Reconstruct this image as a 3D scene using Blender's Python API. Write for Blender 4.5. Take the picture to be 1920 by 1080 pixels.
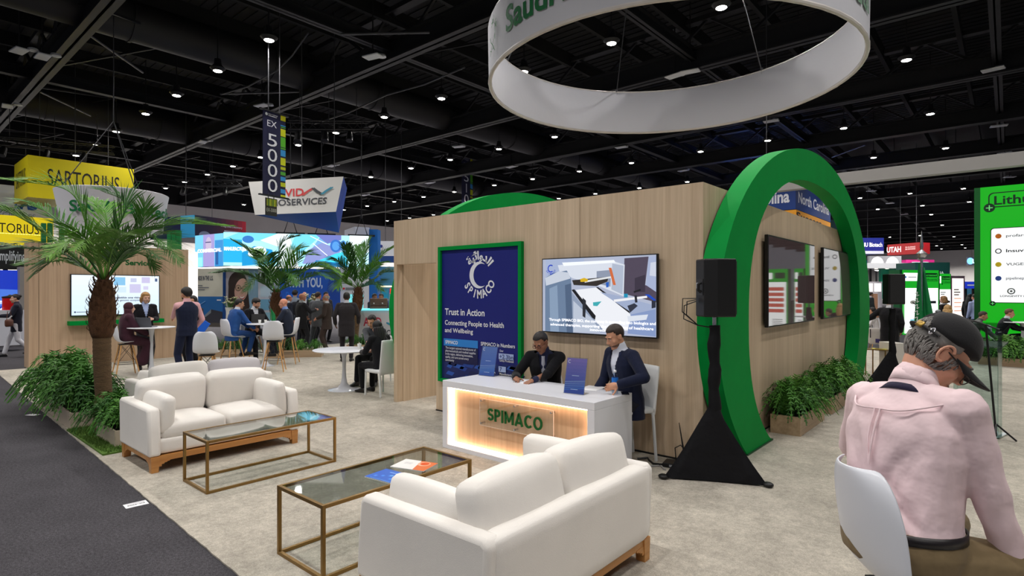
import bpy, bmesh, math, random
import numpy as np
from mathutils import Vector, Matrix, Quaternion, noise

for _o in list(bpy.data.objects):
    bpy.data.objects.remove(_o)
SC = bpy.context.scene
COL = SC.collection
PI = math.pi
rnd = random.Random(7)

# ------------------------------------------------------------------ camera, world, exposure
FPX, EYE, HOR, CXP = 1075.0, 1.85, 545.0, 960.0
YAW = math.radians(40.9)
cam_d = bpy.data.cameras.new('camera')
cam_d.sensor_width = 36.0
cam_d.lens = 36.0 * FPX / 1920.0
cam_d.shift_y = 5.0 / 1920.0
cam_d.clip_end = 400
cam = bpy.data.objects.new('camera', cam_d)
cam.location = (0, 0, EYE)
cam.rotation_euler = (PI / 2, 0, YAW)
COL.objects.link(cam)
SC.camera = cam

world = bpy.data.worlds.new('hall_fill')
SC.world = world
world.use_nodes = True
_bg = world.node_tree.nodes['Background']
_bg.inputs[0].default_value = (0.80, 0.88, 1.0, 1)
_bg.inputs[1].default_value = 0.16  # added dim ambient fill, entering through the hall sides left unbuilt
SC.view_settings.view_transform = 'Standard'
SC.view_settings.look = 'None'
SC.view_settings.gamma = 1.0
SC.view_settings.use_curve_mapping = False
SC.view_settings.exposure = 0.0
LAMP_POWER = 108.0
SC.cycles.max_bounces = 6
SC.cycles.diffuse_bounces = 3
SC.cycles.glossy_bounces = 3
SC.cycles.transmission_bounces = 6
SC.cycles.transparent_max_bounces = 12
SC.cycles.caustics_reflective = False
SC.cycles.caustics_refractive = False
SC.cycles.sample_clamp_indirect = 4.0

# ------------------------------------------------------------------ where a pixel's ray meets a plane of the place
_F = (-math.sin(YAW), math.cos(YAW))
_R = (math.cos(YAW), math.sin(YAW))
def ray(px):
    r = (px - CXP) / FPX
    return (_F[0] + _R[0] * r, _F[1] + _R[1] * r)
def at_d(px, d, py=None):
    x, y = ray(px)
    return Vector((x * d, y * d, 0 if py is None else EYE + (HOR - py) * d / FPX))
def on_z(px, py, z=0.0):
    d = FPX * (z - EYE) / (HOR - py)
    v = at_d(px, d); v.z = z
    return v
def on_x(px, py, X):
    d = X / ray(px)[0]
    return at_d(px, d, py)
def on_y(px, py, Y):
    d = Y / ray(px)[1]
    return at_d(px, d, py)
def facing(px, phi):
    """rotation about z of a thing seen at px that looks phi degrees clockwise from straight away from the viewer"""
    return YAW - math.atan((px - CXP) / FPX) - math.radians(phi)

# ------------------------------------------------------------------ materials
def lin(c):
    return tuple(((v / 255.0) / 12.92 if v / 255.0 <= 0.04045 else ((v / 255.0 + 0.055) / 1.055) ** 2.4) for v in c)
_MATS = {}
def M(name, rgb, rough=0.6, metal=0.0, emit=0.0, bump=None, vary=None, spec=0.5, trans=0.0, alpha=1.0, ior=1.45, sheen=0.0, coat=0.0, stretch=None, sss=0.0):
    if name in _MATS:
        return _MATS[name]
    m = bpy.data.materials.new(name)
    m.use_nodes = True
    nt = m.node_tree
    b = nt.nodes['Principled BSDF']
    c = lin(rgb) + (1.0,)
    b.inputs['Base Color'].default_value = c
    b.inputs['Roughness'].default_value = rough
    b.inputs['Metallic'].default_value = metal
    b.inputs['Specular IOR Level'].default_value = spec
    b.inputs['IOR'].default_value = ior
    b.inputs['Transmission Weight'].default_value = trans
    b.inputs['Alpha'].default_value = alpha
    b.inputs['Coat Weight'].default_value = coat
    if sheen:
        b.inputs['Sheen Weight'].default_value = sheen
    if emit:
        b.inputs['Emission Color'].default_value = c
        b.inputs['Emission Strength'].default_value = emit
    tc = None
    def coords():
        nonlocal tc
        if tc is None:
            t = nt.nodes.new('ShaderNodeTexCoord'); tc = t.outputs['Object']
            if stretch:
                mp = nt.nodes.new('ShaderNodeMapping'); mp.inputs['Scale'].default_value = stretch
                nt.links.new(tc, mp.inputs['Vector']); tc = mp.outputs['Vector']
        return tc
    if vary:
        layers = vary if isinstance(vary, list) else [vary]
        last = None
        for sc, amt in layers:
            n = nt.nodes.new('ShaderNodeTexNoise'); n.inputs['Scale'].default_value = sc; n.inputs['Detail'].default_value = 4
            nt.links.new(coords(), n.inputs['Vector'])
            mr = nt.nodes.new('ShaderNodeMapRange'); mr.inputs[1].default_value = 0.25; mr.inputs[2].default_value = 0.75
            mr.inputs[3].default_value = 1 - amt; mr.inputs[4].default_value = 1 + amt
            nt.links.new(n.outputs['Fac'], mr.inputs[0])
            if last is None:
                last = mr.outputs[0]
            else:
                mu = nt.nodes.new('ShaderNodeMath'); mu.operation = 'MULTIPLY'
                nt.links.new(last, mu.inputs[0]); nt.links.new(mr.outputs[0], mu.inputs[1]); last = mu.outputs[0]
        vm = nt.nodes.new('ShaderNodeVectorMath'); vm.operation = 'SCALE'
        vm.inputs[0].default_value = c[:3]
        nt.links.new(last, vm.inputs['Scale'])
        nt.links.new(vm.outputs[0], b.inputs['Base Color'])
    if bump:
        n = nt.nodes.new('ShaderNodeTexNoise'); n.inputs['Scale'].default_value = bump[0]; n.inputs['Detail'].default_value = 3
        nt.links.new(coords(), n.inputs['Vector'])
        bp = nt.nodes.new('ShaderNodeBump'); bp.inputs['Strength'].default_value = bump[1]; bp.inputs['Distance'].default_value = bump[2] if len(bump) > 2 else 0.01
        nt.links.new(n.outputs['Fac'], bp.inputs['Height'])
        nt.links.new(bp.outputs[0], b.inputs['Normal'])
    _MATS[name] = m
    return m
def wood(name, light, dark, axis='Z', rough=0.5, fine=26, coarse=5):
    if name in _MATS:
        return _MATS[name]
    m = bpy.data.materials.new(name); m.use_nodes = True
    nt = m.node_tree; b = nt.nodes['Principled BSDF']
    t = nt.nodes.new('ShaderNodeTexCoord')
    def band(sc, lo):
        mp = nt.nodes.new('ShaderNodeMapping')
        s = [sc, sc, sc]; s['XYZ'.index(axis)] = lo
        mp.inputs['Scale'].default_value = s
        nt.links.new(t.outputs['Object'], mp.inputs['Vector'])
        n = nt.nodes.new('ShaderNodeTexNoise'); n.inputs['Scale'].default_value = 1.0; n.inputs['Detail'].default_value = 5; n.inputs['Roughness'].default_value = .6
        nt.links.new(mp.outputs[0], n.inputs['Vector'])
        return n.outputs['Fac']
    a, c = band(fine, fine / 40), band(coarse, coarse / 30)
    mx = nt.nodes.new('ShaderNodeMath'); mx.operation = 'ADD'
    nt.links.new(a, mx.inputs[0]); nt.links.new(c, mx.inputs[1])
    mr = nt.nodes.new('ShaderNodeMapRange'); mr.inputs[1].default_value = .7; mr.inputs[2].default_value = 1.3
    nt.links.new(mx.outputs[0], mr.inputs[0])
    mix = nt.nodes.new('ShaderNodeMix'); mix.data_type = 'RGBA'
    mix.inputs[6].default_value = lin(dark) + (1,); mix.inputs[7].default_value = lin(light) + (1,)
    nt.links.new(mr.outputs[0], mix.inputs[0])
    nt.links.new(mix.outputs[2], b.inputs['Base Color'])
    b.inputs['Roughness'].default_value = rough
    _MATS[name] = m
    return m
def clear(name, rgb, shine=.08):
    """thin clear sheet: light goes straight through, a little is mirrored"""
    if name in _MATS:
        return _MATS[name]
    m = bpy.data.materials.new(name); m.use_nodes = True
    nt = m.node_tree; nt.nodes.remove(nt.nodes['Principled BSDF'])
    tr = nt.nodes.new('ShaderNodeBsdfTransparent'); tr.inputs[0].default_value = lin(rgb) + (1,)
    gl = nt.nodes.new('ShaderNodeBsdfGlossy'); gl.inputs['Roughness'].default_value = .03; gl.inputs[0].default_value = (1, 1, 1, 1)
    lf = nt.nodes.new('ShaderNodeLayerWeight'); lf.inputs[0].default_value = .5
    lw = nt.nodes.new('ShaderNodeMath'); lw.operation = 'POWER'; lw.inputs[1].default_value = 4.0; nt.links.new(lf.outputs['Facing'], lw.inputs[0])
    ad = nt.nodes.new('ShaderNodeMath'); ad.operation = 'ADD'; ad.inputs[1].default_value = shine * .5; ad.use_clamp = True
    mx = nt.nodes.new('ShaderNodeMixShader')
    nt.links.new(lw.outputs[0], ad.inputs[0]); nt.links.new(ad.outputs[0], mx.inputs[0]); nt.links.new(tr.outputs[0], mx.inputs[1]); nt.links.new(gl.outputs[0], mx.inputs[2])
    nt.links.new(mx.outputs[0], nt.nodes['Material Output'].inputs[0])
    _MATS[name] = m
    return m
def E_(rgb, s=1.0):
    """a lit pixel colour of a screen or a backlit sign"""
    n = 'lit_%d_%d_%d_%g' % (*rgb, s)
    if n in _MATS:
        return _MATS[n]
    m = bpy.data.materials.new(n); m.use_nodes = True
    nt = m.node_tree; b = nt.nodes['Principled BSDF']
    b.inputs['Base Color'].default_value = (.01, .01, .01, 1)
    b.inputs['Roughness'].default_value = .25
    b.inputs['Emission Color'].default_value = lin(rgb) + (1,)
    b.inputs['Emission Strength'].default_value = s
    _MATS[n] = m
    return m
def P_(rgb, rough=.55):
    """a printed colour"""
    return M('print_%d_%d_%d_%g' % (*rgb, rough), rgb, rough)

# ------------------------------------------------------------------ mesh building
class MB:
    def __init__(s):
        s.v, s.f, s.mi = [], [], []
        s.cur = 0
    def add(s, vs, fs):
        o = len(s.v)
        s.v.extend([tuple(x) for x in vs])
        for q in fs:
            s.f.append(tuple(i + o for i in q)); s.mi.append(s.cur)
        return s
    def box(s, c, d, rz=0.0, mat=None):
        c = Vector(c); hx, hy, hz = d[0] / 2, d[1] / 2, d[2] / 2
        R = mat or Matrix.Rotation(rz, 3, 'Z')
        vs = [c + R @ Vector((x * hx, y * hy, z * hz)) for z in (-1, 1) for y in (-1, 1) for x in (-1, 1)]
        return s.add(vs, [(0, 2, 3, 1), (4, 5, 7, 6), (0, 1, 5, 4), (2, 6, 7, 3), (0, 4, 6, 2), (1, 3, 7, 5)])
    def b2(s, a, b):
        return s.box([(a[i] + b[i]) / 2 for i in range(3)], [abs(b[i] - a[i]) for i in range(3)])
    def bar(s, p, q, w, h=None, up=(0, 0, 1)):
        p, q = Vector(p), Vector(q); h = h or w
        d = (q - p); L = d.length; d.normalize()
        u = Vector(up)
        if abs(d.dot(u)) > .98: u = Vector((1, 0, 0))
        sd = d.cross(u).normalized(); u = sd.cross(d)
        R = Matrix((sd, d, u)).transposed()
        return s.box((p + q) / 2, (w, L, h), mat=R)
    def rings(s, R, cap=True, closed=True):
        n = len(R[0]); o = [p for r in R for p in r]; fs = []
        for i in range(len(R) - 1):
            for j in range(n if closed else n - 1):
                k = (j + 1) % n
                fs.append((i * n + j, i * n + k, (i + 1) * n + k, (i + 1) * n + j))
        if cap and closed:
            fs.append(tuple(range(n - 1, -1, -1)))
            fs.append(tuple((len(R) - 1) * n + j for j in range(n)))
        return s.add(o, fs)
    def tube(s, pts, rad, n=8, cap=True, flat=None):
        pts = [Vector(p) for p in pts]
        if not isinstance(rad, (list, tuple)): rad = [rad] * len(pts)
        R = []; prev = None
        for i, p in enumerate(pts):
            t = (pts[min(i + 1, len(pts) - 1)] - pts[max(i - 1, 0)]).normalized()
            if prev is None:
                u = Vector((0, 0, 1)) if abs(t.z) < .9 else Vector((1, 0, 0))
            else:
                u = prev
            a = t.cross(u).normalized(); b = a.cross(t).normalized(); prev = b
            R.append([p + a * math.cos(2 * PI * k / n) * rad[i] + b * math.sin(2 * PI * k / n) * rad[i] * (flat or 1) for k in range(n)])
        return s.rings(R, cap)
    def lathe(s, prof, n=24, c=(0, 0, 0), cap=True):
        c = Vector(c)
        return s.rings([[c + Vector((r * math.cos(2 * PI * k / n), r * math.sin(2 * PI * k / n), z)) for k in range(n)] for r, z in prof], cap)
    def ell(s, c, r, fr=None, n=16, m=10):
        c = Vector(c); fr = fr or Matrix.Identity(3)
        R = []
        for i in range(1, m):
            a = -PI / 2 + PI * i / m
            R.append([c + fr @ Vector((r[0] * math.cos(a) * math.cos(2 * PI * k / n), r[1] * math.cos(a) * math.sin(2 * PI * k / n), r[2] * math.sin(a))) for k in range(n)])
        return s.rings(R)
    def cap(s, p, q, r0, r1, n=12):
        """a tapered limb with round ends"""
        p, q = Vector(p), Vector(q)
        d = (q - p); L = d.length
        if L < 1e-6: return s.ell(p, (r0, r0, r0), n=n, m=8)
        d.normalize()
        u = Vector((0, 0, 1)) if abs(d.z) < .9 else Vector((1, 0, 0))
        a = d.cross(u).normalized(); b = a.cross(d)
        R = []
        for e, c0, r in ((-1, p, r0), (1, q, r1)):
            for k in range(4):
                an = (PI / 2) * ((k + .35) / 3.4 if e < 0 else 1 - (k + .0) / 3.4 - .0)
                an = (PI / 2) * (1 - k / 3.3) if e < 0 else (PI / 2) * (k / 3.3)
                rr, zz = r * math.cos(an), e * r * math.sin(an)
                rr = max(rr, r * .12)
                R.append([c0 + d * zz + a * math.cos(2 * PI * j / n) * rr + b * math.sin(2 * PI * j / n) * rr for j in range(n)])
        return s.rings(R)
    def poly(s, pts):
        return s.add(pts, [tuple(range(len(pts)))])
    def prism(s, pts, ext):
        """outline pts (3D, planar) pushed along ext"""
        n = len(pts); e = Vector(ext)
        a = [Vector(p) for p in pts]; b = [p + e for p in a]
        return s.add(a + b, [tuple(range(n - 1, -1, -1)), tuple(range(n, 2 * n))] + [(i, (i + 1) % n, n + (i + 1) % n, n + i) for i in range(n)])
    def grid(s, P):
        """rows of points"""
        n = len(P[0]); vs = [p for r in P for p in r]
        return s.add(vs, [(i * n + j, i * n + j + 1, (i + 1) * n + j + 1, (i + 1) * n + j) for i in range(len(P) - 1) for j in range(n - 1)])
    def cushion(s, c, d, r=.06, puff=.03, axis=2, n=9, fr=None, crown=0.0):
        """a soft stuffed box"""
        c = Vector(c); fr = fr or Matrix.Identity(3)
        h = Vector((d[0] / 2, d[1] / 2, d[2] / 2)); r = min(r, min(h) * .98)
        vid, fs, vs = {}, [], []
        def P(q):
            key = tuple(round(t, 5) for t in q)
            if key in vid: return vid[key]
            b = Vector((q[0] * h[0], q[1] * h[1], q[2] * h[2]))
            inn = Vector([max(-(h[i] - r), min(h[i] - r, b[i])) for i in range(3)])
            dd = b - inn
            p = inn + (dd.normalized() * r if dd.length > 1e-9 else dd)
            o = [i for i in range(3) if i != axis]
            w = (1 - min(1, abs(q[o[0]])) ** 2.4) * (1 - min(1, abs(q[o[1]])) ** 2.4)
            p[axis] += puff * w * (1 if q[axis] > 0 else -1) * (abs(q[axis]) ** 2)
            if crown:
                for i in o: p[i] -= crown * (q[o[0]] ** 2) * (q[o[1]] ** 2) * (1 if q[i] > 0 else -1) * abs(q[i])
            vs.append(c + fr @ p); vid[key] = len(vs) - 1
            return vid[key]
        t = [-1 + 2 * i / n for i in range(n + 1)]
        t = [math.copysign(1 - (1 - abs(x)) ** 1.5, x) if abs(x) > 0 else 0 for x in t]
        for ax in range(3):
            u, v = (ax + 1) % 3, (ax + 2) % 3
            for sg in (-1, 1):
                for i in range(n):
                    for j in range(n):
                        q = []
                        for (a, b) in ((i, j), (i + 1, j), (i + 1, j + 1), (i, j + 1)):
                            k = [0, 0, 0]; k[ax] = sg; k[u] = t[a]; k[v] = t[b]; q.append(P(k))
                        fs.append(tuple(q if sg > 0 else q[::-1]))
        return s.add(vs, fs)
    def mesh(s, name, mats, smooth=True, sharp=40):
        me = bpy.data.meshes.new(name)
        me.from_pydata(s.v, [], s.f)
        for m in (mats if isinstance(mats, (list, tuple)) else [mats]):
            me.materials.append(m)
        if any(s.mi):
            me.polygons.foreach_set('material_index', s.mi)
        if smooth:
            me.polygons.foreach_set('use_smooth', [True] * len(me.polygons))
            if sharp: me.set_sharp_from_angle(angle=math.radians(sharp))
        me.update()
        return me
    def obj(s, name, mats, parent=None, smooth=True, sharp=40, bev=0.0, seg=2, solid=0.0):
        o = bpy.data.objects.new(name, s.mesh(name, mats, smooth, sharp))
        COL.objects.link(o)
        if parent: o.parent = parent
        if solid:
            md = o.modifiers.new('solid', 'SOLIDIFY'); md.thickness = solid; md.offset = 0
        if bev:
            md = o.modifiers.new('bevel', 'BEVEL'); md.width = bev; md.segments = seg; md.limit_method = 'ANGLE'; md.angle_limit = math.radians(50)
        return o

def tag(o, label=None, cat=None, group=None, kind=None):
    if label: o['label'] = label
    if cat: o['category'] = cat
    if group: o['group'] = group
    if kind: o['kind'] = kind
    return o
def thing(name, label, cat, loc=(0, 0, 0), rz=0.0, group=None):
    o = bpy.data.objects.new(name, None)
    o.empty_display_size = .1
    COL.objects.link(o)
    o.location = loc; o.rotation_euler = (0, 0, rz)
    return tag(o, label, cat, group)
def struct(name, mb, mat, **k):
    return tag(mb.obj(name, mat, **k), kind='structure')
def dup(root, loc, rz=0.0, label=None, group=None):
    r = root.copy(); COL.objects.link(r); r.location = loc; r.rotation_euler = (0, 0, rz)
    if label: r['label'] = label
    if group: r['group'] = group
    for ch in list(root.children):
        c = ch.copy(); COL.objects.link(c); c.parent = r
        for g in list(ch.children):
            d = g.copy(); COL.objects.link(d); d.parent = c
    return r

# ------------------------------------------------------------------ flat pictures, prints and lettering (laid in layers on a real surface)
_TXT = {}
def glyphs(text, bold=0.0, spacing=1.0):
    k = (text, bold, spacing)
    if k not in _TXT:
        cu = bpy.data.curves.new('t', 'FONT'); cu.body = text; cu.size = 1.0; cu.offset = bold; cu.space_character = spacing
        cu.resolution_u = 3
        o = bpy.data.objects.new('t', cu); COL.objects.link(o)
        dg = bpy.context.evaluated_depsgraph_get(); dg.update()
        me = o.evaluated_get(dg).to_mesh()
        V = [(v.co.x, v.co.y) for v in me.vertices]; Fc = [tuple(p.vertices) for p in me.polygons]
        o.evaluated_get(dg).to_mesh_clear()
        bpy.data.objects.remove(o); bpy.data.curves.remove(cu)
        _TXT[k] = (V, Fc)
    return _TXT[k]
def textwidth(t, h, bold=0.0, spacing=1.0):
    V, _ = glyphs(t, bold, spacing)
    return (max(v[0] for v in V) - min(v[0] for v in V)) * h / .7 if V else 0
class Art:
    """shapes in a plane: u to the reader's right, v up, laid one above the other"""
    STEP = 0.0007
    def __init__(s, step=None):
        s.v, s.f, s.mi, s.mats, s.k = [], [], [], [], 1
        s.step = step or Art.STEP
    def _m(s, m):
        if m not in s.mats: s.mats.append(m)
        return s.mats.index(m)
    def raw(s, V, Fs, m, lift=True):
        o = len(s.v); i = s._m(m); z = s.k * s.step
        if lift: s.k += 1
        s.v.extend([(p[0], p[1], z) for p in V]); s.f.extend([tuple(a + o for a in q) for q in Fs]); s.mi.extend([i] * len(Fs))
        return s
    def poly(s, pts, m):
        ar = sum(pts[i][0] * pts[(i + 1) % len(pts)][1] - pts[(i + 1) % len(pts)][0] * pts[i][1] for i in range(len(pts)))
        return s.raw(pts if ar > 0 else pts[::-1], [tuple(range(len(pts)))], m)
    def rect(s, x0, y0, x1, y1, m):
        return s.poly([(x0, y0), (x1, y0), (x1, y1), (x0, y1)], m)
    def rrect(s, x0, y0, x1, y1, r, m, n=5):
        pts = []
        for cx, cy, a0 in ((x1 - r, y1 - r, 0), (x0 + r, y1 - r, 90), (x0 + r, y0 + r, 180), (x1 - r, y0 + r, 270)):
            for k in range(n + 1):
                a = math.radians(a0 + 90 * k / n); pts.append((cx + r * math.cos(a), cy + r * math.sin(a)))
        return s.poly(pts, m)
    def circ(s, cx, cy, r, m, n=28, ry=None, rot=0):
        ry = ry or r
        c, q = math.cos(rot), math.sin(rot)
        return s.poly([(cx + r * math.cos(2 * PI * k / n) * c - ry * math.sin(2 * PI * k / n) * q, cy + r * math.cos(2 * PI * k / n) * q + ry * math.sin(2 * PI * k / n) * c) for k in range(n)], m)
    def arc(s, cx, cy, r0, r1, a0, a1, m, n=28):
        V, Fs = [], []
        for k in range(n + 1):
            a = math.radians(a0 + (a1 - a0) * k / n)
            V += [(cx + r0 * math.cos(a), cy + r0 * math.sin(a)), (cx + r1 * math.cos(a), cy + r1 * math.sin(a))]
        for k in range(n): Fs.append((2 * k, 2 * k + 1, 2 * k + 3, 2 * k + 2) if a1 > a0 else (2 * k + 2, 2 * k + 3, 2 * k + 1, 2 * k))
        return s.raw(V, Fs, m)
    def line(s, pts, w, m):
        for i in range(len(pts) - 1):
            (x0, y0), (x1, y1) = pts[i], pts[i + 1]
            L = math.hypot(x1 - x0, y1 - y0) or 1; nx, ny = -(y1 - y0) / L * w / 2, (x1 - x0) / L * w / 2
            s.poly([(x0 + nx, y0 + ny), (x0 - nx, y0 - ny), (x1 - nx, y1 - ny), (x1 + nx, y1 + ny)], m); s.k -= 1
        s.k += 1
        return s
    def text(s, t, x, y, h, m, bold=0.0, align='l', w=None, spacing=1.0, fn=None):
        """h: cap height; w: squeeze or stretch to this width; fn maps a point on (bent lettering)"""
        V, Fs = glyphs(t, bold, spacing)
        if not V: return s
        x0, x1 = min(v[0] for v in V), max(v[0] for v in V)
        k = h / .7; kx = (w / (x1 - x0)) if w else k
        off = {'l': 0, 'c': -(x1 - x0) / 2 * kx, 'r': -(x1 - x0) * kx}[align]
        P = [(x + off + (a - x0) * kx, y + b * k) for a, b in V]
        if fn: P = [fn(*p) for p in P]
        return s.raw(P, Fs, m)
    def lines(s, rows, x, y, h, lead, m, bold=0.0, align='l', w=None):
        for i, t in enumerate(rows):
            if t: s.text(t, x, y - i * lead, h, m, bold, align, w); s.k -= 1
        s.k += 1
        return s
    def arctext(s, t, cx, cy, r, h, a_mid, deg, m, bold=0.0, inward=False, stretch=1.0):
        """letters round a circle centred on the angle a_mid, spread over deg; inward: feet point outwards"""
        n = len(t)
        for i, ch in enumerate(t):
            V, Fs = glyphs(ch, bold)
            if not V: continue
            x0, x1 = min(v[0] for v in V), max(v[0] for v in V)
            fr = (i + .5) / n - .5
            a = math.radians(a_mid + (fr * deg if inward else -fr * deg))
            k = h / .7
            P = []
            for px, py in V:
                lx = (px - (x0 + x1) / 2) * k * stretch; ly = py * k
                if inward:
                    rr = r + h - ly; tx = -math.sin(a) * lx; ty = math.cos(a) * lx
                    P.append((cx + math.cos(a) * rr + tx, cy + math.sin(a) * rr + ty))
                else:
                    rr = r + ly
                    P.append((cx + math.cos(a) * rr + math.sin(a) * lx, cy + math.sin(a) * rr - math.cos(a) * lx))
            s.raw(P, Fs, m, lift=False)
        s.k += 1
        return s
    def obj(s, name, parent, o=(0, 0, 0), U=(1, 0, 0), V=(0, 0, 1), fn=None):
        o, U, V = Vector(o), Vector(U), Vector(V); N = U.cross(V).normalized()
        me = bpy.data.meshes.new(name)
        me.from_pydata([fn(x, y, z) if fn else (o + U * x + V * y + N * z) for x, y, z in s.v], [], s.f)
        for m in s.mats: me.materials.append(m)
        me.polygons.foreach_set('material_index', s.mi); me.update()
        ob = bpy.data.objects.new(name, me); COL.objects.link(ob)
        if parent: ob.parent = parent
        return ob
WHITE_P = (240, 240, 240)

# ================================================================== THE HALL
CARPET_L = M('loop_pile_pale', (178, 171, 159), .95, bump=(420, .35, .01), vary=[(1.3, .16), (5.5, .15), (26, .16), (130, .26)], spec=.15)
CARPET_D = M('aisle_pile_charcoal', (74, 72, 76), .97, bump=(240, .6, .012), vary=[(2.5, .12), (45, .35), (150, .6)], spec=.12)
HALLWHITE = M('painted_hall_wall', (214, 210, 206), .9, vary=(.6, .05))
STEEL_K = M('black_painted_steel', (30, 30, 33), .55, spec=.35)
DECK = M('black_roof_deck', (14, 14, 16), .8)
DUCT = M('black_duct', (33, 32, 35), .6)
METAL_G = M('grey_steel', (120, 122, 126), .4, metal=.7)
def slab(a, b):
    return MB().b2(a, b)
struct('floor', slab((-54, -14, -.2), (26, 132, 0)), CARPET_D, smooth=False)
_cy = lambda x: 1.67 - .038 * (x + 4.45)
_m = MB()
_edge = [(x, _cy(x) + .004 * math.sin(x * 19.1) * math.sin(x * 7.7)) for x in np.linspace(-17.6, 9, 420)]
_o = [(x, y, .001) for x, y in _edge] + [(9, 21, .001), (-17.6, 21, .001)]
_m.prism(_o, (0, 0, .011))
struct('floor_carpet', _m, CARPET_L, smooth=False)
CZ = .012
struct('wall_left', slab((-54.4, -14, 0), (-54, 132, 9.2)), HALLWHITE, smooth=False)
struct('wall_far', slab((-54, 131.6, 0), (26, 132, 9.2)), HALLWHITE, smooth=False)
struct('wall_left_upper', slab((-54.4, -14, 9.2), (-54, 132, 11.6)), DECK, smooth=False)
struct('wall_far_upper', slab((-54, 131.6, 9.2), (26, 132, 11.6)), DECK, smooth=False)
struct('ceiling', slab((-54.4, -14, 11.55), (26, 132, 11.8)), DECK, smooth=False)
_m = MB()
for k in range(0, 110):
    _m.b2((-54, 2.4 + k * .36, 11.52), (12, 2.58 + k * .36, 11.6))
struct('ceiling_ribs', _m, DECK, smooth=False)
# beams of the roof: I-shaped, along the hall and across it
def ibeam(mb, p, q, w, h):
    p, q = Vector(p), Vector(q)
    for dz, ww, hh in ((h / 2 - .03, w, .06), (-h / 2 + .03, w, .06), (0, w * .18, h)):
        mb.bar(p + Vector((0, 0, dz)), q + Vector((0, 0, dz)), ww, hh)
for k in range(18):
    y = 4.4 + 7.12 * k
    m = MB(); ibeam(m, (-54, y, 9.62), (26, y, 9.62), .42, .72)
    if k < 5:
        m.bar((-54, y, 10.9), (26, y, 10.9), .3, .16)
        for j in range(30):
            x = -53 + j * 2.6
            m.bar((x, y, 9.95), (x + 1.3, y, 10.9), .08); m.bar((x + 1.3, y, 10.9), (x + 2.6, y, 9.95), .08)
    struct('ceiling_beam', m, STEEL_K, smooth=False)
for k, x in enumerate((-46.5, -39.2, -27, -15.2, -8.05, -.3, 7.4)):
    m = MB(); ibeam(m, (x, -14, 9.78), (x, 132, 9.78), .26, .4)
    struct('ceiling_beam', m, STEEL_K, smooth=False)
m = MB()
for k in range(34):
    x = -53 + 2.35 * k
    m.bar((x, -14, 10.9), (x, 60, 10.9), .14, .5)
struct('ceiling_joists', m, DECK, smooth=False)
for x, r in ((-20.4, .62), (-32.1, .75)):
    m = MB(); m.tube([(x, -14 + 8.8 * i, 10.15) for i in range(11)], r, 20)
    for i in range(20): m.tube([(x, -12 + 4.4 * i, 10.15), (x, -11.92 + 4.4 * i, 10.15)], r + .03, 20)
    struct('ceiling_duct', m, DUCT)
# diagonal braces in the roof
m = MB()
for k in range(7):
    for j in range(9):
        x, y = -52 + 9 * j, 4.4 + 7.12 * k
        m.bar((x, y, 9.5), (x + 3.2, y + 3.4, 10.6), .07); m.bar((x + 6.4, y, 9.5), (x + 3.2, y + 3.4, 10.6), .07)
struct('ceiling_braces', m, STEEL_K, smooth=False)

# high bay lamps: the rows and columns they hang in
LENS = E_((255, 250, 240), 26)
def lamp_proto():
    t = thing('high_bay_lamp', 'bright round high bay lamp hanging among the black roof beams', 'ceiling lamp', (0, 0, 9), group='high bay lamps of the hall')
    m = MB(); m.lathe([(.02, .42), (.10, .40), (.12, .22), (.24, .10), (.155, .02), (.145, .015)], 16); m.obj('housing', STEEL_K, t)
    m = MB(); m.lathe([(.001, .012), (.135, .012), (.12, 0), (.001, -.006)], 16, cap=False); m.obj('lens', LENS, t)
    m = MB(); m.tube([(0, 0, .42), (0, 0, 2.515)], .018, 6); m.obj('stem', STEEL_K, t)
    return t
ROWS = (7.85, 14.45, 21.5, 28.7, 36.1, 43.4, 51.2, 59.2, 66.6, 78.2, 91.0, 96.0, 113.5, 122.5)  # last row added to brighten the far wall
COLS = (-2.4, -5.5, -8.7, -12.0, -16.0, -19.5, -23.1, -26.45, -30.4, -33.8, -37.4, -41.1, -44.6, -48.2)
def lamp_light(x, y, p, z=8.97, vis=True):
    L = bpy.data.lights.new('lamp_light', 'AREA'); L.shape = 'DISK'; L.size = .26; L.energy = p; L.color = (1.0, .968, .93); L.spread = math.radians(150)
    o = bpy.data.objects.new('lamp_light', L); COL.objects.link(o); o.location = (x, y, z)
    return o
_lp = None
for y in ROWS:
    for x in COLS:
        if y > 60 and (x < -13 or (int(x * 10) + int(y)) % 3 == 0): continue
        d = -x * .6547 + y * .7558; l = x * .7558 + y * .6547
        if d < 2: continue
        px, py = CXP + FPX * l / d, HOR - FPX * 7.15 / d
        vis = -40 < px < 1960 and py > -40
        if y < 16 and px > 1300 and not vis: pass
        if vis:
            if _lp is None:
                _lp = lamp_proto(); _lp.location = (x, y, 9)
            else:
                dup(_lp, (x, y, 9))
        if d < 34: lamp_light(x, y, LAMP_POWER)
        elif d < 140 and (int(round(x * 10)) % 2 == 0 or x > -6): lamp_light(x, y, LAMP_POWER * (13 if y > 112 else 11 if x < -40 or y > 90 else 5))  # far lamps thinned out and boosted beyond the rest to brighten the hall walls
for y in (7.85, .9, -6):
    for x in (4.4, 1.0) + COLS[:8]:
        d = -x * .6547 + y * .7558; l = x * .7558 + y * .6547
        if y == 7.85 and x < 0: continue
        lamp_light(x, y, LAMP_POWER)
lamp_light(1.0, 14.45, LAMP_POWER); lamp_light(4.5, 14.45, LAMP_POWER); lamp_light(1.0, 21.5, LAMP_POWER)

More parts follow.
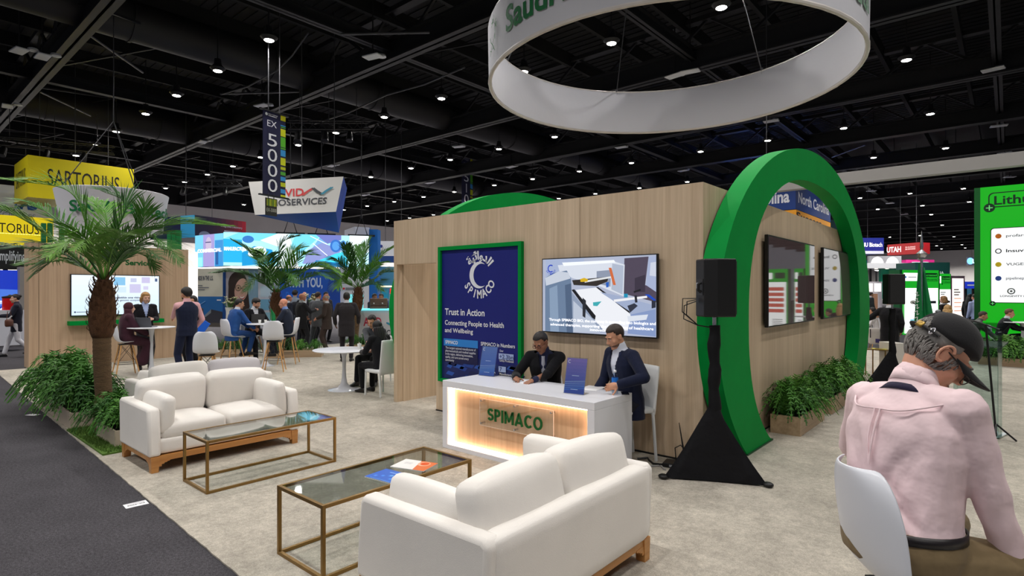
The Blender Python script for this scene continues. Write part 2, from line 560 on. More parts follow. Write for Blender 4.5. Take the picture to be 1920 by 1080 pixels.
# white antenna plates under the beams
ANT = M('antenna_plastic', (205, 207, 212), .5)
_ap = None
for px, py, z in ((36, 95, 9.0), (80, 106, 9.0), (14, 199, 9.0), (699, 106, 9.2), (1265, 142, 9.2), (1294, 134, 9.2), (1446, 227, 9.2), (1862, 130, 9.3), (1873, 236, 9.2), (1884, 287, 9.2), (1165, 276, 9.2), (1281, 320, 9.2), (958, 313, 9.2), (805, 343, 9.2), (860, 275, 9.2), (622, 311, 9.2), (683, 366, 9.2), (491, 198, 9.2), (1634, 358, 9.2), (1669, 381, 9.2), (1696, 402, 9.2), (1893, 332, 9.2), (380, 266, 9.2)):
    p = on_z(px, py, z)
    if _ap is None:
        _ap = thing('ceiling_antenna', 'small white antenna plate hung under the black roof steel', 'antenna', p, YAW * .2, 'white antenna plates under the roof')
        m = MB(); m.box((0, 0, 0), (.62, .34, .05)); m.obj('plate', ANT, _ap, bev=.02)
        m = MB(); m.lathe([(.02, .16), (.13, .14), (.15, .08), (.05, .05)], 12, (.1, .3, 0)); m.obj('puck', ANT, _ap)
        m = MB(); m.bar((0, 0, .02), (0, 0, 2.33), .03); m.obj('bracket', STEEL_K, _ap)
    else:
        dup(_ap, p, rnd.uniform(-.2, .5))
# sagging power cables and thin rods
def cable(name, label, pts, r, mat=STEEL_K, cat='cable', group=None):
    o = MB().tube(pts, r, 6).obj(name, mat)
    return tag(o, label, cat, group)
WIRE = M('steel_wire', (74, 74, 78), .45, metal=.5)
a, b, c = on_z(415, 177, 8.9), on_z(520, 132, 9.2), on_z(578, 62, 9.6)
cable('sagging_cable', 'thin pale cable sagging under the roof above the tall banner', [a, a.lerp(b, .5) + Vector((0, 0, -.12)), b, b.lerp(c, .5) + Vector((0, 0, -.1)), c], .025, WIRE)
a, b, c = on_z(590, 232, 9.0), on_z(725, 178, 9.2), on_z(872, 126, 9.4)
cable('sagging_cable', 'long thin cable crossing the roof between banner and round white sign', [a, a.lerp(b, .5) + Vector((0, 0, -.1)), b, b.lerp(c, .5) + Vector((0, 0, -.1)), c], .03, WIRE)
for (x0, y0, x1, y1), lab in (((162, 62, 268, 136), 'slanting steel rod below the big beam near the duct'), ((75, 172, 170, 217), 'short slanting rod under the beam in the dark corner'), ((413, 176, 560, 172), 'straight thin rod above the tall banner'), ((640, 64, 805, 61), 'level thin rod near the bright lamp glow'), ((1560, 295, 1622, 272), 'short pale rod above the arch crown')):
    cable('roof_rod', lab, [on_z(x0, y0, 9.3), on_z(x1, y1, 9.3)], .035, WIRE, 'rod')

# ================================================================== THE WOOD-PANELLED BOOTH
OAK = wood('pale_oak_panel', (214, 191, 163), (184, 160, 132), 'Z', .55, 34, 6)
OAKX = wood('pale_oak_inner', (204, 178, 148), (170, 144, 116), 'Z', .55, 30, 5)
GREEN = M('green_lacquer', (0, 140, 58), .6, vary=(3, .05), spec=.10)
BLACKP = M('black_plastic', (16, 16, 18), .45)
BLACKG = M('black_gloss', (10, 10, 12), .15)
WHITE = M('white_lacquer', (226, 227, 234), .28)
CHROME = M('brushed_chrome', (200, 200, 205), .25, metal=1.0)
def W(root, *obs):
    """these parts were laid out in the hall's own coordinates"""
    for o in obs:
        o.location = -Vector(root.location)
    return obs[0] if len(obs) == 1 else obs
t = thing('exhibition_booth', 'tall pale oak booth block carrying the dark blue poster and the television', 'booth', (-5.07, 10, 0))
W(t, slab((-6.65, 5.9, CZ), (-2.44, 6.02, 3.0)).obj('front_wall', OAK, t, smooth=False))
W(t, slab((-7.7, 5.9, 2.28), (-6.65, 6.02, 3.0)).obj('door_header', OAK, t, smooth=False))
W(t, slab((-7.7, 5.9, CZ), (-7.62, 6.02, 2.28)).obj('door_jamb', OAK, t, smooth=False))
W(t, slab((-7.7, 6.02, CZ), (-7.6, 14.2, 3.0)).obj('end_wall', OAK, t, smooth=False))
W(t, slab((-2.56, 6.02, CZ), (-2.44, 14.2, 3.0)).obj('side_wall', OAK, t, smooth=False))
W(t, slab((-7.6, 14.08, CZ), (-2.56, 14.2, 3.0)).obj('rear_wall', OAK, t, smooth=False))
W(t, slab((-7.6, 9.2, CZ), (-2.56, 9.3, 2.9)).obj('inner_wall', OAK, t, smooth=False))
m = MB().b2((-6.65, 5.888, CZ), (-2.44, 5.9, .03)); m.b2((-2.44, 5.9, CZ), (-2.43, 14.2, .03))
W(t, m.obj('plinth_strip', BLACKP, t, smooth=False))
for x in (-4.0,):
    W(t, MB().b2((x - .002, 5.897, .03), (x + .002, 5.9, 3)).obj('panel_joint', M('joint_line', (120, 100, 80), .8), t, smooth=False))

# green arches
def arch(name, label, x0, x1, ao=4.14, yo=9.83):
    t = thing(name, label, 'arch', ((x0 + x1) / 2, 9.8, 0))
    zc, N = 1.5, 72
    def curve(a, b, yc, n):
        s0 = math.asin(-min(1, (zc - CZ) / b)) if n == 2 else -math.asin(((zc - CZ) / b) ** (n / 2))
        out = []
        for i in range(N + 1):
            th = PI - s0 - (PI - 2 * s0) * i / N
            c, s = math.cos(th), math.sin(th)
            out.append((yc + a * math.copysign(abs(c) ** (2 / n), c), zc + b * math.copysign(abs(s) ** (2 / n), s)))
        return out
    o, i_ = curve(ao, 2.43, yo, 2), curve(ao - .97, 1.96, yo - .07, 2.4)
    m = MB()
    P = [[(x0, *o[k]), (x1, *o[k]), (x1, *i_[k]), (x0, *i_[k])] for k in range(N + 1)]
    m.rings([[Vector(p) for p in r] for r in P])
    W(t, m.obj('arch_ring', GREEN, t, sharp=45))
    m = MB()
    for c in (o, i_): pass
    for a, b in ((o[0], i_[0]), (i_[-1], o[-1])):
        m.b2((x0 - .01, min(a[0], b[0]) - .02, CZ), (x1 + .012, max(a[0], b[0]) + .02, .03))
    W(t, m.obj('foot_strip', M('dark_green_edge', (0, 70, 34), .5), t, smooth=False))
    return t
arch('green_arch', 'big green arch standing against the oak side with two upright screens inside it', -2.42, -2.2)
arch('green_arch', 'green arch whose rounded crown shows above the oak wall behind the poster', -7.94, -7.72, 3.80, 9.78)

# poster
t = thing('framed_poster', 'tall dark blue poster in a green frame on the oak wall', 'poster', (-5.725, 5.9, .48))
m = MB()
for a, b in (((-6.55, 5.84, .48), (-6.495, 5.9, 2.51)), ((-4.955, 5.84, .48), (-4.9, 5.9, 2.51)), ((-6.495, 5.84, .48), (-4.955, 5.9, .53)), ((-6.495, 5.84, 2.455), (-4.955, 5.9, 2.51))): m.b2(a, b)
W(t, m.obj('frame', GREEN, t, smooth=False))
A = Art()
NAVY = P_((8, 22, 116), .6); WP = P_((232, 234, 242)); 
def pz(zx, zy):
    v = on_y(810 + zx / 3.857, 440 + zy / 3.857, 5.88)
    return v.x, v.z
def pt(s, x0, base, cap, x1, bold=.012, m=WP):
    a, b = pz(x0, base); c, d = pz(x0, cap); e, _ = pz(x1, base)
    A.text(s, a, b, d - b, m, bold, w=e - a)
A.rect(-6.495, .53, -4.955, 2.455, NAVY)
A.poly([(-6.495, .53), (-4.955, .53), (-4.955, .86), (-5.4, .8), (-6.0, .95), (-6.495, .9)], P_((14, 30, 96)))
r2 = random.Random(3)
for k in range(34):
    x, z = -6.45 + r2.random() * 1.35, .55 + r2.random() * .26
    w = .08 + r2.random() * .14
    A.poly([(x, z), (x + w, z - .02), (x + w + .05, z + .03), (x + .05, z + .05)], P_(((24, 62, 150), (40, 84, 176), (18, 40, 110), (12, 24, 80))[k % 4])); A.k -= 1
A.k += 1
lx, lz = pz(341, 292)
R0 = .19
pts = [(lx + R0 * math.cos(math.radians(a)), lz + R0 * math.sin(math.radians(a))) for a in range(52, 309, 8)]
pts += [(lx + .052 + .162 * math.cos(math.radians(a)), lz + .162 * math.sin(math.radians(a))) for a in range(294, 65, -8)]
V = pts; n = len(pts); h = n // 2
no, ni = len(range(52, 309, 8)), len(range(294, 65, -8))
ii = pts[no:][::-1]; oo = pts[:no]
ii = [ii[round(k * (ni - 1) / (no - 1))] for k in range(no)]
A.raw(oo + ii, [(k, k + 1, no + k + 1, no + k) for k in range(no - 1)], WP)
A.arctext('SPIMACO', lx, lz, .215, .115, 272, 138, WP, .03, inward=True, stretch=.8)
A.text('\ufe94\ufef4\ufe8b\ufe8d\ufeed\ufeaa\ufedf\ufe8d', 0, 0, .115, WP, .035, 'c', w=.52, fn=lambda x, y: (lx + (.225 + y) * math.cos(math.radians(87) - x / .27), lz + (.225 + y) * math.sin(math.radians(87) - x / .27)))
pt('Trust in Action', 96, 578, 532, 382, .02)
pt('Connecting People to Health', 96, 650, 616, 522, .016)
pt('and Wellbeing', 96, 703, 672, 299, .016)
a, b = pz(88, 800), pz(335, 765)
A.rect(a[0], a[1], b[0], pz(88, 748)[1], P_((40, 130, 214)))
pt('SPIMACO', 100, 786, 762, 189, .02)
A.rect(a[0], pz(88, 915)[1], b[0], a[1], P_((12, 18, 72)))
for i, (s, e) in enumerate((('The Largest national manufacturer of', 320), ('pharmaceuticals and medical supplies', 320), ('in the region, delivering innovation,', 300), ('quality, and care across every', 270), ('community', 165))):
    pt(s, 102, 822 + i * 22, 806 + i * 22, e, .004)
pt('SPIMACO in Numbers', 358, 800, 774, 605, .018)
for s, by, cy, e in (('Over', 852, 836, 522), ('Units Produced', 922, 905, 596), ('Manufacturing', 1018, 1002, 594)):
    pt(s, 494, by - 6, cy - 6, e, .01)
PALEB = P_((170, 190, 235))
for (x0, y0, x1, y1) in ((488, 898, 596, 856), (488, 990, 540, 950)):
    c, d = pz(x0, y0), pz(x1, y1); A.rect(c[0], c[1], d[0], pz(x0, y1)[1], PALEB)
pt('+2.3bn', 494, 893, 864, 594, .012, P_((20, 40, 120))); pt('7', 496, 985, 957, 512, .02, P_((20, 40, 120)))
pt('KSA', 440, 1000, 988, 466, .01)
W(t, A.obj('print', t, (0, 5.878, 0)))

# television on the front wall
t = thing('television', 'wide television showing a packing line film on the oak wall above the desk', 'television', (-3.725, 5.9, 1.33))
W(t, slab((-4.53, 5.815, 1.32), (-2.92, 5.86, 2.26)).obj('casing', BLACKP, t, smooth=False, bev=.006), slab((-4.1, 5.86, 1.5), (-3.3, 5.9, 2.1)).obj('wall_bracket', BLACKP, t, smooth=False))
A = Art(.0004)
sx = lambda zx, zy: (lambda v: (v.x, v.z))(on_y(730 + zx / 3.085, 340 + zy / 3.085, 5.815))
def sp(pts, c, s=1.25):
    s *= .72
    A.poly([(min(-2.935, max(-4.515, p[0])), min(2.247, max(1.335, p[1]))) for p in (sx(*q) for q in pts)], E_(c, s))
A.rect(-4.515, 1.335, -2.935, 2.247, E_((196, 204, 228), .8))
sp([(905, 450), (1130, 445), (1100, 560), (905, 560)], (176, 190, 222))
sp([(1360, 445), (1500, 435), (1480, 600), (1560, 620), (1560, 700), (1355, 650)], (84, 74, 92))
sp([(1420, 560), (1480, 540), (1480, 640), (1420, 640)], (62, 54, 70))
sp([(1500, 436), (1575, 430), (1575, 640), (1485, 600)], (176, 188, 220)); sp([(1512, 470), (1560, 465), (1556, 550), (1506, 545)], (216, 222, 238))
sp([(975, 485), (1285, 458), (1362, 482), (1356, 665), (1205, 602), (1060, 560), (985, 520)], (224, 230, 242), 1.3)
sp([(1290, 475), (1356, 488), (1350, 655), (1285, 625)], (186, 196, 216)); sp([(1200, 520), (1285, 512), (1280, 610), (1200, 590)], (150, 160, 182))
sp([(1000, 470), (1300, 455), (1310, 470), (1010, 490)], (240, 244, 250), 1.5)
sp([(1058, 572), (1270, 552), (1262, 580), (1200, 606), (1068, 600)], (52, 46, 42))
sp([(1130, 574), (1290, 548), (1292, 558), (1132, 586)], (236, 238, 240)); sp([(1105, 566), (1128, 558), (1150, 566), (1148, 580), (1108, 582)], (232, 190, 30), 1.2)
sp([(1270, 500), (1286, 500), (1312, 600), (1296, 600)], (232, 120, 70), 1.1); sp([(1254, 585), (1272, 582), (1270, 612), (1256, 614)], (40, 100, 200))
sp([(1080, 628), (1200, 614), (1400, 758), (1420, 860), (1240, 870), (1190, 800)], (238, 240, 246), 1.4)
sp([(1056, 640), (1190, 800), (1250, 872), (1060, 872)], (150, 164, 190)); sp([(1066, 690), (1180, 800), (1220, 872), (1066, 872)], (196, 206, 224))
sp([(1056, 628), (1072, 624), (1196, 778), (1192, 800), (1176, 790)], (24, 24, 30)); sp([(1196, 612), (1210, 612), (1400, 752), (1392, 764)], (28, 28, 34))
sp([(1120, 672), (1140, 690), (1136, 790), (1120, 780)], (40, 42, 50)); sp([(1180, 700), (1230, 694), (1205, 722), (1182, 720)], (70, 190, 200), 1.1)
sp([(1220, 640), (1356, 668), (1560, 720), (1575, 860), (1420, 860), (1390, 750)], (168, 182, 214)); sp([(1300, 684), (1492, 662), (1494, 674), (1304, 698)], (240, 240, 244), 1.4)
sp([(1420, 660), (1434, 660), (1438, 700), (1424, 702)], (40, 40, 50)); sp([(1415, 636), (1455, 622), (1458, 632), (1418, 646)], (30, 30, 36)); sp([(1480, 654), (1505, 654), (1548, 684), (1540, 696)], (30, 80, 200))
sp([(1380, 720), (1420, 705), (1440, 720), (1395, 760)], (50, 54, 70)); sp([(1520, 690), (1545, 690), (1546, 730), (1520, 735)], (44, 48, 64))
sp([(1360, 650), (1382, 650), (1382, 672), (1360, 672)], (30, 150, 190)); sp([(1400, 770), (1575, 740), (1575, 900), (1380, 880)], (140, 160, 206)); sp([(1380, 780), (1500, 770), (1490, 800), (1385, 812)], (226, 232, 244), 1.3)
sp([(905, 560), (950, 530), (1030, 516), (1054, 560), (1066, 880), (905, 880)], (112, 134, 164)); sp([(905, 560), (985, 520), (1040, 528), (1052, 562), (910, 604)], (214, 222, 236), 1.2)
sp([(930, 620), (975, 600), (985, 870), (935, 872)], (142, 164, 192)); sp([(1020, 600), (1056, 590), (1066, 880), (1030, 880)], (84, 104, 134))
A.arc(*sx(938, 505), .035, .05, 50, 310, E_((30, 60, 190), 1)); A.arctext('SPIMACO', *sx(938, 505), .056, .022, 270, 150, E_((30, 60, 190), 1), .03, inward=True)
WT = E_((250, 250, 255), 1.3)
for s, zx0, zx1, zb in (('Through SPIMACO BIO, the company is expanding into biologics and', 928, 1545, 803), ('advanced therapies, supporting the localization of healthcare', 936, 1532, 830), ('innovation', 1165, 1275, 862)):
    a = sx(zx0, zb); b = sx(zx1, zb); A.text(s, a[0], a[1] - .005, .032, WT, .022, w=b[0] - a[0])
W(t, A.obj('screen', t, (0, 5.8149, 0)))

# two upright screens, switched to black, on the side wall
SCREEN_OFF = M('dark_glass_screen', (98, 82, 84), .03, ior=2.3, spec=.9)
for lab, y0, y1, z0, z1 in (('upright dark glossy screen on the oak side wall nearer to the loudspeaker', 7.78, 10.14, 1.37, 2.58), ('upright glossy screen on the oak side wall, the one farther from the loudspeaker', 10.72, 12.9, 1.37, 2.58)):
    t = thing('display_screen', lab, 'screen', (-2.44, (y0 + y1) / 2, z0), group=None)
    W(t, slab((-2.40, y0, z0), (-2.355, y1, z1)).obj('casing', BLACKP, t, smooth=False, bev=.005), slab((-2.44, y0 + .5, z0 + .3), (-2.40, y1 - .5, z1 - .3)).obj('wall_bracket', BLACKP, t, smooth=False))
    W(t, slab((-2.355, y0 + .02, z0 + .02), (-2.351, y1 - .02, z1 - .02)).obj('screen', SCREEN_OFF, t, smooth=False))

# ------------------------------------------------------------------ the lit reception desk
DX0, DX1, DY0, DY1, DH = -5.03, -2.93, 4.56, 5.27, .80
t = thing('reception_desk', 'white reception desk with a warm lit oak front reading SPIMACO', 'desk', ((DX0 + DX1) / 2, (DY0 + DY1) / 2, CZ))
W(t, slab((DX0, DY0, DH - .075), (DX1, DY1, DH)).obj('worktop', WHITE, t, smooth=False, bev=.004))
for a, b in ((DX0, DX0 + .08), (DX1 - .08, DX1)):
    W(t, slab((a, DY0, CZ), (b, DY1, DH - .075)).obj('side_panel', WHITE, t, smooth=False, bev=.003))
W(t, slab((DX0 + .08, DY0, CZ), (DX1 - .08, DY0 + .12, .06)).obj('plinth', WHITE, t, smooth=False))
W(t, slab((DX0 + .08, DY0 + .10, .06), (DX1 - .08, DY0 + .13, DH - .075)).obj('front_panel', wood('desk_oak', (214, 178, 142), (186, 150, 116), 'Z', .5, 34, 6), t, smooth=False))
LED = E_((255, 216, 184), 10.0)
m = MB(); g = .018
xa, xb, za, zb = DX0 + .082, DX1 - .082, .062, DH - .077
m.b2((xa, DY0 + .05, za), (xa + g, DY0 + .095, zb)); m.b2((xb - g, DY0 + .05, za), (xb, DY0 + .095, zb)); m.b2((xa, DY0 + .05, za), (xb, DY0 + .095, za + g)); m.b2((xa, DY0 + .05, zb - g), (xb, DY0 + .095, zb))
W(t, m.obj('led_strip', LED, t, smooth=False))
ACR = clear('clear_acrylic', (250, 252, 252), .13)
plate = W(t, slab((-4.47, DY0 + .045, .35), (-3.44, DY0 + .052, .65)).obj('acrylic_plate', ACR, t, smooth=False))
m = MB()
for a, b in (((-4.47, .35), (-3.44, .354)), ((-4.47, .646), (-3.44, .65)), ((-4.47, .354), (-4.466, .646)), ((-3.444, .354), (-3.44, .646))): m.b2((a[0], DY0 + .044, a[1]), (b[0], DY0 + .0525, b[1]))
m.obj('polished_edge', M('acrylic_edge', (236, 214, 196), .2), plate, smooth=False)
for x in (-4.44, -3.955, -3.47):
    for z in (.375, .625):
        m = MB(); m.tube([(x, DY0 + .10, z), (x, DY0 + .036, z)], .011, 10)
        m.obj('standoff', CHROME, plate)
def letters(text, x0, x1, z0, h, y, depth, bold, mat, parent, name='lettering'):
    V, Fs = glyphs(text, bold, 1.12)
    a0, a1 = min(v[0] for v in V), max(v[0] for v in V); kx = (x1 - x0) / (a1 - a0); k = h / .7
    me = bpy.data.meshes.new(name); me.from_pydata([(x0 + (a - a0) * kx, y, z0 + b * k) for a, b in V], [], Fs); me.materials.append(mat)
    o = bpy.data.objects.new(name, me); COL.objects.link(o); o.parent = parent
    bm = bmesh.new(); bm.from_mesh(me); bmesh.ops.remove_doubles(bm, verts=bm.verts, dist=1e-5)
    r = bmesh.ops.extrude_face_region(bm, geom=bm.faces[:]); bmesh.ops.translate(bm, verts=[e for e in r['geom'] if isinstance(e, bmesh.types.BMVert)], vec=(0, -depth, 0))
    bmesh.ops.recalc_face_normals(bm, faces=bm.faces); bm.to_mesh(me); bm.free()
    return o
GREENT = M('dark_green_letters', (0, 92, 34), .5)
def arcp(cx, cy, rx, ry, a0, a1, n=14):
    return [(cx + rx * math.cos(math.radians(a0 + (a1 - a0) * k / n)), cy + ry * math.sin(math.radians(a0 + (a1 - a0) * k / n))) for k in range(n + 1)]
STROKES = {'S': (.60, [arcp(.30, .70, .22, .21, 25, 270) + arcp(.30, .29, .23, .20, 90, -155)]), 'P': (.58, [[(.09, 0), (.09, 1)], [(.09, .92), (.28, .92)] + arcp(.28, .69, .22, .23, 90, -90) + [(.09, .46)]]), 'I': (.20, [[(.10, 0), (.10, 1)]]),
           'M': (.92, [[(.09, 0), (.09, 1)], [(.09, .93), (.46, .22), (.83, .93)], [(.83, 1), (.83, 0)]]), 'A': (.80, [[(.07, 0), (.40, .95), (.73, 0)], [(.20, .26), (.60, .26)]]), 'C': (.74, [arcp(.42, .5, .33, .42, 48, 312)]), 'O': (.84, [arcp(.42, .5, .33, .42, 0, 360, 28)])}
def stroke_word(text, x0, x1, z0, h, y, depth, mat, parent, w=.175):
    tot = sum(STROKES[c][0] for c in text) + .13 * (len(text) - 1); kx = (x1 - x0) / tot; x = x0
    for c in text:
        adv, paths = STROKES[c]; m = MB()
        for P in paths:
            for (ax, az), (bx, bz) in zip(P[:-1], P[1:]):
                ax, az, bx, bz = ax * kx, az * h, bx * kx, bz * h
                L = math.hypot(bx - ax, bz - az) or 1e-6; nx, nz = -(bz - az) / L * w * h / 2, (bx - ax) / L * w * h / 2
                m.prism([(x + ax + nx, y, z0 + az + nz), (x + ax - nx, y, z0 + az - nz), (x + bx - nx, y, z0 + bz - nz), (x + bx + nx, y, z0 + bz + nz)], (0, -depth, 0))
            for (ax, az) in P[1:-1]:
                m.prism([(x + ax * kx + w * h / 2 * math.cos(q), y, z0 + az * h + w * h / 2 * math.sin(q)) for q in [2 * PI * k / 10 for k in range(10)]], (0, -depth + .0003, 0))
        m.obj('letter', mat, parent, smooth=False)
        x += (adv + .13) * kx
stroke_word('SPIMACO', -4.335, -3.575, .425, .135, DY0 + .043, .012, GREENT, plate)

# things on the desk
def leaflet_holder(px, py, lab, top, bottom, h=.36, w=.225):
    p = on_z(px, py, DH)
    t = thing('leaflet_holder', lab, 'sign holder', p, math.radians(8))
    lean = math.radians(14)
    up = Vector((0, math.sin(lean), math.cos(lean)))
    m = MB()
    for off in (0, .008):
        o = Vector((0, off, 0)); a, b = Vector((-w / 2 - .006, 0, .004)) + o, Vector((w / 2 + .006, 0, .004)) + o
        m.prism([a, b, b + up * (h + .01), a + up * (h + .01)], (0, .002, 0))
    m.b2((-w / 2 - .006, -.005, 0), (w / 2 + .006, .13, .003))
    m.obj('acrylic_stand', ACR, t, smooth=False)
    A = Art(.0003)
    n = 10
    for k in range(n):
        f = k / (n - 1); c = tuple(int(bottom[i] * (1 - f) + top[i] * f) for i in range(3))
        A.rect(-w / 2, h * k / n, w / 2, h * (k + 1) / n, P_(c, .4)); A.k -= 1
    A.k += 1
    for k in range(5):
        A.poly([(-w / 2, .03 + .02 * k), (w / 2, .06 + .018 * k), (w / 2, .066 + .018 * k), (-w / 2, .037 + .02 * k)], P_((60 + 20 * k, 130 + 10 * k, 220), .4)); A.k -= 1
    A.k += 1
    A.arc(-w / 2 + .03, h - .035, .012, .018, 50, 310, P_((235, 235, 245)))
    for z in (.185, .045): A.rect(-.04, z - .006, .04, z, P_((190, 205, 240))); A.k -= 1
    A.obj('leaflet', t, (0, .0065, .004), U=(1, 0, 0), V=up)
    return t
leaflet_holder(1075, 739, 'purple leaflet in a clear slanted stand between the two seated men', (128, 110, 196), (46, 74, 168))
leaflet_holder(911, 705, 'blue leaflet in a clear slanted stand at the poster end of the desk', (96, 128, 206), (60, 96, 190))
p = on_z(1153, 738, DH)
t = thing('water_bottle', 'clear plastic water bottle with a blue label on the white desk', 'bottle', p)
m = MB(); m.lathe([(.001, 0), (.030, 0), (.033, .008), (.031, .04), (.033, .07), (.031, .10), (.033, .13), (.032, .16), (.024, .19), (.014, .215), (.0135, .225)], 20); m.obj('body', clear('bottle_plastic', (222, 232, 242), .22), t)
m = MB(); m.lathe([(.0336, .115), (.0338, .165)], 20, cap=False); m.obj('label', P_((30, 120, 220), .3), t)
m = MB(); m.lathe([(.015, .218), (.016, .22), (.016, .238), (.012, .241)], 16); m.obj('cap', P_((235, 238, 245), .4), t)
o = MB().box((0, 0, .004), (.075, .15, .008), rz=.6).obj('smartphone', BLACKG, bev=.003); o.location = on_z(1172, 738, DH); tag(o, 'dark phone lying on the desk end beside the water bottle', 'phone')
o = MB().box((0, 0, .001), (.21, .30, .002), rz=.15).obj('paper_sheet', P_((244, 244, 246))); o.location = on_z(1110, 728, DH); tag(o, 'white sheet of paper lying on the white desk top', 'paper')
o = MB().box((0, 0, .001), (.30, .21, .002), rz=-.1).obj('paper_sheet', P_((232, 236, 244))); o.location = on_z(985, 716, DH); tag(o, 'pale sheet of paper on the desk before the man with glasses', 'paper')

# ------------------------------------------------------------------ the round white sign above
RC, RR, RZ0, RZ1 = Vector((-4.94, 10.09, 0)), 3.31, 5.75, 6.72
FAB = M('white_stretch_fabric', (206, 206, 213), .85, bump=(3, .12, .05))
t = thing('hanging_ring_sign', 'large round white fabric sign hanging above the booth with green lettering', 'sign', (RC.x, RC.y, RZ0))
N = 120
prof = [(RR, 0), (RR + .015, .97), (RR - .03, .99), (RR - .055, .97), (RR - .06, .01)]
m = MB(); m.rings([[Vector((r * math.cos(2 * PI * k / N), r * math.sin(2 * PI * k / N), z)) for r, z in prof] for k in range(N)] + [[Vector((r, 0, z)) for r, z in prof]], cap=False)
m.obj('fabric_band', FAB, t, sharp=60)
for z in (.0, .975):
    m = MB(); m.tube([((RR - .02) * math.cos(2 * PI * k / 60), (RR - .02) * math.sin(2 * PI * k / 60), z) for k in range(61)], .035, 8, cap=False); m.obj('ring_tube', M('white_tube', (214, 208, 204), .4), t)
ac = math.atan2(-RC.y, -RC.x)
GREENS = P_((0, 104, 52))
phi0 = ac - math.radians(66)
def ring_art(A, nm):
    A.obj(nm, t, fn=lambda x, y, z: Vector(((RR + .02 + z) * math.cos(phi0 + x / RR), (RR + .02 + z) * math.sin(phi0 + x / RR), y if x > .9 else .14 + .82 * y)))
for s_, x_ in (('Saudi Arabia', 1.02), ('Saudi', 6.39)):
    A = Art(.004); A.text(s_, x_, .31, .40, GREENS, .024); ring_art(A, 'lettering')
A = Art(.004)
for x0 in (.52,):
    A.line([(x0 + .0, .34), (x0 + .012, .52), (x0 + .004, .66)], .03, GREENS)
    for k in range(9):
        a = math.radians(-35 + 250 * k / 8); L = .17
        ex, ey = x0 + L * .8 * math.cos(a), .68 + L * math.sin(a) - (.05 if abs(math.cos(a)) > .5 else 0)
        A.poly([(x0 - .01, .66), (x0 + .5 * (ex - x0) + .02, .69 + .6 * (ey - .66)), (ex, ey), (x0 + .5 * (ex - x0) - .02, .64 + .5 * (ey - .66))], GREENS)
    for sg in (1, -1):
        A.line([(x0 - sg * .14, .02), (x0 - sg * .05, .16), (x0 + sg * .07, .28), (x0 + sg * .13, .40)], .022, GREENS)
        A.line([(x0 - sg * .12, .12), (x0 - sg * .04, .08)], .024, GREENS)
ring_art(A, 'emblem')
for k in range(6):
    a = ac + math.radians(20 + 60 * k)
    m = MB(); p0 = Vector(((RR - .03) * math.cos(a), (RR - .03) * math.sin(a), .97)); m.tube([p0, Vector((1.7 * math.cos(a), 1.7 * math.sin(a), 4.1))], .012, 5); m.tube([p0 + Vector((0, 0, -.06)), p0 + Vector((0, 0, .08))], .028, 6)
    m.obj('suspension_cable', WIRE, t)

# ------------------------------------------------------------------ loudspeaker on its skirted stand
CLOTHK = M('black_spandex', (15, 15, 19), .75, bump=(6, .5, .04), spec=.25)
def skirted_speaker(base, feet, hz, ph, lab_s, lab_p, sz=(.30, .30, .56), apex=.70):
    base = Vector(base)
    t = thing('speaker_stand', lab_s, 'stand', base)
    m = MB(); ft = [Vector(f) - base for f in feet]
    n = 8; R = []
    for i in range(13):
        f = i / 12; row = []
        for a in range(3):
            p, q = ft[a], ft[(a + 1) % 3]
            for k in range(n):
                e = p.lerp(q, k / n)
                sag = 1 - .16 * math.sin(PI * k / n) * (1 - f) - .05 * math.sin(PI * f)
                ap = Vector((.055 * math.cos(2 * PI * (a * n + k) / 24 + 3.4), .055 * math.sin(2 * PI * (a * n + k) / 24 + 3.4), apex))
                b = Vector((e.x * sag, e.y * sag, .012))
                row.append(b.lerp(ap, f ** .93))
        R.append(row)
    m.rings(R, cap=False); m.obj('skirt', CLOTHK, t, sharp=0)
    for q in ft:
        m = MB(); m.ell(q + Vector((0, 0, .025)), (.05, .045, .025)); m.obj('foot_pad', BLACKP, t)
    pts = [(.005 * math.sin(k * 1.1), .004 * math.cos(k * .9), apex - .06 + (hz - .08 - apex + .06) * k / 14) for k in range(15)]
    m = MB(); m.tube(pts, [.056 + .007 * math.sin(k * 1.3) + .003 * math.sin(k * 2.9) for k in range(15)], 12); m.obj('pole_sleeve', CLOTHK, t)
    m = MB(); m.tube([(0, 0, hz - .1), (0, 0, hz)], .018, 10); m.obj('pole', CHROME, t)
    s = thing('loudspeaker', lab_p, 'loudspeaker', base + Vector((0, 0, hz)), ph)
    w, d, h = sz
    m = MB(); z0 = 0.005
    out = [(-w / 2, d / 2), (w / 2, d / 2), (w / 2, -d * .15), (w * .30, -d / 2), (-w * .30, -d / 2), (-w / 2, -d * .15)]
    m.prism([(x, y, z0) for x, y in out], (0, 0, h)); m.obj('cabinet', BLACKP, s, smooth=False, bev=.015, seg=3)
    m = MB(); m.b2((-w / 2 + .02, d / 2, .03), (w / 2 - .02, d / 2 + .012, h - .02)); m.obj('grille', M('speaker_grille', (22, 22, 24), .6, bump=(300, .6, .01)), s, smooth=False)
    m = MB(); m.b2((-w * .22, -d / 2 - .006, h * .38), (w * .22, -d / 2, h * .66)); rp = m.obj('rear_plate', M('rear_plate_grey', (40, 40, 43), .5), s, smooth=False)
    m = MB(); m.b2((-.055, -d / 2 - .012, h * .50), (-.015, -d / 2 - .004, h * .60)); m.obj('rear_label', P_((150, 155, 165)), rp, smooth=False)
    m = MB(); m.tube([(.035, -d / 2 - .01, h * .44), (.035, -d / 2 - .035, h * .47), (.035, -d / 2 - .035, h * .57), (.035, -d / 2 - .01, h * .60)], .014, 8); m.obj('handle', BLACKP, rp)
    return t, s
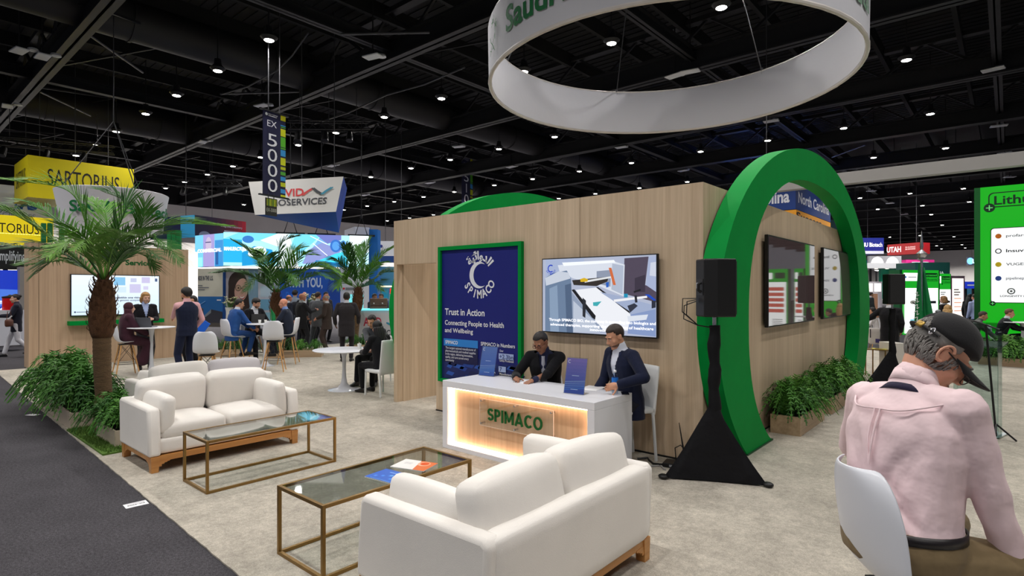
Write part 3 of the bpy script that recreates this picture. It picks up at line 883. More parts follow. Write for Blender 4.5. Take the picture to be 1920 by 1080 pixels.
t, s = skirted_speaker((-2.17, 5.52, CZ), [(-2.55, 5.2, CZ), (-1.70, 5.62, CZ), (-2.28, 5.74, CZ)], 1.58, facing(1340, 62), 'black skirted tripod stand before the near foot of the big green arch', 'black loudspeaker on the skirted stand before the oak corner')
m = MB()
for k, (dx, dz) in enumerate(((.0, .0), (.03, .03), (.02, -.04))):
    m.tube([(-.05, -.165, .17 + dz * .4), (-.09 - dx, -.24 - dx, .15 + dz), (-.08 - dx, -.25 - dx, .02 + dz), (-.02, -.16, -.08), (.02, -.04, -.10)], .006, 6)
m.obj('signal_cable', BLACKP, s)
p = on_z(1258, 862, 0)
t = thing('wireless_receiver', 'small black receiver box with a tall aerial on the floor by the oak wall', 'receiver', (-2.62, 5.66, CZ), .2)
MB().b2((-.13, -.09, 0), (.13, .09, .045)).obj('box', BLACKP, t, smooth=False, bev=.004); 
m = MB(); m.tube([(.06, .07, .02), (.05, .07, .16), (.0, .09, .44)], [.011, .010, .004], 8); m.obj('aerial', BLACKP, t)
m = MB(); m.tube([(-.03, .08, .03), (-.04, .08, .17), (.02, .07, .21), (.07, .07, .16)], .006, 6); m.obj('loop_lead', BLACKP, t)
m = MB(); m.b2((-.06, -.092, .012), (.06, -.09, .034)); m.obj('front_label', P_((140, 142, 148)), t, smooth=False)
pts = [(-3.05 + .07 * k + .02 * math.sin(k * 2.2), 5.6 + .07 * math.sin(k * 1.3), CZ + .012 + .012 * (k % 3 == 1)) for k in range(9)]
cable('power_cable', 'black power cable snaking over the carpet behind the desk end', pts, .011, BLACKP)
pts = [(-2.95 + .05 * k, 5.5 + .05 * math.sin(k * 1.7 + 1), CZ + .01) for k in range(7)]
cable('power_cable', 'grey flat lead lying in front of the receiver box', pts, .009, M('grey_lead', (150, 148, 146), .6))

# ================================================================== SEATING AND TABLES
LINEN = M('cream_linen', (234, 229, 223), .9, bump=(230, .22, .004), sheen=.15, vary=(4, .03))
TEAK = wood('honey_oak', (206, 148, 84), (170, 112, 56), 'X', .4, 30, 6)
BRASS = M('aged_brass', (142, 112, 64), .38, metal=.75, vary=(9, .10))
GLASS = clear('smoked_glass', (222, 228, 226), .05)
def sofa(name, label, loc, rz, w=1.62, d=1.0, grey=None):
    t = thing(name, label, 'sofa', loc, rz)
    hw, hd = w / 2, d / 2
    m = MB(); m.cushion((0, -.02, .245), (w - .06, d - .08, .16), .03, 0, n=6); m.obj('seat_base', LINEN, t, sharp=0)
    for s in (-1, 1):
        m = MB(); x0, x1 = s * (hw - .12), s * hw
        out = [(-hd + .03, .16), (hd - .02, .16), (hd - .035, .40), (hd - .06, .61), (hd - .09, .645), (-hd + .05, .66), (-hd + .01, .63)]
        m.prism([(x0, y, z) for y, z in out], (x1 - x0, 0, 0)); m.obj('armrest', LINEN, t, bev=.03, seg=3, sharp=50)
        m = MB(); fr = Matrix.Rotation(math.radians(-5 * s), 3, 'Y')
        m.cushion((s * (hw - .20), .08, .545), (.13, .70, .42), .05, .025, axis=0, fr=fr, crown=.012); m.obj('side_cushion', LINEN, t, sharp=0)
    m = MB(); m.cushion((0, -hd + .07, .41), (w - .1, .15, .50), .05, .0, axis=1, n=8); m.obj('backrest', LINEN, t, sharp=0)
    for s in (-1, 1):
        m = MB(); m.cushion((s * (w / 4 - .055), .06, .385), ((w - .26) / 2 - .005, d - .25, .17), .06, .03, crown=.01); m.obj('seat_cushion', LINEN, t, sharp=0)
        m = MB(); fr = Matrix.Rotation(math.radians(-12), 3, 'X') @ Matrix.Rotation(math.radians(2 * s), 3, 'Y')
        m.cushion((s * (w / 4 - .045), -hd + .24, .645), ((w - .20) / 2, .20, .47), .06, .04, axis=1, fr=fr, crown=.018); 
        ob = m.obj('back_cushion', grey if grey and s > 0 else LINEN, t, sharp=0)
    m = MB(); m.b2((-hw + .034, -hd + .034, .105), (hw - .034, hd - .034, .16)); m.obj('wooden_plinth', TEAK, t, smooth=False)
    for sx in (-1, 1):
        for sy in (-1, 1):
            m = MB(); cx, cy = sx * (hw - .028), sy * (hd - .028)
            def P3(a, b, z): return (cx - sx * a, cy - sy * b, z)
            lo, hi = [P3(0, 0, 0), P3(.065, 0, 0), P3(.065, .065, 0), P3(0, .065, 0)], [P3(-.004, -.004, .158), P3(.078, -.004, .158), P3(.078, .078, .158), P3(-.004, .078, .158)]
            m.rings([[Vector(p) for p in lo], [Vector(p) for p in hi]])
            for q in range(4):
                a0, a1 = .07 + .025 * q, .095 + .025 * q; d0 = .05 - .05 * (q / 4) ** .6; 
                m.b2(P3(a0, .003, .105 - d0), P3(a1, .04, .112)); m.b2(P3(.003, a0, .105 - d0), P3(.04, a1, .112))
            m.obj('leg', TEAK, t, smooth=False)
    return t
sofa('loveseat', 'cream loveseat beside the palm trunk, facing the two brass tables', (-6.97, 2.76, CZ), -PI / 2)
sofa('loveseat', 'cream loveseat seen from behind, its back to the loudspeaker stand', (-2.38, 2.78, CZ), PI / 2, w=1.66, d=1.10)
sofa('loveseat', 'cream loveseat with grey cushion standing back to back behind the palm', (-8.62, 3.24, CZ), PI / 2, grey=M('grey_linen', (196, 192, 196), .9, bump=(230, .22, .004)))

def coffee_table(label, x0, y0, x1, y1, h=.48):
    t = thing('coffee_table', label, 'coffee table', ((x0 + x1) / 2, (y0 + y1) / 2, CZ))
    a, b, r = (x1 - x0) / 2, (y1 - y0) / 2, .024
    for sx in (-1, 1):
        for sy in (-1, 1):
            m = MB(); m.b2((sx * a, sy * b, 0), (sx * (a - r), sy * (b - r), h)); m.obj('leg', BRASS, t, smooth=False, bev=.002)
    for z, n in ((h - r, 'top_rail'), (0, 'bottom_rail')):
        for s in (-1, 1):
            m = MB(); m.b2((-a + r, s * b, z), (a - r, s * (b - r), z + r)); m.obj(n, BRASS, t, smooth=False, bev=.002)
            m = MB(); m.b2((s * a, -b + r, z), (s * (a - r), b - r, z + r)); m.obj(n, BRASS, t, smooth=False, bev=.002)
    m = MB(); m.b2((-a + r + .001, -b + r + .001, h - .012), (a - r - .001, b - r - .001, h - .003)); m.obj('glass_top', GLASS, t, smooth=False)
coffee_table('long brass framed glass table before the loveseat by the palm', -6.02, 2.10, -5.46, 3.42)
coffee_table('long brass framed glass table with two brochures on it', -3.86, 1.95, -3.27, 3.28)
def brochure(px, py, size, rz, lab, paint, name='brochure'):
    p = on_z(px, py, CZ + .48)
    t = thing(name, lab, 'brochure', (p.x, p.y, CZ + .478), rz)
    w, h = size
    m = MB(); m.b2((-w / 2, -h / 2, 0), (w / 2, h / 2, .004)); m.obj('pages', P_((238, 238, 240)), t, smooth=False)
    A = Art(.0003); paint(A, w, h); A.obj('cover', t, (0, 0, .0041), U=(1, 0, 0), V=(0, 1, 0))
def paintA(A, w, h):
    A.rect(-w / 2, -h / 2, w / 2, h / 2, P_((14, 92, 200), .3))
    for k in range(5): A.rect(-.11 + .05 * k, -.06 + .025 * (k % 3), -.085 + .05 * k, -.035 + .025 * (k % 3), P_((70, 150, 230), .3)); A.k -= 1
    A.k += 1; A.circ(.01, .01, .014, P_((120, 190, 240), .3)); A.rect(-.06, .055, .02, .066, P_((160, 205, 250), .3))
    A.rect(-.1, -.10, .1, -.094, P_((120, 180, 240), .3))
def paintB(A, w, h):
    A.rect(-w / 2, -h / 2, w / 2, h / 2, P_((240, 238, 236), .3))
    A.poly([(w / 2, h / 2), (.0, h / 2)] + [(.02 + .10 * math.cos(math.radians(a)) - .03, .02 + .10 * math.sin(math.radians(a))) for a in range(80, -81, -16)][:0] + [(.02, .02), (.05, -h / 2), (w / 2, -h / 2)], P_((228, 120, 70), .3))
    A.circ(.06, .045, .052, P_((240, 190, 160), .3)); A.circ(.065, .05, .036, P_((226, 90, 40), .3)); A.circ(-.05, -.01, .075, P_((240, 238, 236), .3))
    for k in range(3): A.rect(-.10, .03 - k * .015, -.03, .034 - k * .015, P_((150, 152, 160), .3)); A.k -= 1
brochure(731, 893, (.30, .215), .12, 'blue brochure lying on the glass table top', paintA)
brochure(777, 872, (.30, .215), .30, 'white and orange brochure on the glass table beside the blue one', paintB)
p = on_z(255, 946, 0)
t = thing('floor_plaque', 'white numbered card lying on the charcoal aisle carpet', 'card', (p.x, p.y, .001), facing(255, -12))
MB().b2((-.085, -.06, 0), (.085, .06, .002)).obj('card', P_((236, 236, 240)), t, smooth=False)
A = Art(.0003); A.text('EX-4909', 0, -.01, .026, P_((20, 20, 24)), .02, 'c'); A.rect(-.07, -.042, .06, -.032, P_((190, 190, 196))); A.obj('print', t, (0, 0, .0022), U=(-1, 0, 0), V=(0, -1, 0))
p = on_z(62, 778, 0)
o = MB().box((0, 0, .0015), (.17, .10, .003), rz=.5).obj('floor_card', P_((236, 236, 240))); o.location = (p.x, p.y, .001); tag(o, 'small white card lying on the carpet edge below the ferns', 'card')

# moulded shell chairs
SHELL = M('white_moulded_plastic', (224, 226, 234), .32)
BEECH = wood('beech_leg', (214, 166, 108), (186, 136, 80), 'Z', .4, 30, 8)
def shell_mesh(mb, sh):
    prof = [(.235, -.035, .175), (.215, -.008, .20), (.12, -.012, .222), (.0, -.022, .23), (-.11, -.008, .23), (-.185, .05, .228), (-.222, .14, .226), (-.243, .24, .222), (-.258, .34, .205), (-.268, .41, .165), (-.272, .44, .11)]
    P = []
    for i, (y, z, hw) in enumerate(prof):
        row = []
        back = max(0, min(1, (i - 3) / 4))
        for k in range(13):
            u = -1 + k / 6
            e = abs(u) ** 2.6
            up = .045 * e * (1 - back * .9); fw = .055 * e * back
            row.append((u * hw, y + fw + (.02 * (u * u) if back > .5 else 0), sh + z + up - (.03 * abs(u) ** 4 if i < 2 else 0)))
        P.append(row)
    mb.grid(P)
def shell_chair(label, loc, rz, sh=.46, foot=False, group=None):
    t = thing('shell_chair', label, 'chair', loc, rz, group)
    m = MB(); shell_mesh(m, sh); ob = m.obj('seat_shell', SHELL, t, sharp=0, solid=.009)
    ob.modifiers.new('soft', 'SUBSURF').render_levels = 1
    m = MB()
    for sx in (-1, 1):
        for sy in (-1, 1):
            top, bot = Vector((sx * .11, sy * .10, sh - .045)), Vector((sx * (.20 + .03 * (sh > .6)), sy * (.19 + .03 * (sh > .6)), 0))
            l = MB(); l.tube([top, bot], [.017, .012], 10); l.obj('leg', BEECH, t)
            k = top.lerp(bot, .55); q = Vector((-sx * .10, sy * .10, sh - .05)); m.tube([k, q], .0045, 6); q = Vector((sx * .10, -sy * .10, sh - .05)); m.tube([k, q], .0045, 6)
    m.b2((-.13, -.12, sh - .05), (.13, .12, sh - .034))
    m.obj('wire_strut', BLACKP, t)
    if foot:
        m = MB(); e = .185
        m.tube([(-e, -e, .26), (e, -e, .26), (e, e, .26), (-e, e, .26), (-e, -e, .26)], .006, 6); m.obj('foot_ring', BLACKP, t)
    return t
LEATHER = M('white_leatherette', (228, 230, 232), .4)
def side_chair(label, loc, rz, sh=.50, bh=1.02):
    t = thing('side_chair', label, 'chair', loc, rz)
    m = MB(); m.cushion((0, 0, sh - .03), (.42, .42, .06), .025, .01, n=6); m.obj('seat', LEATHER, t, sharp=0)
    m = MB(); fr = Matrix.Rotation(math.radians(7), 3, 'X'); m.cushion((0, -.235, (sh + bh) / 2 - .04), (.41, .035, bh - sh + .09), .016, .004, axis=1, n=6, fr=fr); m.obj('backrest', LEATHER, t, sharp=0)
    for sx in (-1, 1):
        for sy in (-1, 1):
            m = MB(); m.bar((sx * .19, sy * .19, sh - .05), (sx * .195, sy * .20 + (-.03 if sy < 0 else 0), 0), .026); m.obj('leg', LEATHER, t, smooth=False, bev=.004)
    return t
def tulip_table(label, p, h, r, name='pedestal_table'):
    t = thing(name, label, 'table', (p[0], p[1], CZ))
    m = MB(); m.lathe([(.001, h - .022), (r - .02, h - .022), (r, h - .012), (r, h - .004), (r - .006, h), (.001, h)], 48); m.obj('tabletop', WHITE, t, sharp=50)
    b = min(.30, r * .52)
    m = MB(); m.lathe([(b, 0), (b, .008), (b * .75, .022), (b * .4, .05), (.06, .12), (.042, .22), (.032, .42 * h / .75), (.036, .6 * h / .75), (.06, h - .06), (.11, h - .022)], 32); m.obj('pedestal', M('white_enamel', (214, 216, 224), .15), t, sharp=60)
    return t
TT = (-9.32, 6.0)
tulip_table('low round white pedestal table before the seated couple', TT, .75, .56)
def cup(lab, p, h=.09, r=.034, mat=None):
    t = thing('paper_cup', lab, 'cup', p)
    m = MB(); m.lathe([(.001, 0), (r * .75, 0), (r, h), (r * .93, h), (r * .70, .006), (.001, .006)], 16); m.obj('cup_body', mat or P_((240, 240, 236)), t)
    m = MB(); m.lathe([(r * .97, h - .004), (r * 1.06, h), (r * .97, h + .005)], 16, cap=False); m.obj('rolled_rim', P_((246, 246, 244)), t)
v = at_d(674, 10.65)
cup('white paper cup on the low round table beside the seated couple', (v.x, v.y, CZ + .75), .10, .04)
HT = at_d(497, 14.0)
tulip_table('high round white table of the suited men on wooden stools', HT, 1.04, .42, 'bar_table')
FT = at_d(284, 12.6)
tulip_table('high round white table beside the standing man in the waistcoat', FT, 1.04, .46, 'bar_table')
v = at_d(487, 13.85); cup('white paper cup on the high table near the dark suited man', (v.x, v.y, CZ + 1.04))
v = at_d(498, 14.0); cup('white paper cup on the high table beside the tiny flag', (v.x, v.y, CZ + 1.04), .085, .032)
t = thing('table_flag', 'tiny green table flag standing on the high round table', 'flag', at_d(509, 14.05) + Vector((0, 0, CZ + 1.04)), facing(509, 0))
m = MB(); m.lathe([(.04, 0), (.04, .012), (.008, .02)], 12); m.tube([(0, 0, .01), (-.03, 0, .42)], .005, 6); m.obj('pole', CHROME, t)
m = MB(); m.grid([[(-.03 + .008 * i + .018 * i * (.9 if j else .2), .012 * math.sin(i * 1.5 + j), .40 - .31 * j - .02 * i) for i in range(6)] for j in (0, .33, .66, 1)]); m.obj('cloth', M('flag_green', (0, 118, 60), .7), t, solid=.003)
LAPK = M('laptop_grey', (84, 86, 92), .4, metal=.3)
def laptop(lab, p, rz, dark=False):
    t = thing('laptop', lab, 'laptop', p, rz)
    MB().b2((-.16, -.11, 0), (.16, .11, .014)).obj('keyboard_base', BLACKP if dark else LAPK, t, smooth=False, bev=.004)
    m = MB(); m.box((0, .135, .11), (.32, .010, .215), mat=Matrix.Rotation(math.radians(-16), 3, 'X')); m.obj('lid', BLACKP if dark else LAPK, t, smooth=False, bev=.004)
v = at_d(482, 14.22); laptop('dark open laptop on the high table before the suited man', (v.x, v.y, CZ + 1.04), facing(482, 10), True)
v = at_d(276, 12.55); laptop('open grey laptop before the blonde woman in black', (v.x, v.y, CZ + 1.04), facing(276, -150))
# acrylic lectern, microphone stand and flag beyond the man in the cap
LE = on_z(1836, 812, CZ)
t = thing('lectern', 'clear acrylic lectern on the carpet beyond the man in the cap', 'lectern', LE, facing(1836, 14))
CLEAR = clear('lectern_acrylic', (222, 234, 232), .07)
m = MB(); m.b2((-.25, -.2, 0), (.25, .2, .02)); m.obj('foot_plate', CLEAR, t, smooth=False)
m = MB(); m.b2((-.23, -.012, .02), (.23, 0, 1.36)); m.obj('front_panel', CLEAR, t, smooth=False)
for s in (-1, 1):
    m = MB(); m.b2((s * .23, -.16, .02), (s * .222, .0, 1.32)); m.obj('side_panel', CLEAR, t, smooth=False)
m = MB(); m.box((0, -.10, 1.38), (.60, .34, .015), mat=Matrix.Rotation(math.radians(14), 3, 'X')); m.obj('reading_top', CLEAR, t, smooth=False)
m = MB(); m.box((0, -.08, 1.16), (.56, .30, .015), mat=Matrix.Rotation(math.radians(10), 3, 'X')); m.obj('inner_shelf', CLEAR, t, smooth=False)
A = Art(.001); A.text('SAUDI ARABIA', 0, 1.13, .03, P_((90, 130, 120)), .02, 'c'); A.obj('front_print', t, (0, -.013, 0))
MS = on_z(1868, 826, CZ)
t = thing('microphone_stand', 'black tripod microphone stand with a boom beside the clear lectern', 'microphone stand', MS, facing(1868, 0))
m = MB(); m.tube([(0, 0, .05), (-.10, 0, 1.42)], .012, 8); m.obj('pole', BLACKP, t)
for a in (20, 150, 265):
    m = MB(); m.tube([(0, 0, .20), (.20 * math.cos(math.radians(a)), .20 * math.sin(math.radians(a)), .01)], .011, 6); m.obj('leg', BLACKP, t)
m = MB(); m.tube([(.03, 0, 1.36), (-.16, .02, 1.44), (-.36, .03, 1.50)], .010, 8); m.obj('boom', BLACKP, t)
m = MB(); m.tube([(-.34, .03, 1.49), (-.54, .05, 1.555)], [.012, .019], 10); m.obj('microphone_body', BLACKP, t)
m = MB(); m.ell((-.575, .052, 1.565), (.034, .028, .028)); m.obj('microphone_head', M('mic_mesh', (120, 122, 126), .5, metal=.6, bump=(200, .5, .004)), t)
FL = at_d(1728, 6.9)
t = thing('standing_flag', 'furled green flag on a silver spear-topped pole behind the man in the cap', 'flag', (FL.x, FL.y, CZ), facing(1728, 0))
m = MB(); m.lathe([(.17, 0), (.17, .02), (.06, .05), (.03, .09)], 24); m.obj('base', CHROME, t)
m = MB(); m.tube([(0, 0, .06), (0, 0, 2.24)], .014, 10); m.obj('pole', CHROME, t)
m = MB(); m.lathe([(.015, 2.20), (.05, 2.215), (.03, 2.23), (.053, 2.26), (.056, 2.285), (.03, 2.31), (.012, 2.33), (.020, 2.37), (.014, 2.44), (.002, 2.56)], 16); m.obj('spear_finial', CHROME, t)
m = MB(); P = []
for j in range(14):
    f = j / 13; z = 2.17 - f * 1.25; row = []
    for i in range(15):
        u = i / 14; wdt = .06 + .27 * f ** 1.1
        row.append((-.03 - .075 * f + u * wdt, .03 * math.sin(u * 13 + f) * (.3 + f), z - .06 * u * (1 - f)))
    P.append(row)
m.grid(P); m.obj('cloth', M('flag_green', (0, 118, 60), .7), t, solid=.004, sharp=0)
A = Art(.002); WPf = P_((226, 232, 228))
for k in range(6):
    z = 1.80 - k * .075; A.line([(-.085 - .004 * k, z), (-.06, z + .025), (-.066, z - .03), (-.045, z - .012)], .008, WPf)
A.obj('script', t, (.02, -.035, 0))
# second loudspeaker, far side
b = at_d(1673, 10.7); bd = Vector(ray(1673)).to_3d()
bx = Vector((.7558, .6547, 0))
t, s = skirted_speaker((b.x, b.y, CZ), [b - bx * .45 + Vector((-.1, -.2, CZ)), b + bx * .45 + Vector((-.1, -.2, CZ)), b + Vector((-.25, .4, CZ))], 1.58, facing(1673, 150), 'black skirted stand farther off between the arch and the man in the cap', 'black loudspeaker on the farther stand beyond the big arch')
t = thing('side_table', 'small brass side table with yellow leaflets beyond the arch', 'side table', at_d(1648, 12.4) + Vector((0, 0, CZ)), facing(1648, 20))
for sx in (-1, 1):
    for sy in (-1, 1): MB().b2((sx * .2, sy * .2, 0), (sx * .18, sy * .18, .56)).obj('leg', BRASS, t, smooth=False)
MB().b2((-.21, -.21, .56), (.21, .21, .58)).obj('tabletop', BRASS, t, smooth=False)
for k in range(3):
    p = at_d(1641 + 7 * k, 12.4 - .05 * k); o = MB().box((0, 0, .004), (.12, .16, .008), rz=.3 + .7 * k).obj('leaflet', P_((232, 222, 90))); o.location = (p.x, p.y, CZ + .58); tag(o, 'yellow leaflet on the small brass side table', 'leaflet', 'yellow leaflets on the side table')

# ================================================================== PALMS AND FERNS
LEAFS = [M('palm_leaf_%d' % i, c, .5, spec=.4, vary=(6, .25)) for i, c in enumerate(((86, 140, 40), (62, 112, 38), (104, 148, 62), (48, 92, 36)))]
TRUNK = M('palm_trunk', (104, 82, 58), .95, bump=(30, .8, .02), vary=[(8, .25), (60, .2)], stretch=(1, 1, 5))
FIBRE = M('palm_fibre', (98, 66, 42), .95, bump=(60, .8, .02), vary=[(14, .35)], stretch=(3, 3, 1))
def spline(P, n):
    P = [Vector(p) for p in P]; P = [P[0] * 2 - P[1]] + P + [P[-1] * 2 - P[-2]]; out = []
    S = len(P) - 3
    for i in range(n + 1):
        u = i / n * S; k = min(int(u), S - 1); t = u - k
        a, b, c, d = P[k:k + 4]
        out.append(.5 * ((2 * b) + (c - a) * t + (2 * a - 5 * b + 4 * c - d) * t * t + (3 * b - a - 3 * c + d) * t ** 3))
    return out
def frond_mesh(pts, rr, leaf=.34, n=62, wid=.024, r0=.013, fold=.22, start=.14):
    """a feather frond along a curve: a stalk and two rows of narrow leaflets"""
    C = spline(pts, n); m = MB()
    m.tube(C[::2], [r0 * (1 - .85 * i / (n / 2)) for i in range(n // 2 + 1)], 6)
    for i in range(int(n * start), n + 1):
        f = i / n
        T = (C[min(i + 1, n)] - C[max(i - 1, 0)]).normalized()
        up = Vector((0, 0, 1)); sd = T.cross(up)
        if sd.length < .2: sd = T.cross(Vector((.6, .8, 0)))
        sd.normalize(); nu = sd.cross(T).normalized()
        L = leaf * (math.sin(PI * min(1, .12 + .88 * (f - start) / (1 - start)) ** .8) * .75 + .28) * rr.uniform(.85, 1.12)
        for s in (-1, 1):
            a = math.radians(rr.uniform(38, 54) - 18 * f)
            d = (T * math.cos(a) + sd * s * math.sin(a) * .9 + nu * fold * rr.uniform(.5, 1.1)).normalized()
            b = C[i]; w = T * wid
            mid = b + d * L * .5; tip = b + d * L + Vector((0, 0, -.16 * L)) + T * .02
            x = d.cross(nu).normalized() * wid * .5; x = w * .55
            m.add([b - x * .6, b + x * .6, mid + x + Vector((0, 0, .004)), mid - x, tip], [(0, 1, 2, 3), (3, 2, 4)])
    return m
def palm(label, base, crown, fronds, rt, leaf, seed, foliage, wid=.024):
    rr = random.Random(seed)
    base, crown = Vector(base), Vector(crown)
    t = thing('potted_palm', label, 'palm tree', base)
    H = crown - base
    m = MB(); R = []; bend = Vector((.04 * math.sin(seed), .04 * math.cos(seed), 0))
    N = 46
    for i in range(N + 1):
        f = i / N * .66; c = H * f + bend * math.sin(f * 3)
        r = rt * (1.28 - .5 * min(1, f * 4) + .14 * f) * (1 + .035 * (i % 2))
        R.append([c + Vector((r * math.cos(2 * PI * k / 18), r * math.sin(2 * PI * k / 18), 0)) for k in range(18)])
    m.rings(R); m.obj('trunk', TRUNK, t, sharp=0)
    m = MB(); R = []
    for i in range(13):
        f = .62 + .38 * i / 12; c = H * f + bend * math.sin(f * 3); r = rt * (.95 + .38 * math.sin(PI * (i / 12) ** .8) ** .8 - .30 * (i / 12) ** 3)
        R.append([c + Vector((r * math.cos(2 * PI * k / 18), r * math.sin(2 * PI * k / 18), 0)) for k in range(18)])
    m.rings(R)
    for i in range(78):
        f = .64 + .36 * (i / 78); a = i * 2.4; c = H * f + bend * math.sin(f * 3); r = rt * (.95 + .38 * math.sin(PI * ((f - .62) / .38) ** .8) ** .8 - .3 * ((f - .62) / .38) ** 3)
        d = Vector((math.cos(a), math.sin(a), 0)); s = Vector((-math.sin(a), math.cos(a), 0)); L = rt * rr.uniform(.7, 1.5)
        p = c + d * r * .85
        m.add([p - s * rt * .22, p + s * rt * .22, p + s * rt * .13 + d * rt * .5 + Vector((0, 0, L * .6)), p - s * rt * .13 + d * rt * .5 + Vector((0, 0, L * .6)), p + d * rt * .42 + Vector((0, 0, L))], [(0, 1, 2, 3), (3, 2, 4)])
    m.obj('fibrous_crown', FIBRE, t, sharp=0)
    for i, P in enumerate(fronds):
        c0 = H * .985
        pts = [c0] + [Vector(p) - base for p in P]
        m = frond_mesh(pts, rr, leaf * rr.uniform(.9, 1.08), wid=wid)
        ob = m.obj('frond', foliage[i % len(foliage)], t, smooth=False)
    return t
def px_fronds(px0, d0, rows):
    return [[at_d(x, d0 + dd * (k + 1) / len(r[0]), y) for k, (x, y) in enumerate(r[0])] for r in rows for dd in (r[1],)]
d1 = 7.5
F1 = [([(165, 430), (128, 358), (18, 338)], -.3), ([(138, 441), (69, 388), (-14, 398)], .3), ([(102, 453), (41, 410), (-50, 372)], -.6), ([(216, 443), (235, 382), (188, 357)], .15),
      ([(268, 442), (335, 420), (428, 424)], .35), ([(268, 450), (310, 458), (338, 492)], -.5), ([(160, 445), (118, 458), (88, 482)], -.9), ([(110, 470), (50, 466), (-40, 452)], .1), ([(135, 490), (90, 492), (46, 498)], .5),
      ([(222, 455), (262, 430), (272, 380)], -.35), ([(180, 470), (160, 452), (138, 470)], -1.0), ([(235, 470), (275, 468), (300, 486)], -.8), ([(200, 440), (196, 395), (170, 372)], .7), ([(240, 478), (272, 480), (292, 505)], .6), ([(212, 462), (228, 440), (250, 442)], -1.1), ([(150, 470), (110, 480), (70, 512)], -.4)]
palm('big palm in the grass patch beside the cream loveseat', (-8.93, 2.2, CZ), at_d(196, d1, 524), px_fronds(196, d1, F1), .115, .50, 3, LEAFS)
d2 = 16.6
F2 = [([(490, 500), (465, 470), (438, 452)], -.5), ([(520, 490), (530, 455), (556, 443)], .2), ([(545, 505), (565, 480), (588, 478)], -.4), ([(535, 500), (550, 472), (570, 464)], .8), ([(480, 522), (440, 510), (400, 512)], .3),
      ([(555, 520), (590, 500), (620, 506)], .4), ([(550, 532), (590, 515), (622, 524)], -.9), ([(495, 530), (478, 522), (462, 545)], -1.2), ([(500, 505), (485, 478), (478, 468)], 1.0), ([(530, 520), (545, 515), (556, 535)], -1.4), ([(505, 500), (500, 480), (488, 490)], -1.5), ([(560, 510), (600, 498), (640, 514)], -.2)]
palm('palm standing behind the suited men at the high table', on_z(517, 665, CZ), at_d(517, d2, 548), px_fronds(517, d2, F2), .125, .62, 5, [LEAFS[1], LEAFS[3], LEAFS[0]], .042)
d3 = 18.0
F3 = [([(660, 500), (652, 478), (648, 460)], -.4), ([(678, 500), (684, 470), (694, 448)], .3), ([(695, 505), (715, 480), (738, 462)], -.2), ([(700, 525), (718, 512), (738, 510)], .4), ([(645, 522), (625, 506), (604, 506)], .2), ([(650, 532), (640, 522), (632, 540)], -.9), ([(690, 535), (705, 530), (716, 545)], -1), ([(668, 500), (665, 475), (670, 462)], 1.0), ([(688, 515), (705, 498), (722, 492)], -1.2), ([(655, 512), (638, 492), (622, 488)], -1.1)]
palm('palm beside the man in the dark suit seen from behind', on_z(663, 655, CZ), at_d(672, d3, 538), px_fronds(672, d3, F3), .125, .62, 8, [LEAFS[3], LEAFS[1], LEAFS[0]], .042)

# patch of turf round the near palm
TURF = M('turf_green', (84, 116, 44), .9, vary=[(20, .3), (3, .2)])
rr = random.Random(11); m = MB()
_c = [(-9.35, 1.86), (-7.62, 1.84), (-7.62, 2.34), (-9.35, 2.5)]
m.prism([(x, y, CZ) for x, y in _c], (0, 0, .02))
for k in range(2600):
    u, v = rr.random(), rr.random()
    x = -9.33 + 1.70 * u; y = 1.86 + v * (.48 + .1 * (1 - u)); h = rr.uniform(.02, .045); a = rr.random() * 6.28
    dx, dy = .006 * math.cos(a), .006 * math.sin(a)
    m.add([(x - dx, y - dy, CZ + .018), (x + dx, y + dy, CZ + .018), (x + rr.uniform(-.02, .02), y + rr.uniform(-.02, .02), CZ + .02 + h)], [(0, 1, 2)])
t = m.obj('turf_mat', TURF, None, smooth=False); tag(t, 'patch of green artificial grass under the near palm', 'grass mat')

FERN = [M('fern_leaf_%d' % i, c, .55, spec=.35, vary=(9, .3)) for i, c in enumerate(((64, 116, 38), (48, 94, 34), (84, 136, 50)))]
def fern_mesh(seed, R=.42, n=34, H=.34, leaf=.06, k=13):
    rr = random.Random(seed); m = MB()
    for i in range(n):
        a = i * 2.39996 + rr.uniform(-.2, .2); e = rr.uniform(.25, 1.0); L = R * rr.uniform(.75, 1.15)
        d = Vector((math.cos(a), math.sin(a), 0)); top = H * rr.uniform(.6, 1.1) * (1.25 - .55 * e)
        C = spline([(0, 0, 0), d * L * e * .35 + Vector((0, 0, top * .8)), d * L * e * .75 + Vector((0, 0, top)), d * L * (e * .55 + .5) + Vector((0, 0, top * (.55 - .5 * e)))], k)
        s = d.cross(Vector((0, 0, 1)))
        for j in range(1, k + 1):
            f = j / k; T = (C[min(j + 1, k)] - C[j - 1]).normalized(); nu = s.cross(T)
            l = leaf * (math.sin(PI * min(1, .15 + f * .85)) * .9 + .2)
            for g in (-1, 1):
                dd = (s * g + T * .5 + nu * .18 + Vector((0, 0, -.15))).normalized(); x = T * leaf * .17
                b = C[j]; m.add([b - x, b + x, b + dd * l * .55 + x * 1.1, b + dd * l * .55 - x * .8, b + dd * l + T * .01], [(0, 1, 2, 3), (3, 2, 4)])
        m.tube(C[::3] + [C[-1]], .004, 4)
    return m
_fm = [fern_mesh(s, .46, 38, .42).mesh('fern', FERN[s % 3], smooth=False) for s in range(3)]
BOXP = M('planter_white', (206, 190, 172), .6)
PLK = wood('planter_oak', (196, 170, 140), (164, 138, 110), 'X', .6, 20, 5)
SOIL = M('potting_soil', (40, 30, 24), .95)
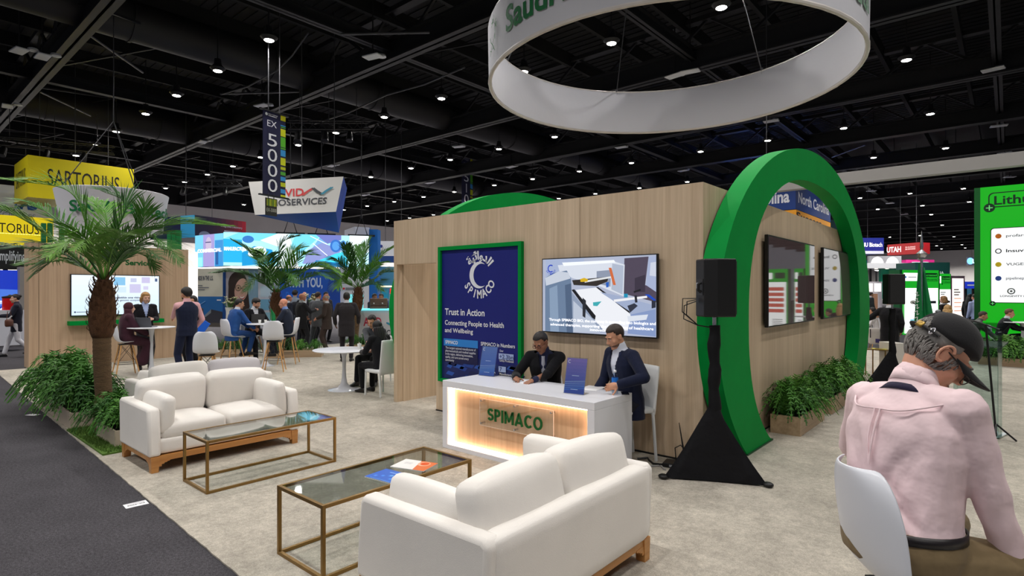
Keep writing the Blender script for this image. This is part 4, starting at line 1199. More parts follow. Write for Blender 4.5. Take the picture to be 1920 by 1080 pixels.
def planter(label, c, size, rz, clumps, mat=PLK, scale=1.0, z=CZ, h=.22):
    t = thing('fern_planter', label, 'planter', (c[0], c[1], z), rz)
    a, b = size[0] / 2, size[1] / 2
    m = MB()
    for q in (((-a, -b, 0), (a, -b + .02, h)), ((-a, b - .02, 0), (a, b, h)), ((-a, -b + .02, 0), (-a + .02, b - .02, h)), ((a - .02, -b + .02, 0), (a, b - .02, h))): m.b2(*q)
    m.obj('planter_box', mat, t, smooth=False)
    MB().b2((-a + .02, -b + .02, .01), (a - .02, b - .02, h - .04)).obj('soil', SOIL, t, smooth=False)
    rr = random.Random(int(abs(c[0]) * 97 + abs(c[1]) * 31))
    for i in range(clumps):
        o = bpy.data.objects.new('fern', _fm[i % 3]); COL.objects.link(o); o.parent = t
        u = (i + .5) / clumps
        o.location = (-a + 2 * a * u, rr.uniform(-.3, .3) * b, h - .05)
        o.rotation_euler = (rr.uniform(-.1, .1), rr.uniform(-.1, .1), rr.random() * 6.28); s = scale * rr.uniform(.88, 1.15); o.scale = (s, s, s)
    return t
planter('small fern planter on the turf between the big palm and the loveseat', (-8.25, 2.13), (.75, .22), 0, 4, BOXP, .85, z=CZ + .02, h=.18)
planter('long fern planter at the end of the oak panel beside the charcoal aisle', (-10.6, 2.16), (2.5, .42), -.04, 11, BOXP, 1.32)
planter('fern planter inside the green arch nearer to the speaker stand', (-2.16, 8.45), (1.25, .36), PI / 2, 6, PLK, .95, h=.24)
planter('fern planter inside the green arch, the farther of the two', (-2.16, 10.4), (1.7, .36), PI / 2, 6, PLK, 1.0, h=.24)
b = at_d(424, 16.2); planter('low wooden planter with dark leaves behind the blue suited man', (b.x, b.y), (1.6, .5), facing(430, 10), 5, PLK, .75, h=.2)
b = at_d(552, 16.0); planter('low wooden planter behind the high table of the suited men', (b.x, b.y), (1.5, .5), facing(540, 10), 4, PLK, .7, h=.2)
b = at_d(690, 17.6); planter('low planter of leaves beside the palm near the reception counter', (b.x, b.y), (1.2, .5), facing(690, 10), 4, PLK, .7, h=.2)
for k, (px, d) in enumerate(((1878, 14.2), (1925, 13.8))):
    b = at_d(px, d); planter(('fern planter under the bright green wall nearer the clear lectern', 'fern planter under the bright green wall farther from the lectern')[k], (b.x, b.y), (.9, .4), facing(px, 0), 4, PLK, 1.15, h=.2)

# ================================================================== PEOPLE
SKIN = {}
def skin(n, rgb):
    return M('skin_' + n, rgb, .5, vary=(18, .06), bump=(120, .08, .003), spec=.35)
def cloth(n, rgb, rough=.85, b=.25):
    return M('cloth_' + n, rgb, rough, bump=(9, b, .05), vary=(5, .06), spec=.2, sheen=.08)
EYEW, IRIS = M('eye_white', (226, 222, 216), .25), M('iris_dark', (40, 28, 22), .2)
LIP = lambda rgb: M('lip_%d_%d_%d' % rgb, rgb, .5)

def remesh(mb, voxel, smooth=3, name='m', disp=None):
    """grow separate limb shapes together into one continuous surface"""
    me = mb.mesh(name, [], smooth=False)
    o = bpy.data.objects.new(name, me); COL.objects.link(o)
    md = o.modifiers.new('r', 'REMESH'); md.mode = 'VOXEL'; md.voxel_size = voxel; md.use_smooth_shade = True
    if smooth:
        sm = o.modifiers.new('s', 'SMOOTH'); sm.factor = .5; sm.iterations = smooth
    dg = bpy.context.evaluated_depsgraph_get()
    out = bpy.data.meshes.new_from_object(o.evaluated_get(dg), depsgraph=dg)
    bpy.data.objects.remove(o); bpy.data.meshes.remove(me)
    if disp:
        n = len(out.vertices); co = np.empty(n * 3); out.vertices.foreach_get('co', co); no = np.empty(n * 3); out.vertices.foreach_get('normal', no)
        co = co.reshape(-1, 3); co += no.reshape(-1, 3) * disp(co)[:, None]
        out.vertices.foreach_set('co', co.ravel()); out.update()
    return out
def put(name, me, mat, parent, solid=0.0):
    me.materials.clear(); me.materials.append(mat)
    me.polygons.foreach_set('use_smooth', [True] * len(me.polygons)); me.name = name
    o = bpy.data.objects.new(name, me); COL.objects.link(o); o.parent = parent
    if solid:
        md = o.modifiers.new('solid', 'SOLIDIFY'); md.thickness = solid; md.offset = -1
    return o
def cut(me, keep):
    """leave only the faces whose centre keep(c) likes"""
    bm = bmesh.new(); bm.from_mesh(me)
    bmesh.ops.delete(bm, geom=[f for f in bm.faces if not keep(f.calc_center_median())], context='FACES')
    bm.to_mesh(me); bm.free(); return me
def ik(a, c, l1, l2, pole):
    a, c, pole = Vector(a), Vector(c), Vector(pole)
    d = c - a; L = min(d.length, (l1 + l2) * .999); u = d.normalized(); c = a + u * L
    x = (l1 * l1 - l2 * l2 + L * L) / (2 * L); h = math.sqrt(max(0, l1 * l1 - x * x))
    p = pole - u * pole.dot(u)
    p = p.normalized() if p.length > 1e-6 else Vector((0, 0, 1))
    return a + u * x + p * h, c
def hand(mb, Wp, d, n, side, curl=.5, k=1.0, spread=.0, thumb=.6):
    """palm, four unequal fingers and a thumb; d points to the fingertips, n out of the palm, side towards the thumb"""
    d = d.normalized(); n = (n - d * n.dot(d)).normalized(); s = d.cross(n) * side
    fr = Matrix((s, n, d)).transposed()
    mb.ell(Wp + d * .048 * k, (.041 * k, .015 * k, .054 * k), fr, 12, 8)
    mb.cap(Wp - d * .01, Wp + d * .03 * k, .026 * k, .028 * k, 8)
    for i, (o, L) in enumerate(((.031, .072), (.0105, .082), (-.0105, .076), (-.031, .06))):
        p = Wp + d * (.092 - .006 * abs(i - 1.2)) * k + s * o * k
        r = .0092 * k * (1 - .06 * i); a = 0; dirv = (d + s * (o * spread * 12)).normalized()
        for q, fl in enumerate((.45, .31, .24)):
            a += curl * (.55 + .35 * q) * (1 + .12 * (i - 1))
            v = dirv * math.cos(a) + n * math.sin(a); e = p + v * L * fl * k
            mb.cap(p, e, r, r * .9, 8); p = e; r *= .9
    p = Wp + d * .022 * k + s * .03 * k; v = (d * .6 + s * .75 + n * .35 * thumb).normalized()
    e = p + v * .045 * k; mb.cap(p, e, .013 * k, .0105 * k, 8)
    v = (v + d * .5 + n * .5 * curl * thumb).normalized(); mb.cap(e, e + v * .034 * k, .0105 * k, .009 * k, 8)

def person(label, loc, rz, h=1.75, sit=None, lean=0, twist=0, side=0, pitch=8, yaw=0, roll=0, arms=None, feet=None, knees=None, build=1.0,
           skin_c=('tan', (196, 146, 116)), hair=('short', (40, 30, 26)), top=('jacket', (30, 30, 36)), shirt=(222, 224, 232), tie=None, legs=(30, 30, 36), shoes=(24, 20, 20),
           vox=.012, face=False, beard=None, glasses=None, hands=(.5, .5), palms=None, lanyard=None, group=None, skirt=None, disp=None, vopen=.075, vstart=.42, hem=None, cat='person', dirs=None, poles=None, tuck=False):
    t = thing('person', label, cat, loc, rz, group)
    s = h / 1.75
    V = lambda x, y, z: Vector((x, y, z))
    pz = (sit + .10 * s) if sit is not None else .955 * s
    P0 = V(0, 0, pz)
    Rl = Matrix.Rotation(math.radians(side), 3, 'Y') @ Matrix.Rotation(-math.radians(lean), 3, 'X')
    up = Rl @ V(0, 0, 1)
    Rt = Matrix.Rotation(math.radians(twist), 3, 'Z') @ Rl
    rt, fw = Rt @ V(1, 0, 0), Rt @ V(0, 1, 0)
    def sp(tt): # spine, gently curved
        return P0 + up * (.53 * s * tt) + fw * (-.02 * s * math.sin(PI * max(0, min(1, tt))) - .012 * s * tt)
    N = sp(1.0)
    b = build
    RG = [(-.20, .10, .09, .0), (-.10, .165, .115, -.01), (.0, .172, .122, -.008), (.16, .158, .112, .0), (.34, .160, .115, .006), (.54, .178, .122, .008), (.70, .184, .118, .004), (.82, .168, .098, -.004), (.92, .115, .075, -.008), (1.0, .064, .062, -.004), (1.10, .055, .058, .006)]
    def torso(mb, inf, lo=None, n=20, extra=None):
        R = []
        for tt, rx, ry, oy in RG:
            if lo is not None and tt < lo: continue
            if tt > 1.0 and inf > .01: continue
            c = sp(tt) + fw * oy * s; w = min(1, max(0, tt))
            a = (V(1, 0, 0) * (1 - w) + rt * w).normalized(); f = (V(0, 1, 0) * (1 - w) + fw * w).normalized()
            bb = b if tt < .9 else 1
            X, Y = (rx * s * bb + inf), (ry * s * (bb * 1.0 if bb < 1 else bb ** 1.3) + inf)
            R.append([c + a * X * math.copysign(abs(math.cos(q)) ** .85, math.cos(q)) + f * Y * math.copysign(abs(math.sin(q)) ** .9, math.sin(q)) for q in [2 * PI * k / n for k in range(n)]])
        if lo is not None and extra:
            for dz, kx, ky in extra: R.insert(0, [Vector((p.x * kx + 0, (p.y) * ky, P0.z - dz)) for p in R[0]])
        mb.rings(R)
    S = [sp(.86) + rt * (g * .182 * s * (.6 + .4 * b)) for g in (1, -1)]
    Hj = [P0 + V(g * .092 * s, 0, -.04 * s) for g in (1, -1)]
    la, lf, lt, lc = .285 * s, .255 * s, .44 * s, .43 * s
    arms = arms or (((.25, .05, -.60), (-.25, .05, -.60)) if sit is None else ((.13, .34, -.46), (-.13, .34, -.46)))
    EW = []
    for i, g in enumerate((1, -1)):
        a = arms[i]
        if isinstance(a, Vector): wp = Matrix.Rotation(-rz, 3, 'Z') @ (a - Vector(loc))
        else: wp = N + V(*a[:3]) * s
        pole = V(*a[3:6]) if not isinstance(a, Vector) and len(a) > 3 else (V(*poles[i]) if poles and poles[i] else V(g * .55, -.8, -.45))
        EW.append(ik(S[i], wp, la, lf, pole))
    if feet is None:
        feet = ((.11, .42, .09), (-.11, .42, .09)) if sit is not None else ((.105, .02, .085), (-.105, -.02, .085))
    KA = []
    for i, g in enumerate((1, -1)):
        f = feet[i]; KA.append(ik(Hj[i], V(f[0] * s, f[1] * s, f[2]), lt, lc, V(*(knees[i] if knees else (g * .12, 1, .35 if sit is not None else 0)))))
    # head
    Rh = Matrix.Rotation(math.radians(twist * .6 + yaw), 3, 'Z') @ Matrix.Rotation(math.radians(side * .5 + roll), 3, 'Y') @ Matrix.Rotation(-math.radians(lean * .35 + pitch), 3, 'X')
    hu, hf, hr = Rh @ V(0, 0, 1), Rh @ V(0, 1, 0), Rh @ V(1, 0, 0)
    HC = N + (up * .55 + hu * .5).normalized() * .142 * s + hf * .022 * s
    k = s * 1.0
    def HP(x, y, z): return HC + (hr * x + hf * y + hu * z) * k
    def head(mb):
        E = lambda c, r, n=16, m=12: mb.ell(HP(*c), [q * k for q in r], Rh, n, m)
        E((0, -.012, .032), (.075, .095, .088), 20, 14); E((0, .032, -.030), (.062, .064, .088), 18, 14); E((0, .040, -.085), (.046, .046, .036)); E((0, .078, -.103), (.021, .018, .018), 10, 8)
        mb.cap(HP(0, .094, .012), HP(0, .117, -.026), .009 * k, .0125 * k, 8); E((.011, .103, -.032), (.010, .012, .009), 8, 6); E((-.011, .103, -.032), (.010, .012, .009), 8, 6)
        for g in (1, -1):
            E((g * .031, .083, .027), (.026, .013, .009), 10, 6); E((g * .043, .060, -.028), (.022, .026, .022), 10, 8); E((g * .077, -.008, -.008), (.009, .021, .032), 10, 8); E((g * .083, -.014, .006), (.006, .018, .018), 8, 6)
        E((0, .092, -.058), (.022, .010, .006), 10, 6); E((0, .091, -.069), (.019, .010, .006), 10, 6)
        mb.cap(sp(.96), HP(0, -.022, -.05), .058 * s, .054 * s, 14)
    B = MB()
    torso(B, -.034 if tuck else -.012)
    head(B)
    for i, g in enumerate((1, -1)):
        e, w = EW[i]
        B.cap(S[i], e, .050 * s * b, .040 * s, 12); B.cap(e, w, .040 * s, .027 * s, 12)
        kn, an = KA[i]
        B.cap(Hj[i], kn, .078 * s * b, .055 * s, 12); B.cap(kn, kn.lerp(an, .35), .055 * s, .054 * s, 12); B.cap(kn.lerp(an, .35), an, .054 * s, .036 * s, 12)
        d = (w - e).normalized() if not (dirs and dirs[i]) else V(*dirs[i]); pn = V(*palms[i]) if palms and palms[i] else V(-g * .8, 0.25, -.45)
        hand(B, w + d * .012, d, pn, g, hands[i], s, .1)
    me = remesh(B, vox, 2, 'body', None)
    put('body', me, skin(*skin_c), t)
    # clothes
    jk, jc = top[0], top[1]; cm = lambda c, n='wear': cloth('%s_%d_%d_%d' % (n, *c), c)
    wrist_r = .040 * s
    def sleeves(mb, inf, end=.97):
        for i in (0, 1):
            e, w = EW[i]; q = e.lerp(w, end)
            mb.cap(S[i] + up * .005, e, .056 * s * b + inf, .046 * s + inf, 14); mb.cap(e, q, .047 * s + inf, .036 * s + inf, 14)
            mb.cap(sp(.88) + rt * (1 - 2 * i) * .09 * s, S[i], .066 * s + inf * .5, .060 * s + inf, 14)
    inner = MB()
    if jk in ('jacket', 'vest'):
        torso(inner, .004, lo=-.12); inner.cap(sp(.93), sp(1.07), .066 * s, .062 * s, 14)
        if jk == 'vest': sleeves(inner, .004)
        else:
            for i in (0, 1):
                e, w = EW[i]; inner.cap(e.lerp(w, .8), e.lerp(w, 1.0), .037 * s, .035 * s, 12)
        put('shirt', remesh(inner, vox, 2), cm(shirt, 'shirt'), t)
    J = MB()
    low = hem if hem is not None else ((.20 if sit is None else .10) if jk == 'jacket' else .06)
    torso(J, .018 if jk != 'shirt' else .010, lo=-.02 if tuck else -.1, extra=None if tuck else [(low * s + .06, 1.03, 1.04)])
    if jk != 'vest': sleeves(J, .012 if jk == 'jacket' else .007, .93 if jk == 'jacket' else .98)
    if jk == 'robe':
        J = MB(); torso(J, .03, lo=-.2); sleeves(J, .028, 1.0)
        for i in (0, 1):
            kn, an = KA[i]; J.cap(Hj[i], kn, .125 * s, .105 * s, 14); J.cap(kn, an + V(0, 0, .0), .105 * s, .12 * s, 14)
        J.cap(KA[0][0].lerp(KA[1][0], .5), KA[0][1].lerp(KA[1][1], .5), .10 * s, .12 * s, 14); J.cap(Hj[0].lerp(Hj[1], .5), KA[0][0].lerp(KA[1][0], .5), .12 * s, .10 * s, 14)
    if jk == 'shirt': J.cap(sp(.93), sp(1.06), .068 * s, .063 * s, 14)
    me = remesh(J, vox, 3, 'top', disp)
    if jk in ('jacket', 'vest') and vopen:
        tw, fz = sp(vstart), sp(1.0)
        axis = (fz - tw); LL = axis.length; axis.normalize()
        def keep(c):
            r = c - tw; q = r.dot(axis) / LL
            if (c - sp(min(1, max(0, vstart + q * (1 - vstart))))).dot(fw) < .02 * s: return True
            return not (q > 0 and abs(r.dot(rt)) < vopen * s * min(1.15, q) ** .8)
        me = cut(me, keep)
        nk = N
        me = cut(me, lambda c: not ((c - sp(.985)).dot(up) > 0 and (c - N).length < .12 * s))
    names = {'jacket': 'suit_jacket', 'vest': 'waistcoat', 'shirt': 'shirt', 'robe': 'robe', 'tshirt': 'shirt'}
    topo = put(names[jk], me, cm(jc), t, .006 if jk in ('jacket', 'vest') else 0)
    if jk == 'jacket' and vopen:   # lapels
        for g in (1, -1):
            m = MB(); row = []
            for q in range(7):
                f = q / 6; c = sp(vstart + f * (.97 - vstart)); c0 = c + rt * g * vopen * s * f ** .8; yo = (.134 - .062 * f ** 1.6) * s * (b ** 1.3)
                wl = (.012 + .052 * math.sin(PI * min(1, f * 1.02) ** .8)) * s
                row.append((c0 + fw * yo, c0 + rt * g * wl + fw * (yo - .006 - .02 * f) ))
            m.grid([[p, q2] for p, q2 in row]); m.obj('lapel', cm(tuple(min(255, int(v * 1.12) + 3) for v in jc)), topo, solid=.005, sharp=0)
    if tie:
        m = MB(); row = []
        for q in range(9):
            f = q / 8; c = sp(.96 - f * .60); w = (.016 + .022 * f) * s if q else .020 * s
            o = (.075 + .058 * min(1, f * 1.6) ** .8) * s
            row.append([c - rt * w + fw * o, c + fw * (o + .008), c + rt * w + fw * o])
        m.grid(row); m.obj('necktie', cm(tie, 'tie'), t, solid=.004, sharp=0)
    if lanyard:
        m = MB(); L_ = []
        for g in (1, -1):
            pts = [sp(1.0) - fw * .05 * s + rt * g * .03 * s, sp(.97) + rt * g * .072 * s, sp(.84) + rt * g * .075 * s + fw * .105 * s, sp(.62) + rt * g * .04 * s + fw * .143 * s, sp(.40) + fw * .145 * s * b]
            m.tube(spline(pts, 16), .006 * s, 5)
        lyo = m.obj('lanyard', cm(lanyard, 'strap'), t)
        c = sp(.36) + fw * .15 * s * b; m = MB(); m.box(c - up * .05 * s, (.09 * s, .004, .12 * s), mat=Matrix((rt, fw, up)).transposed()); m.obj('badge', P_((226, 228, 234)), lyo, smooth=False)
    if jk != 'robe':
        T = MB(); R = []
        e_ = .012 if tuck else 0; torso_lo = [(-.20, .10, .09), (-.10, .168 + e_, .12 + e_ * 2), (.0, .178 + e_, .126 + e_ * 2), (.12, .166 + e_, .116 + e_ * 2)]
        for tt, rx, ry in torso_lo:
            R.append([sp(tt) + V(rx * s * b * math.cos(q), ry * s * b * math.sin(q), 0) for q in [2 * PI * j / 20 for j in range(20)]])
        T.rings(R)
        for i in (0, 1):
            kn, an = KA[i]
            T.cap(Hj[i], kn, .096 * s * b, .068 * s, 14); T.cap(kn, an + (kn - an).normalized() * .03, .066 * s, .054 * s, 14)
        if skirt: T.cap(Hj[0].lerp(Hj[1], .5), KA[0][0].lerp(KA[1][0], .5), .11 * s, .08 * s, 14)
        put('trousers', remesh(T, vox, 3), cm(legs, 'legs'), t)
    for i in (0, 1):
        kn, an = KA[i]; g = 1 - 2 * i
        fd = V(g * .18, 1, 0).normalized() if sit is None or True else V(0, 1, 0)
        dn = min(an.z - .01, .075)
        m = MB(); R = []; rr = V(0, 0, 1).cross(fd) * -1
        base = an.z - .085 if an.z > .09 else 0.0
        for y, w, z0, z1 in ((-.075, .02, .012, .05), (-.06, .034, .0, .085), (-.01, .037, .0, .10), (.05, .038, .0, .082), (.11, .046, .0, .058), (.165, .042, .0, .046), (.195, .022, .008, .034)):
            c = V(an.x, an.y, base) + fd * y * s
            R.append([c + rr * w * s * math.copysign(abs(math.cos(q)) ** .7, math.cos(q)) + V(0, 0, (z0 + z1) / 2 * s + (z1 - z0) / 2 * s * math.copysign(abs(math.sin(q)) ** .7, math.sin(q))) for q in [2 * PI * j / 14 for j in range(14)]])
        m.rings(R); m.obj('shoe', M('shoe_%d_%d_%d' % shoes, shoes, .35), t, sharp=60)
    # hair
    hs, hc = hair
    hm = M('hair_%d_%d_%d' % hc, hc, .55, bump=(70, .7, .006), vary=[(26, .35)], stretch=(1, 1, .35))
    def shell(r, keep, inner=.80, c=(0, -.012, .032), nu=40, nv=28):
        m = MB(); R = []
        for i in range(1, nv):
            a = -PI / 2 + PI * i / nv; row = []
            for j in range(nu):
                q = 2 * PI * j / nu; d = Vector((math.cos(a) * math.cos(q), math.cos(a) * math.sin(q), math.sin(a)))
                p = Vector((d.x * r[0], d.y * r[1], d.z * r[2])); w = keep(p); w = max(0, min(1, w))
                f = inner + (1 - inner) * w + .012 * w * noise.noise(d * 7)
                row.append(HP(c[0] + p.x * f, c[1] + p.y * f, c[2] + p.z * f))
            R.append(row)
        m.rings(R); return m
    def line(front, sidez, nape):
        def kf(p):
            y = p.y; z = p.z
            lim = nape if y < -.055 else (sidez + (nape - sidez) * (-.01 - y) / .045 if y < -.01 else sidez + (front - sidez) * min(1, max(0, (y - .03) / .025)))
            return (z - lim) / .012 + .5
        return kf
    if hs in ('short', 'full', 'long', 'bun', 'bob'):
        th = {'short': .010, 'full': .022, 'long': .016, 'bun': .012, 'bob': .02}[hs]
        m = shell((.076 + th * .8, .096 + th, .089 + th), line(.048 if hs != 'full' else .04, -.012 if hs in ('short', 'full', 'bun') else -.06, -.085))
        if hs == 'bun': m.ell(HP(0, -.11, .06), (.045 * k, .04 * k, .045 * k), Rh)
        if hs in ('long', 'bob'):
            Lh = .30 if hs == 'long' else .10
            for g in np.linspace(-1, 1, 9):
                a0 = HP(.078 * math.sin(g * 1.5), -.02 - .075 * math.cos(g * 1.5), .0); a1 = a0 - V(0, 0, Lh * k * .5) - fw * (.012 + .05 * (1 - abs(g) * .5)) * Lh / .3; a2 = a0 - V(0, 0, Lh * k * 1.25) - fw * .10 * (1 - abs(g) * .3) * Lh / .3
                m.tube(spline([a0, a1, a2], 8), [.030 * k] * 6 + [.026 * k, .018 * k, .006 * k], 8)
        m.obj('hair', hm, t, sharp=0)
    elif hs == 'fringe':
        def kf(p): return min((.030 - p.z) / .012 + .5, (p.z + .085 if p.y < -.05 else p.z + .03) / .012 + .5, (.035 - p.y) / .01 + .5)
        shell((.083, .103, .094), kf).obj('hair', hm, t, sharp=0)
    elif hs == 'hijab':
        m = shell((.094, .112, .105), lambda p: 1 if p.y < .02 else (abs(p.x) - .050) / .012 + (max(0, p.z - .045)) / .012, inner=.80)
        put('headscarf_cap', remesh(m, vox, 1), cm(hc, 'scarf'), t)
        m = MB(); R = []
        for zz, rx, ry, oy in ((-.02, .088, .09, -.02), (-.08, .082, .088, -.015), (-.13, .085, .09, -.015), (-.19, .125, .11, -.02), (-.27, .17, .135, -.03), (-.36, .17, .15, -.03)):
            c = HC + hu * 0 + V(0, 0, zz * s) + fw * oy * s
            R.append([c + rt * rx * s * math.cos(q) + fw * ry * s * math.sin(q) * (1 if zz < -.1 or math.sin(q) < 0 else .35 + .65 * abs(math.cos(q))) for q in [2 * PI * j / 28 for j in range(28)]])
        m.rings(R, cap=False); m.obj('headscarf', cm(hc, 'scarf'), t, sharp=0, solid=.006)
    if beard:
        def kf(p): return min((-.030 - p.z) / .01, (p.y + .02) / .02 + .5)
        shell((.0645, .067, .0915), kf, c=(0, .032, -.030), inner=.85).obj('beard', M('beard_%d_%d_%d' % beard, beard, .8, bump=(160, .5, .003)), t, sharp=0)
    if face:
        for g in (1, -1):
            m = MB(); m.ell(HP(g * .031, .087, .008), (.0125 * k, .008 * k, .0062 * k), Rh, 10, 8); eyo = m.obj('eye', EYEW, t)
            m = MB(); m.ell(HP(g * .031, .0935, .0072), (.0055 * k, .003 * k, .0055 * k), Rh, 10, 6); m.obj('iris', IRIS, eyo)
            m = MB(); m.tube([HP(g * .014, .098, .024), HP(g * .031, .0985, .030), HP(g * .050, .084, .024)], [.0042 * k, .0048 * k, .003 * k], 6); m.obj('eyebrow', hm if hs != 'none' else IRIS, t)
            m = MB(); m.tube([HP(g * .018, .0935, .0135), HP(g * .031, .0965, .0150), HP(g * .044, .088, .0125)], .0036 * k, 6); m.obj('eyelid', skin(*skin_c), eyo)
        m = MB(); m.tube([HP(-.022, .094, -.0625), HP(-.008, .1025, -.0635), HP(.008, .1025, -.0635), HP(.022, .094, -.0625)], .0028 * k, 6); m.obj('mouth', LIP(tuple(int(v * .62) for v in skin_c[1])), t)
    if glasses:
        m = MB()
        for g in (1, -1):
            m.tube([HP(g * .032 + .024 * math.cos(q), .106, .006 + .018 * math.sin(q)) for q in [2 * PI * j / 16 for j in range(17)]], .0028 * k, 6, cap=False)
            m.tube([HP(g * .056, .104, .010), HP(g * .080, .055, .012), HP(g * .086, -.01, .008)], .0026 * k, 6)
        m.tube([HP(-.008, .108, .01), HP(.008, .108, .01)], .0026 * k, 6)
        m.obj('glasses', M('spectacle_%d_%d_%d' % glasses, glasses, .3), t)
    t_info = dict(t=t, topo=topo, HP=HP, Rh=Rh, sp=sp, N=N, rt=rt, fw=fw, up=up, EW=EW, S=S, k=k, s=s, KA=KA, Hj=Hj)
    return t_info

# ------------------------------------------------------------------ who stands and sits where
def stand(px, d, z=CZ):
    v = at_d(px, d); return (v.x, v.y, z)
BLK = (22, 22, 26)
# the two men at the desk
v = on_y(1026, 545, 5.62)
side_chair('white chair of the man with glasses behind the desk', (v.x, v.y + .02, CZ), facing(1026, -172), .50)
person('man with glasses in a black suit and pale tie writing at the white desk', (v.x, v.y, CZ), facing(1026, -168), h=1.76, sit=.50, lean=20, pitch=26, yaw=-22, roll=4, arms=(on_z(968, 709, DH + .03), on_z(1000, 713, DH + .03)),
       skin_c=('brown', (150, 104, 80)), hair=('short', (30, 22, 20)), top=('jacket', (20, 20, 24)), shirt=(34, 38, 66), tie=(176, 178, 190), legs=BLK, vox=.008, face=True, glasses=(90, 40, 36), hands=(.7, .5), palms=((0, 0, -1), (0, 0, -1)), dirs=(None, None), lanyard=None, vopen=.06, feet=((.12, .34, .09), (-.12, .34, .09)))
v = Vector((-3.12, 5.50, 0))
bt = on_z(1153, 738, DH)
side_chair('white chair of the man in navy at the end of the desk', (v.x - .02, v.y + .05, CZ), facing(1180, -128), .58, 1.02)
person('bearded man in a navy jacket and white shirt holding the water bottle', (v.x, v.y, CZ), facing(1170, -128), h=1.80, sit=.58, lean=11, pitch=22, yaw=-2, arms=((.20, .20, -.52), bt + Vector((.055, -.015, .10))),
       skin_c=('olive', (206, 152, 122)), hair=('short', (46, 34, 28)), top=('jacket', (24, 30, 54)), shirt=(218, 222, 236), legs=(26, 28, 40), vox=.008, face=True, beard=(112, 82, 66), hands=(.5, .75), palms=(None, (-.6, .5, .2)), dirs=(None, None), build=1.04, vopen=.075, hem=.15, feet=((.12, .40, .09), (-.12, .36, .09)), poles=(None, (-.9, -.2, -.5)))
# the group at the table by the oak panel
side = facing(238, 80)
shell_chair('white shell stool under the woman in the maroon robe', stand(236, 12.45), side, .72, True)
person('woman in a maroon robe and headscarf seated beside the palm trunk', stand(238, 12.45), side, h=1.64, sit=.74, lean=3, pitch=4, skin_c=('fair', (214, 170, 146)), hair=('hijab', (72, 42, 52)), top=('robe', (64, 36, 48)), legs=(64, 36, 48), vox=.014, face=False, feet=((.1, .30, .30), (-.1, .30, .30)))
person('blonde woman in a black blazer standing behind the laptop', stand(272, 13.5), facing(272, 168), h=1.80, pitch=10, yaw=10, arms=((.10, .26, -.36), (-.10, .28, -.34)), skin_c=('fair', (214, 170, 146)), hair=('bob', (172, 130, 78)), top=('jacket', (24, 24, 28)), shirt=(170, 186, 226), legs=BLK, vox=.013, face=True, build=.92, hands=(.8, .8))
tl = at_d(318, 12.35)
person('man in a navy waistcoat and pink sleeves standing with his back turned', stand(350, 11.8), facing(350, -28), h=1.90, pitch=2, yaw=6, arms=((.22, .14, -.52), Vector((tl.x, tl.y, CZ + 1.08))), skin_c=('tan', (196, 146, 116)), hair=('full', (24, 20, 20)), top=('vest', (26, 32, 54)), shirt=(224, 172, 178), legs=(28, 34, 58), vox=.012, vopen=0, beard=(30, 24, 22))
person('dark haired woman half hidden behind the man in the waistcoat', stand(362, 13.2), facing(362, -140), h=1.72, pitch=4, skin_c=('tan', (196, 146, 116)), hair=('long', (24, 20, 20)), top=('jacket', (30, 30, 40)), shirt=(200, 150, 156), legs=BLK, vox=.014, build=.9, arms=((.2, .2, -.45), (-.22, .24, -.48)))
q = at_d(378, 12.9, 612); o = MB().box((0, 0, 0), (.24, .02, .30), mat=Matrix.Rotation(.6, 3, 'Y')).obj('folder', P_((24, 100, 220))); o.location = q; o.rotation_euler = (0, 0, facing(378, 20)); tag(o, 'blue folder held by the woman behind the man in the waistcoat', 'folder')
v = at_d(388, 11.4); shell_chair('empty white shell chair behind the loveseat by the palm', (v.x, v.y, CZ), facing(388, 10), .60)
# four at the high table
def stool_person(px, d, phi, lab_c, lab, **k):
    rz = facing(px, phi)
    shell_chair(lab_c, stand(px, d), rz, .72, True)
    return person(lab, stand(px, d), rz, sit=.75, **k)
stool_person(436, 13.9, 62, 'white shell stool under the man in the bright blue suit', 'man in a bright blue suit seated with his back turned', h=1.78, lean=14, pitch=6, yaw=-12, skin_c=('tan', (196, 146, 116)), hair=('short', (26, 22, 22)), top=('jacket', (38, 78, 140)), shirt=(210, 214, 226), legs=(34, 68, 124), vox=.013, vopen=0, glasses=(30, 30, 34), arms=((.16, .34, -.46), (-.12, .36, -.44)), feet=((.12, .34, .34), (-.12, .30, .30)), hem=.16)
stool_person(474, 14.6, 150, 'white shell stool behind the dark suited man at the high table', 'man in a dark suit and open white shirt seated facing out', h=1.78, lean=10, pitch=14, yaw=20, skin_c=('olive', (206, 152, 122)), hair=('full', (24, 20, 20)), top=('jacket', (22, 22, 28)), shirt=(222, 224, 232), legs=(24, 24, 30), vox=.012, face=True, beard=(60, 42, 36), arms=((.20, .30, -.44), (-.26, .30, -.40)), feet=((.14, .38, .10), (-.16, .34, .30)))
stool_person(541, 14.5, -78, 'white shell stool under the bald man in navy', 'bald man with glasses in a navy suit seated facing the flag', h=1.76, lean=10, pitch=4, skin_c=('pink', (216, 150, 124)), hair=('none', BLK), top=('jacket', (36, 42, 58)), shirt=(128, 156, 214), legs=(34, 38, 52), vox=.012, face=True, glasses=(40, 40, 44), arms=((.14, .36, -.42), (-.14, .36, -.42)), feet=((.12, .34, .32), (-.12, .34, .28)))
v = at_d(514, 13.1); shell_chair('white shell stool with its back to us at the high table', (v.x, v.y, CZ), facing(514, 8), .72, True)
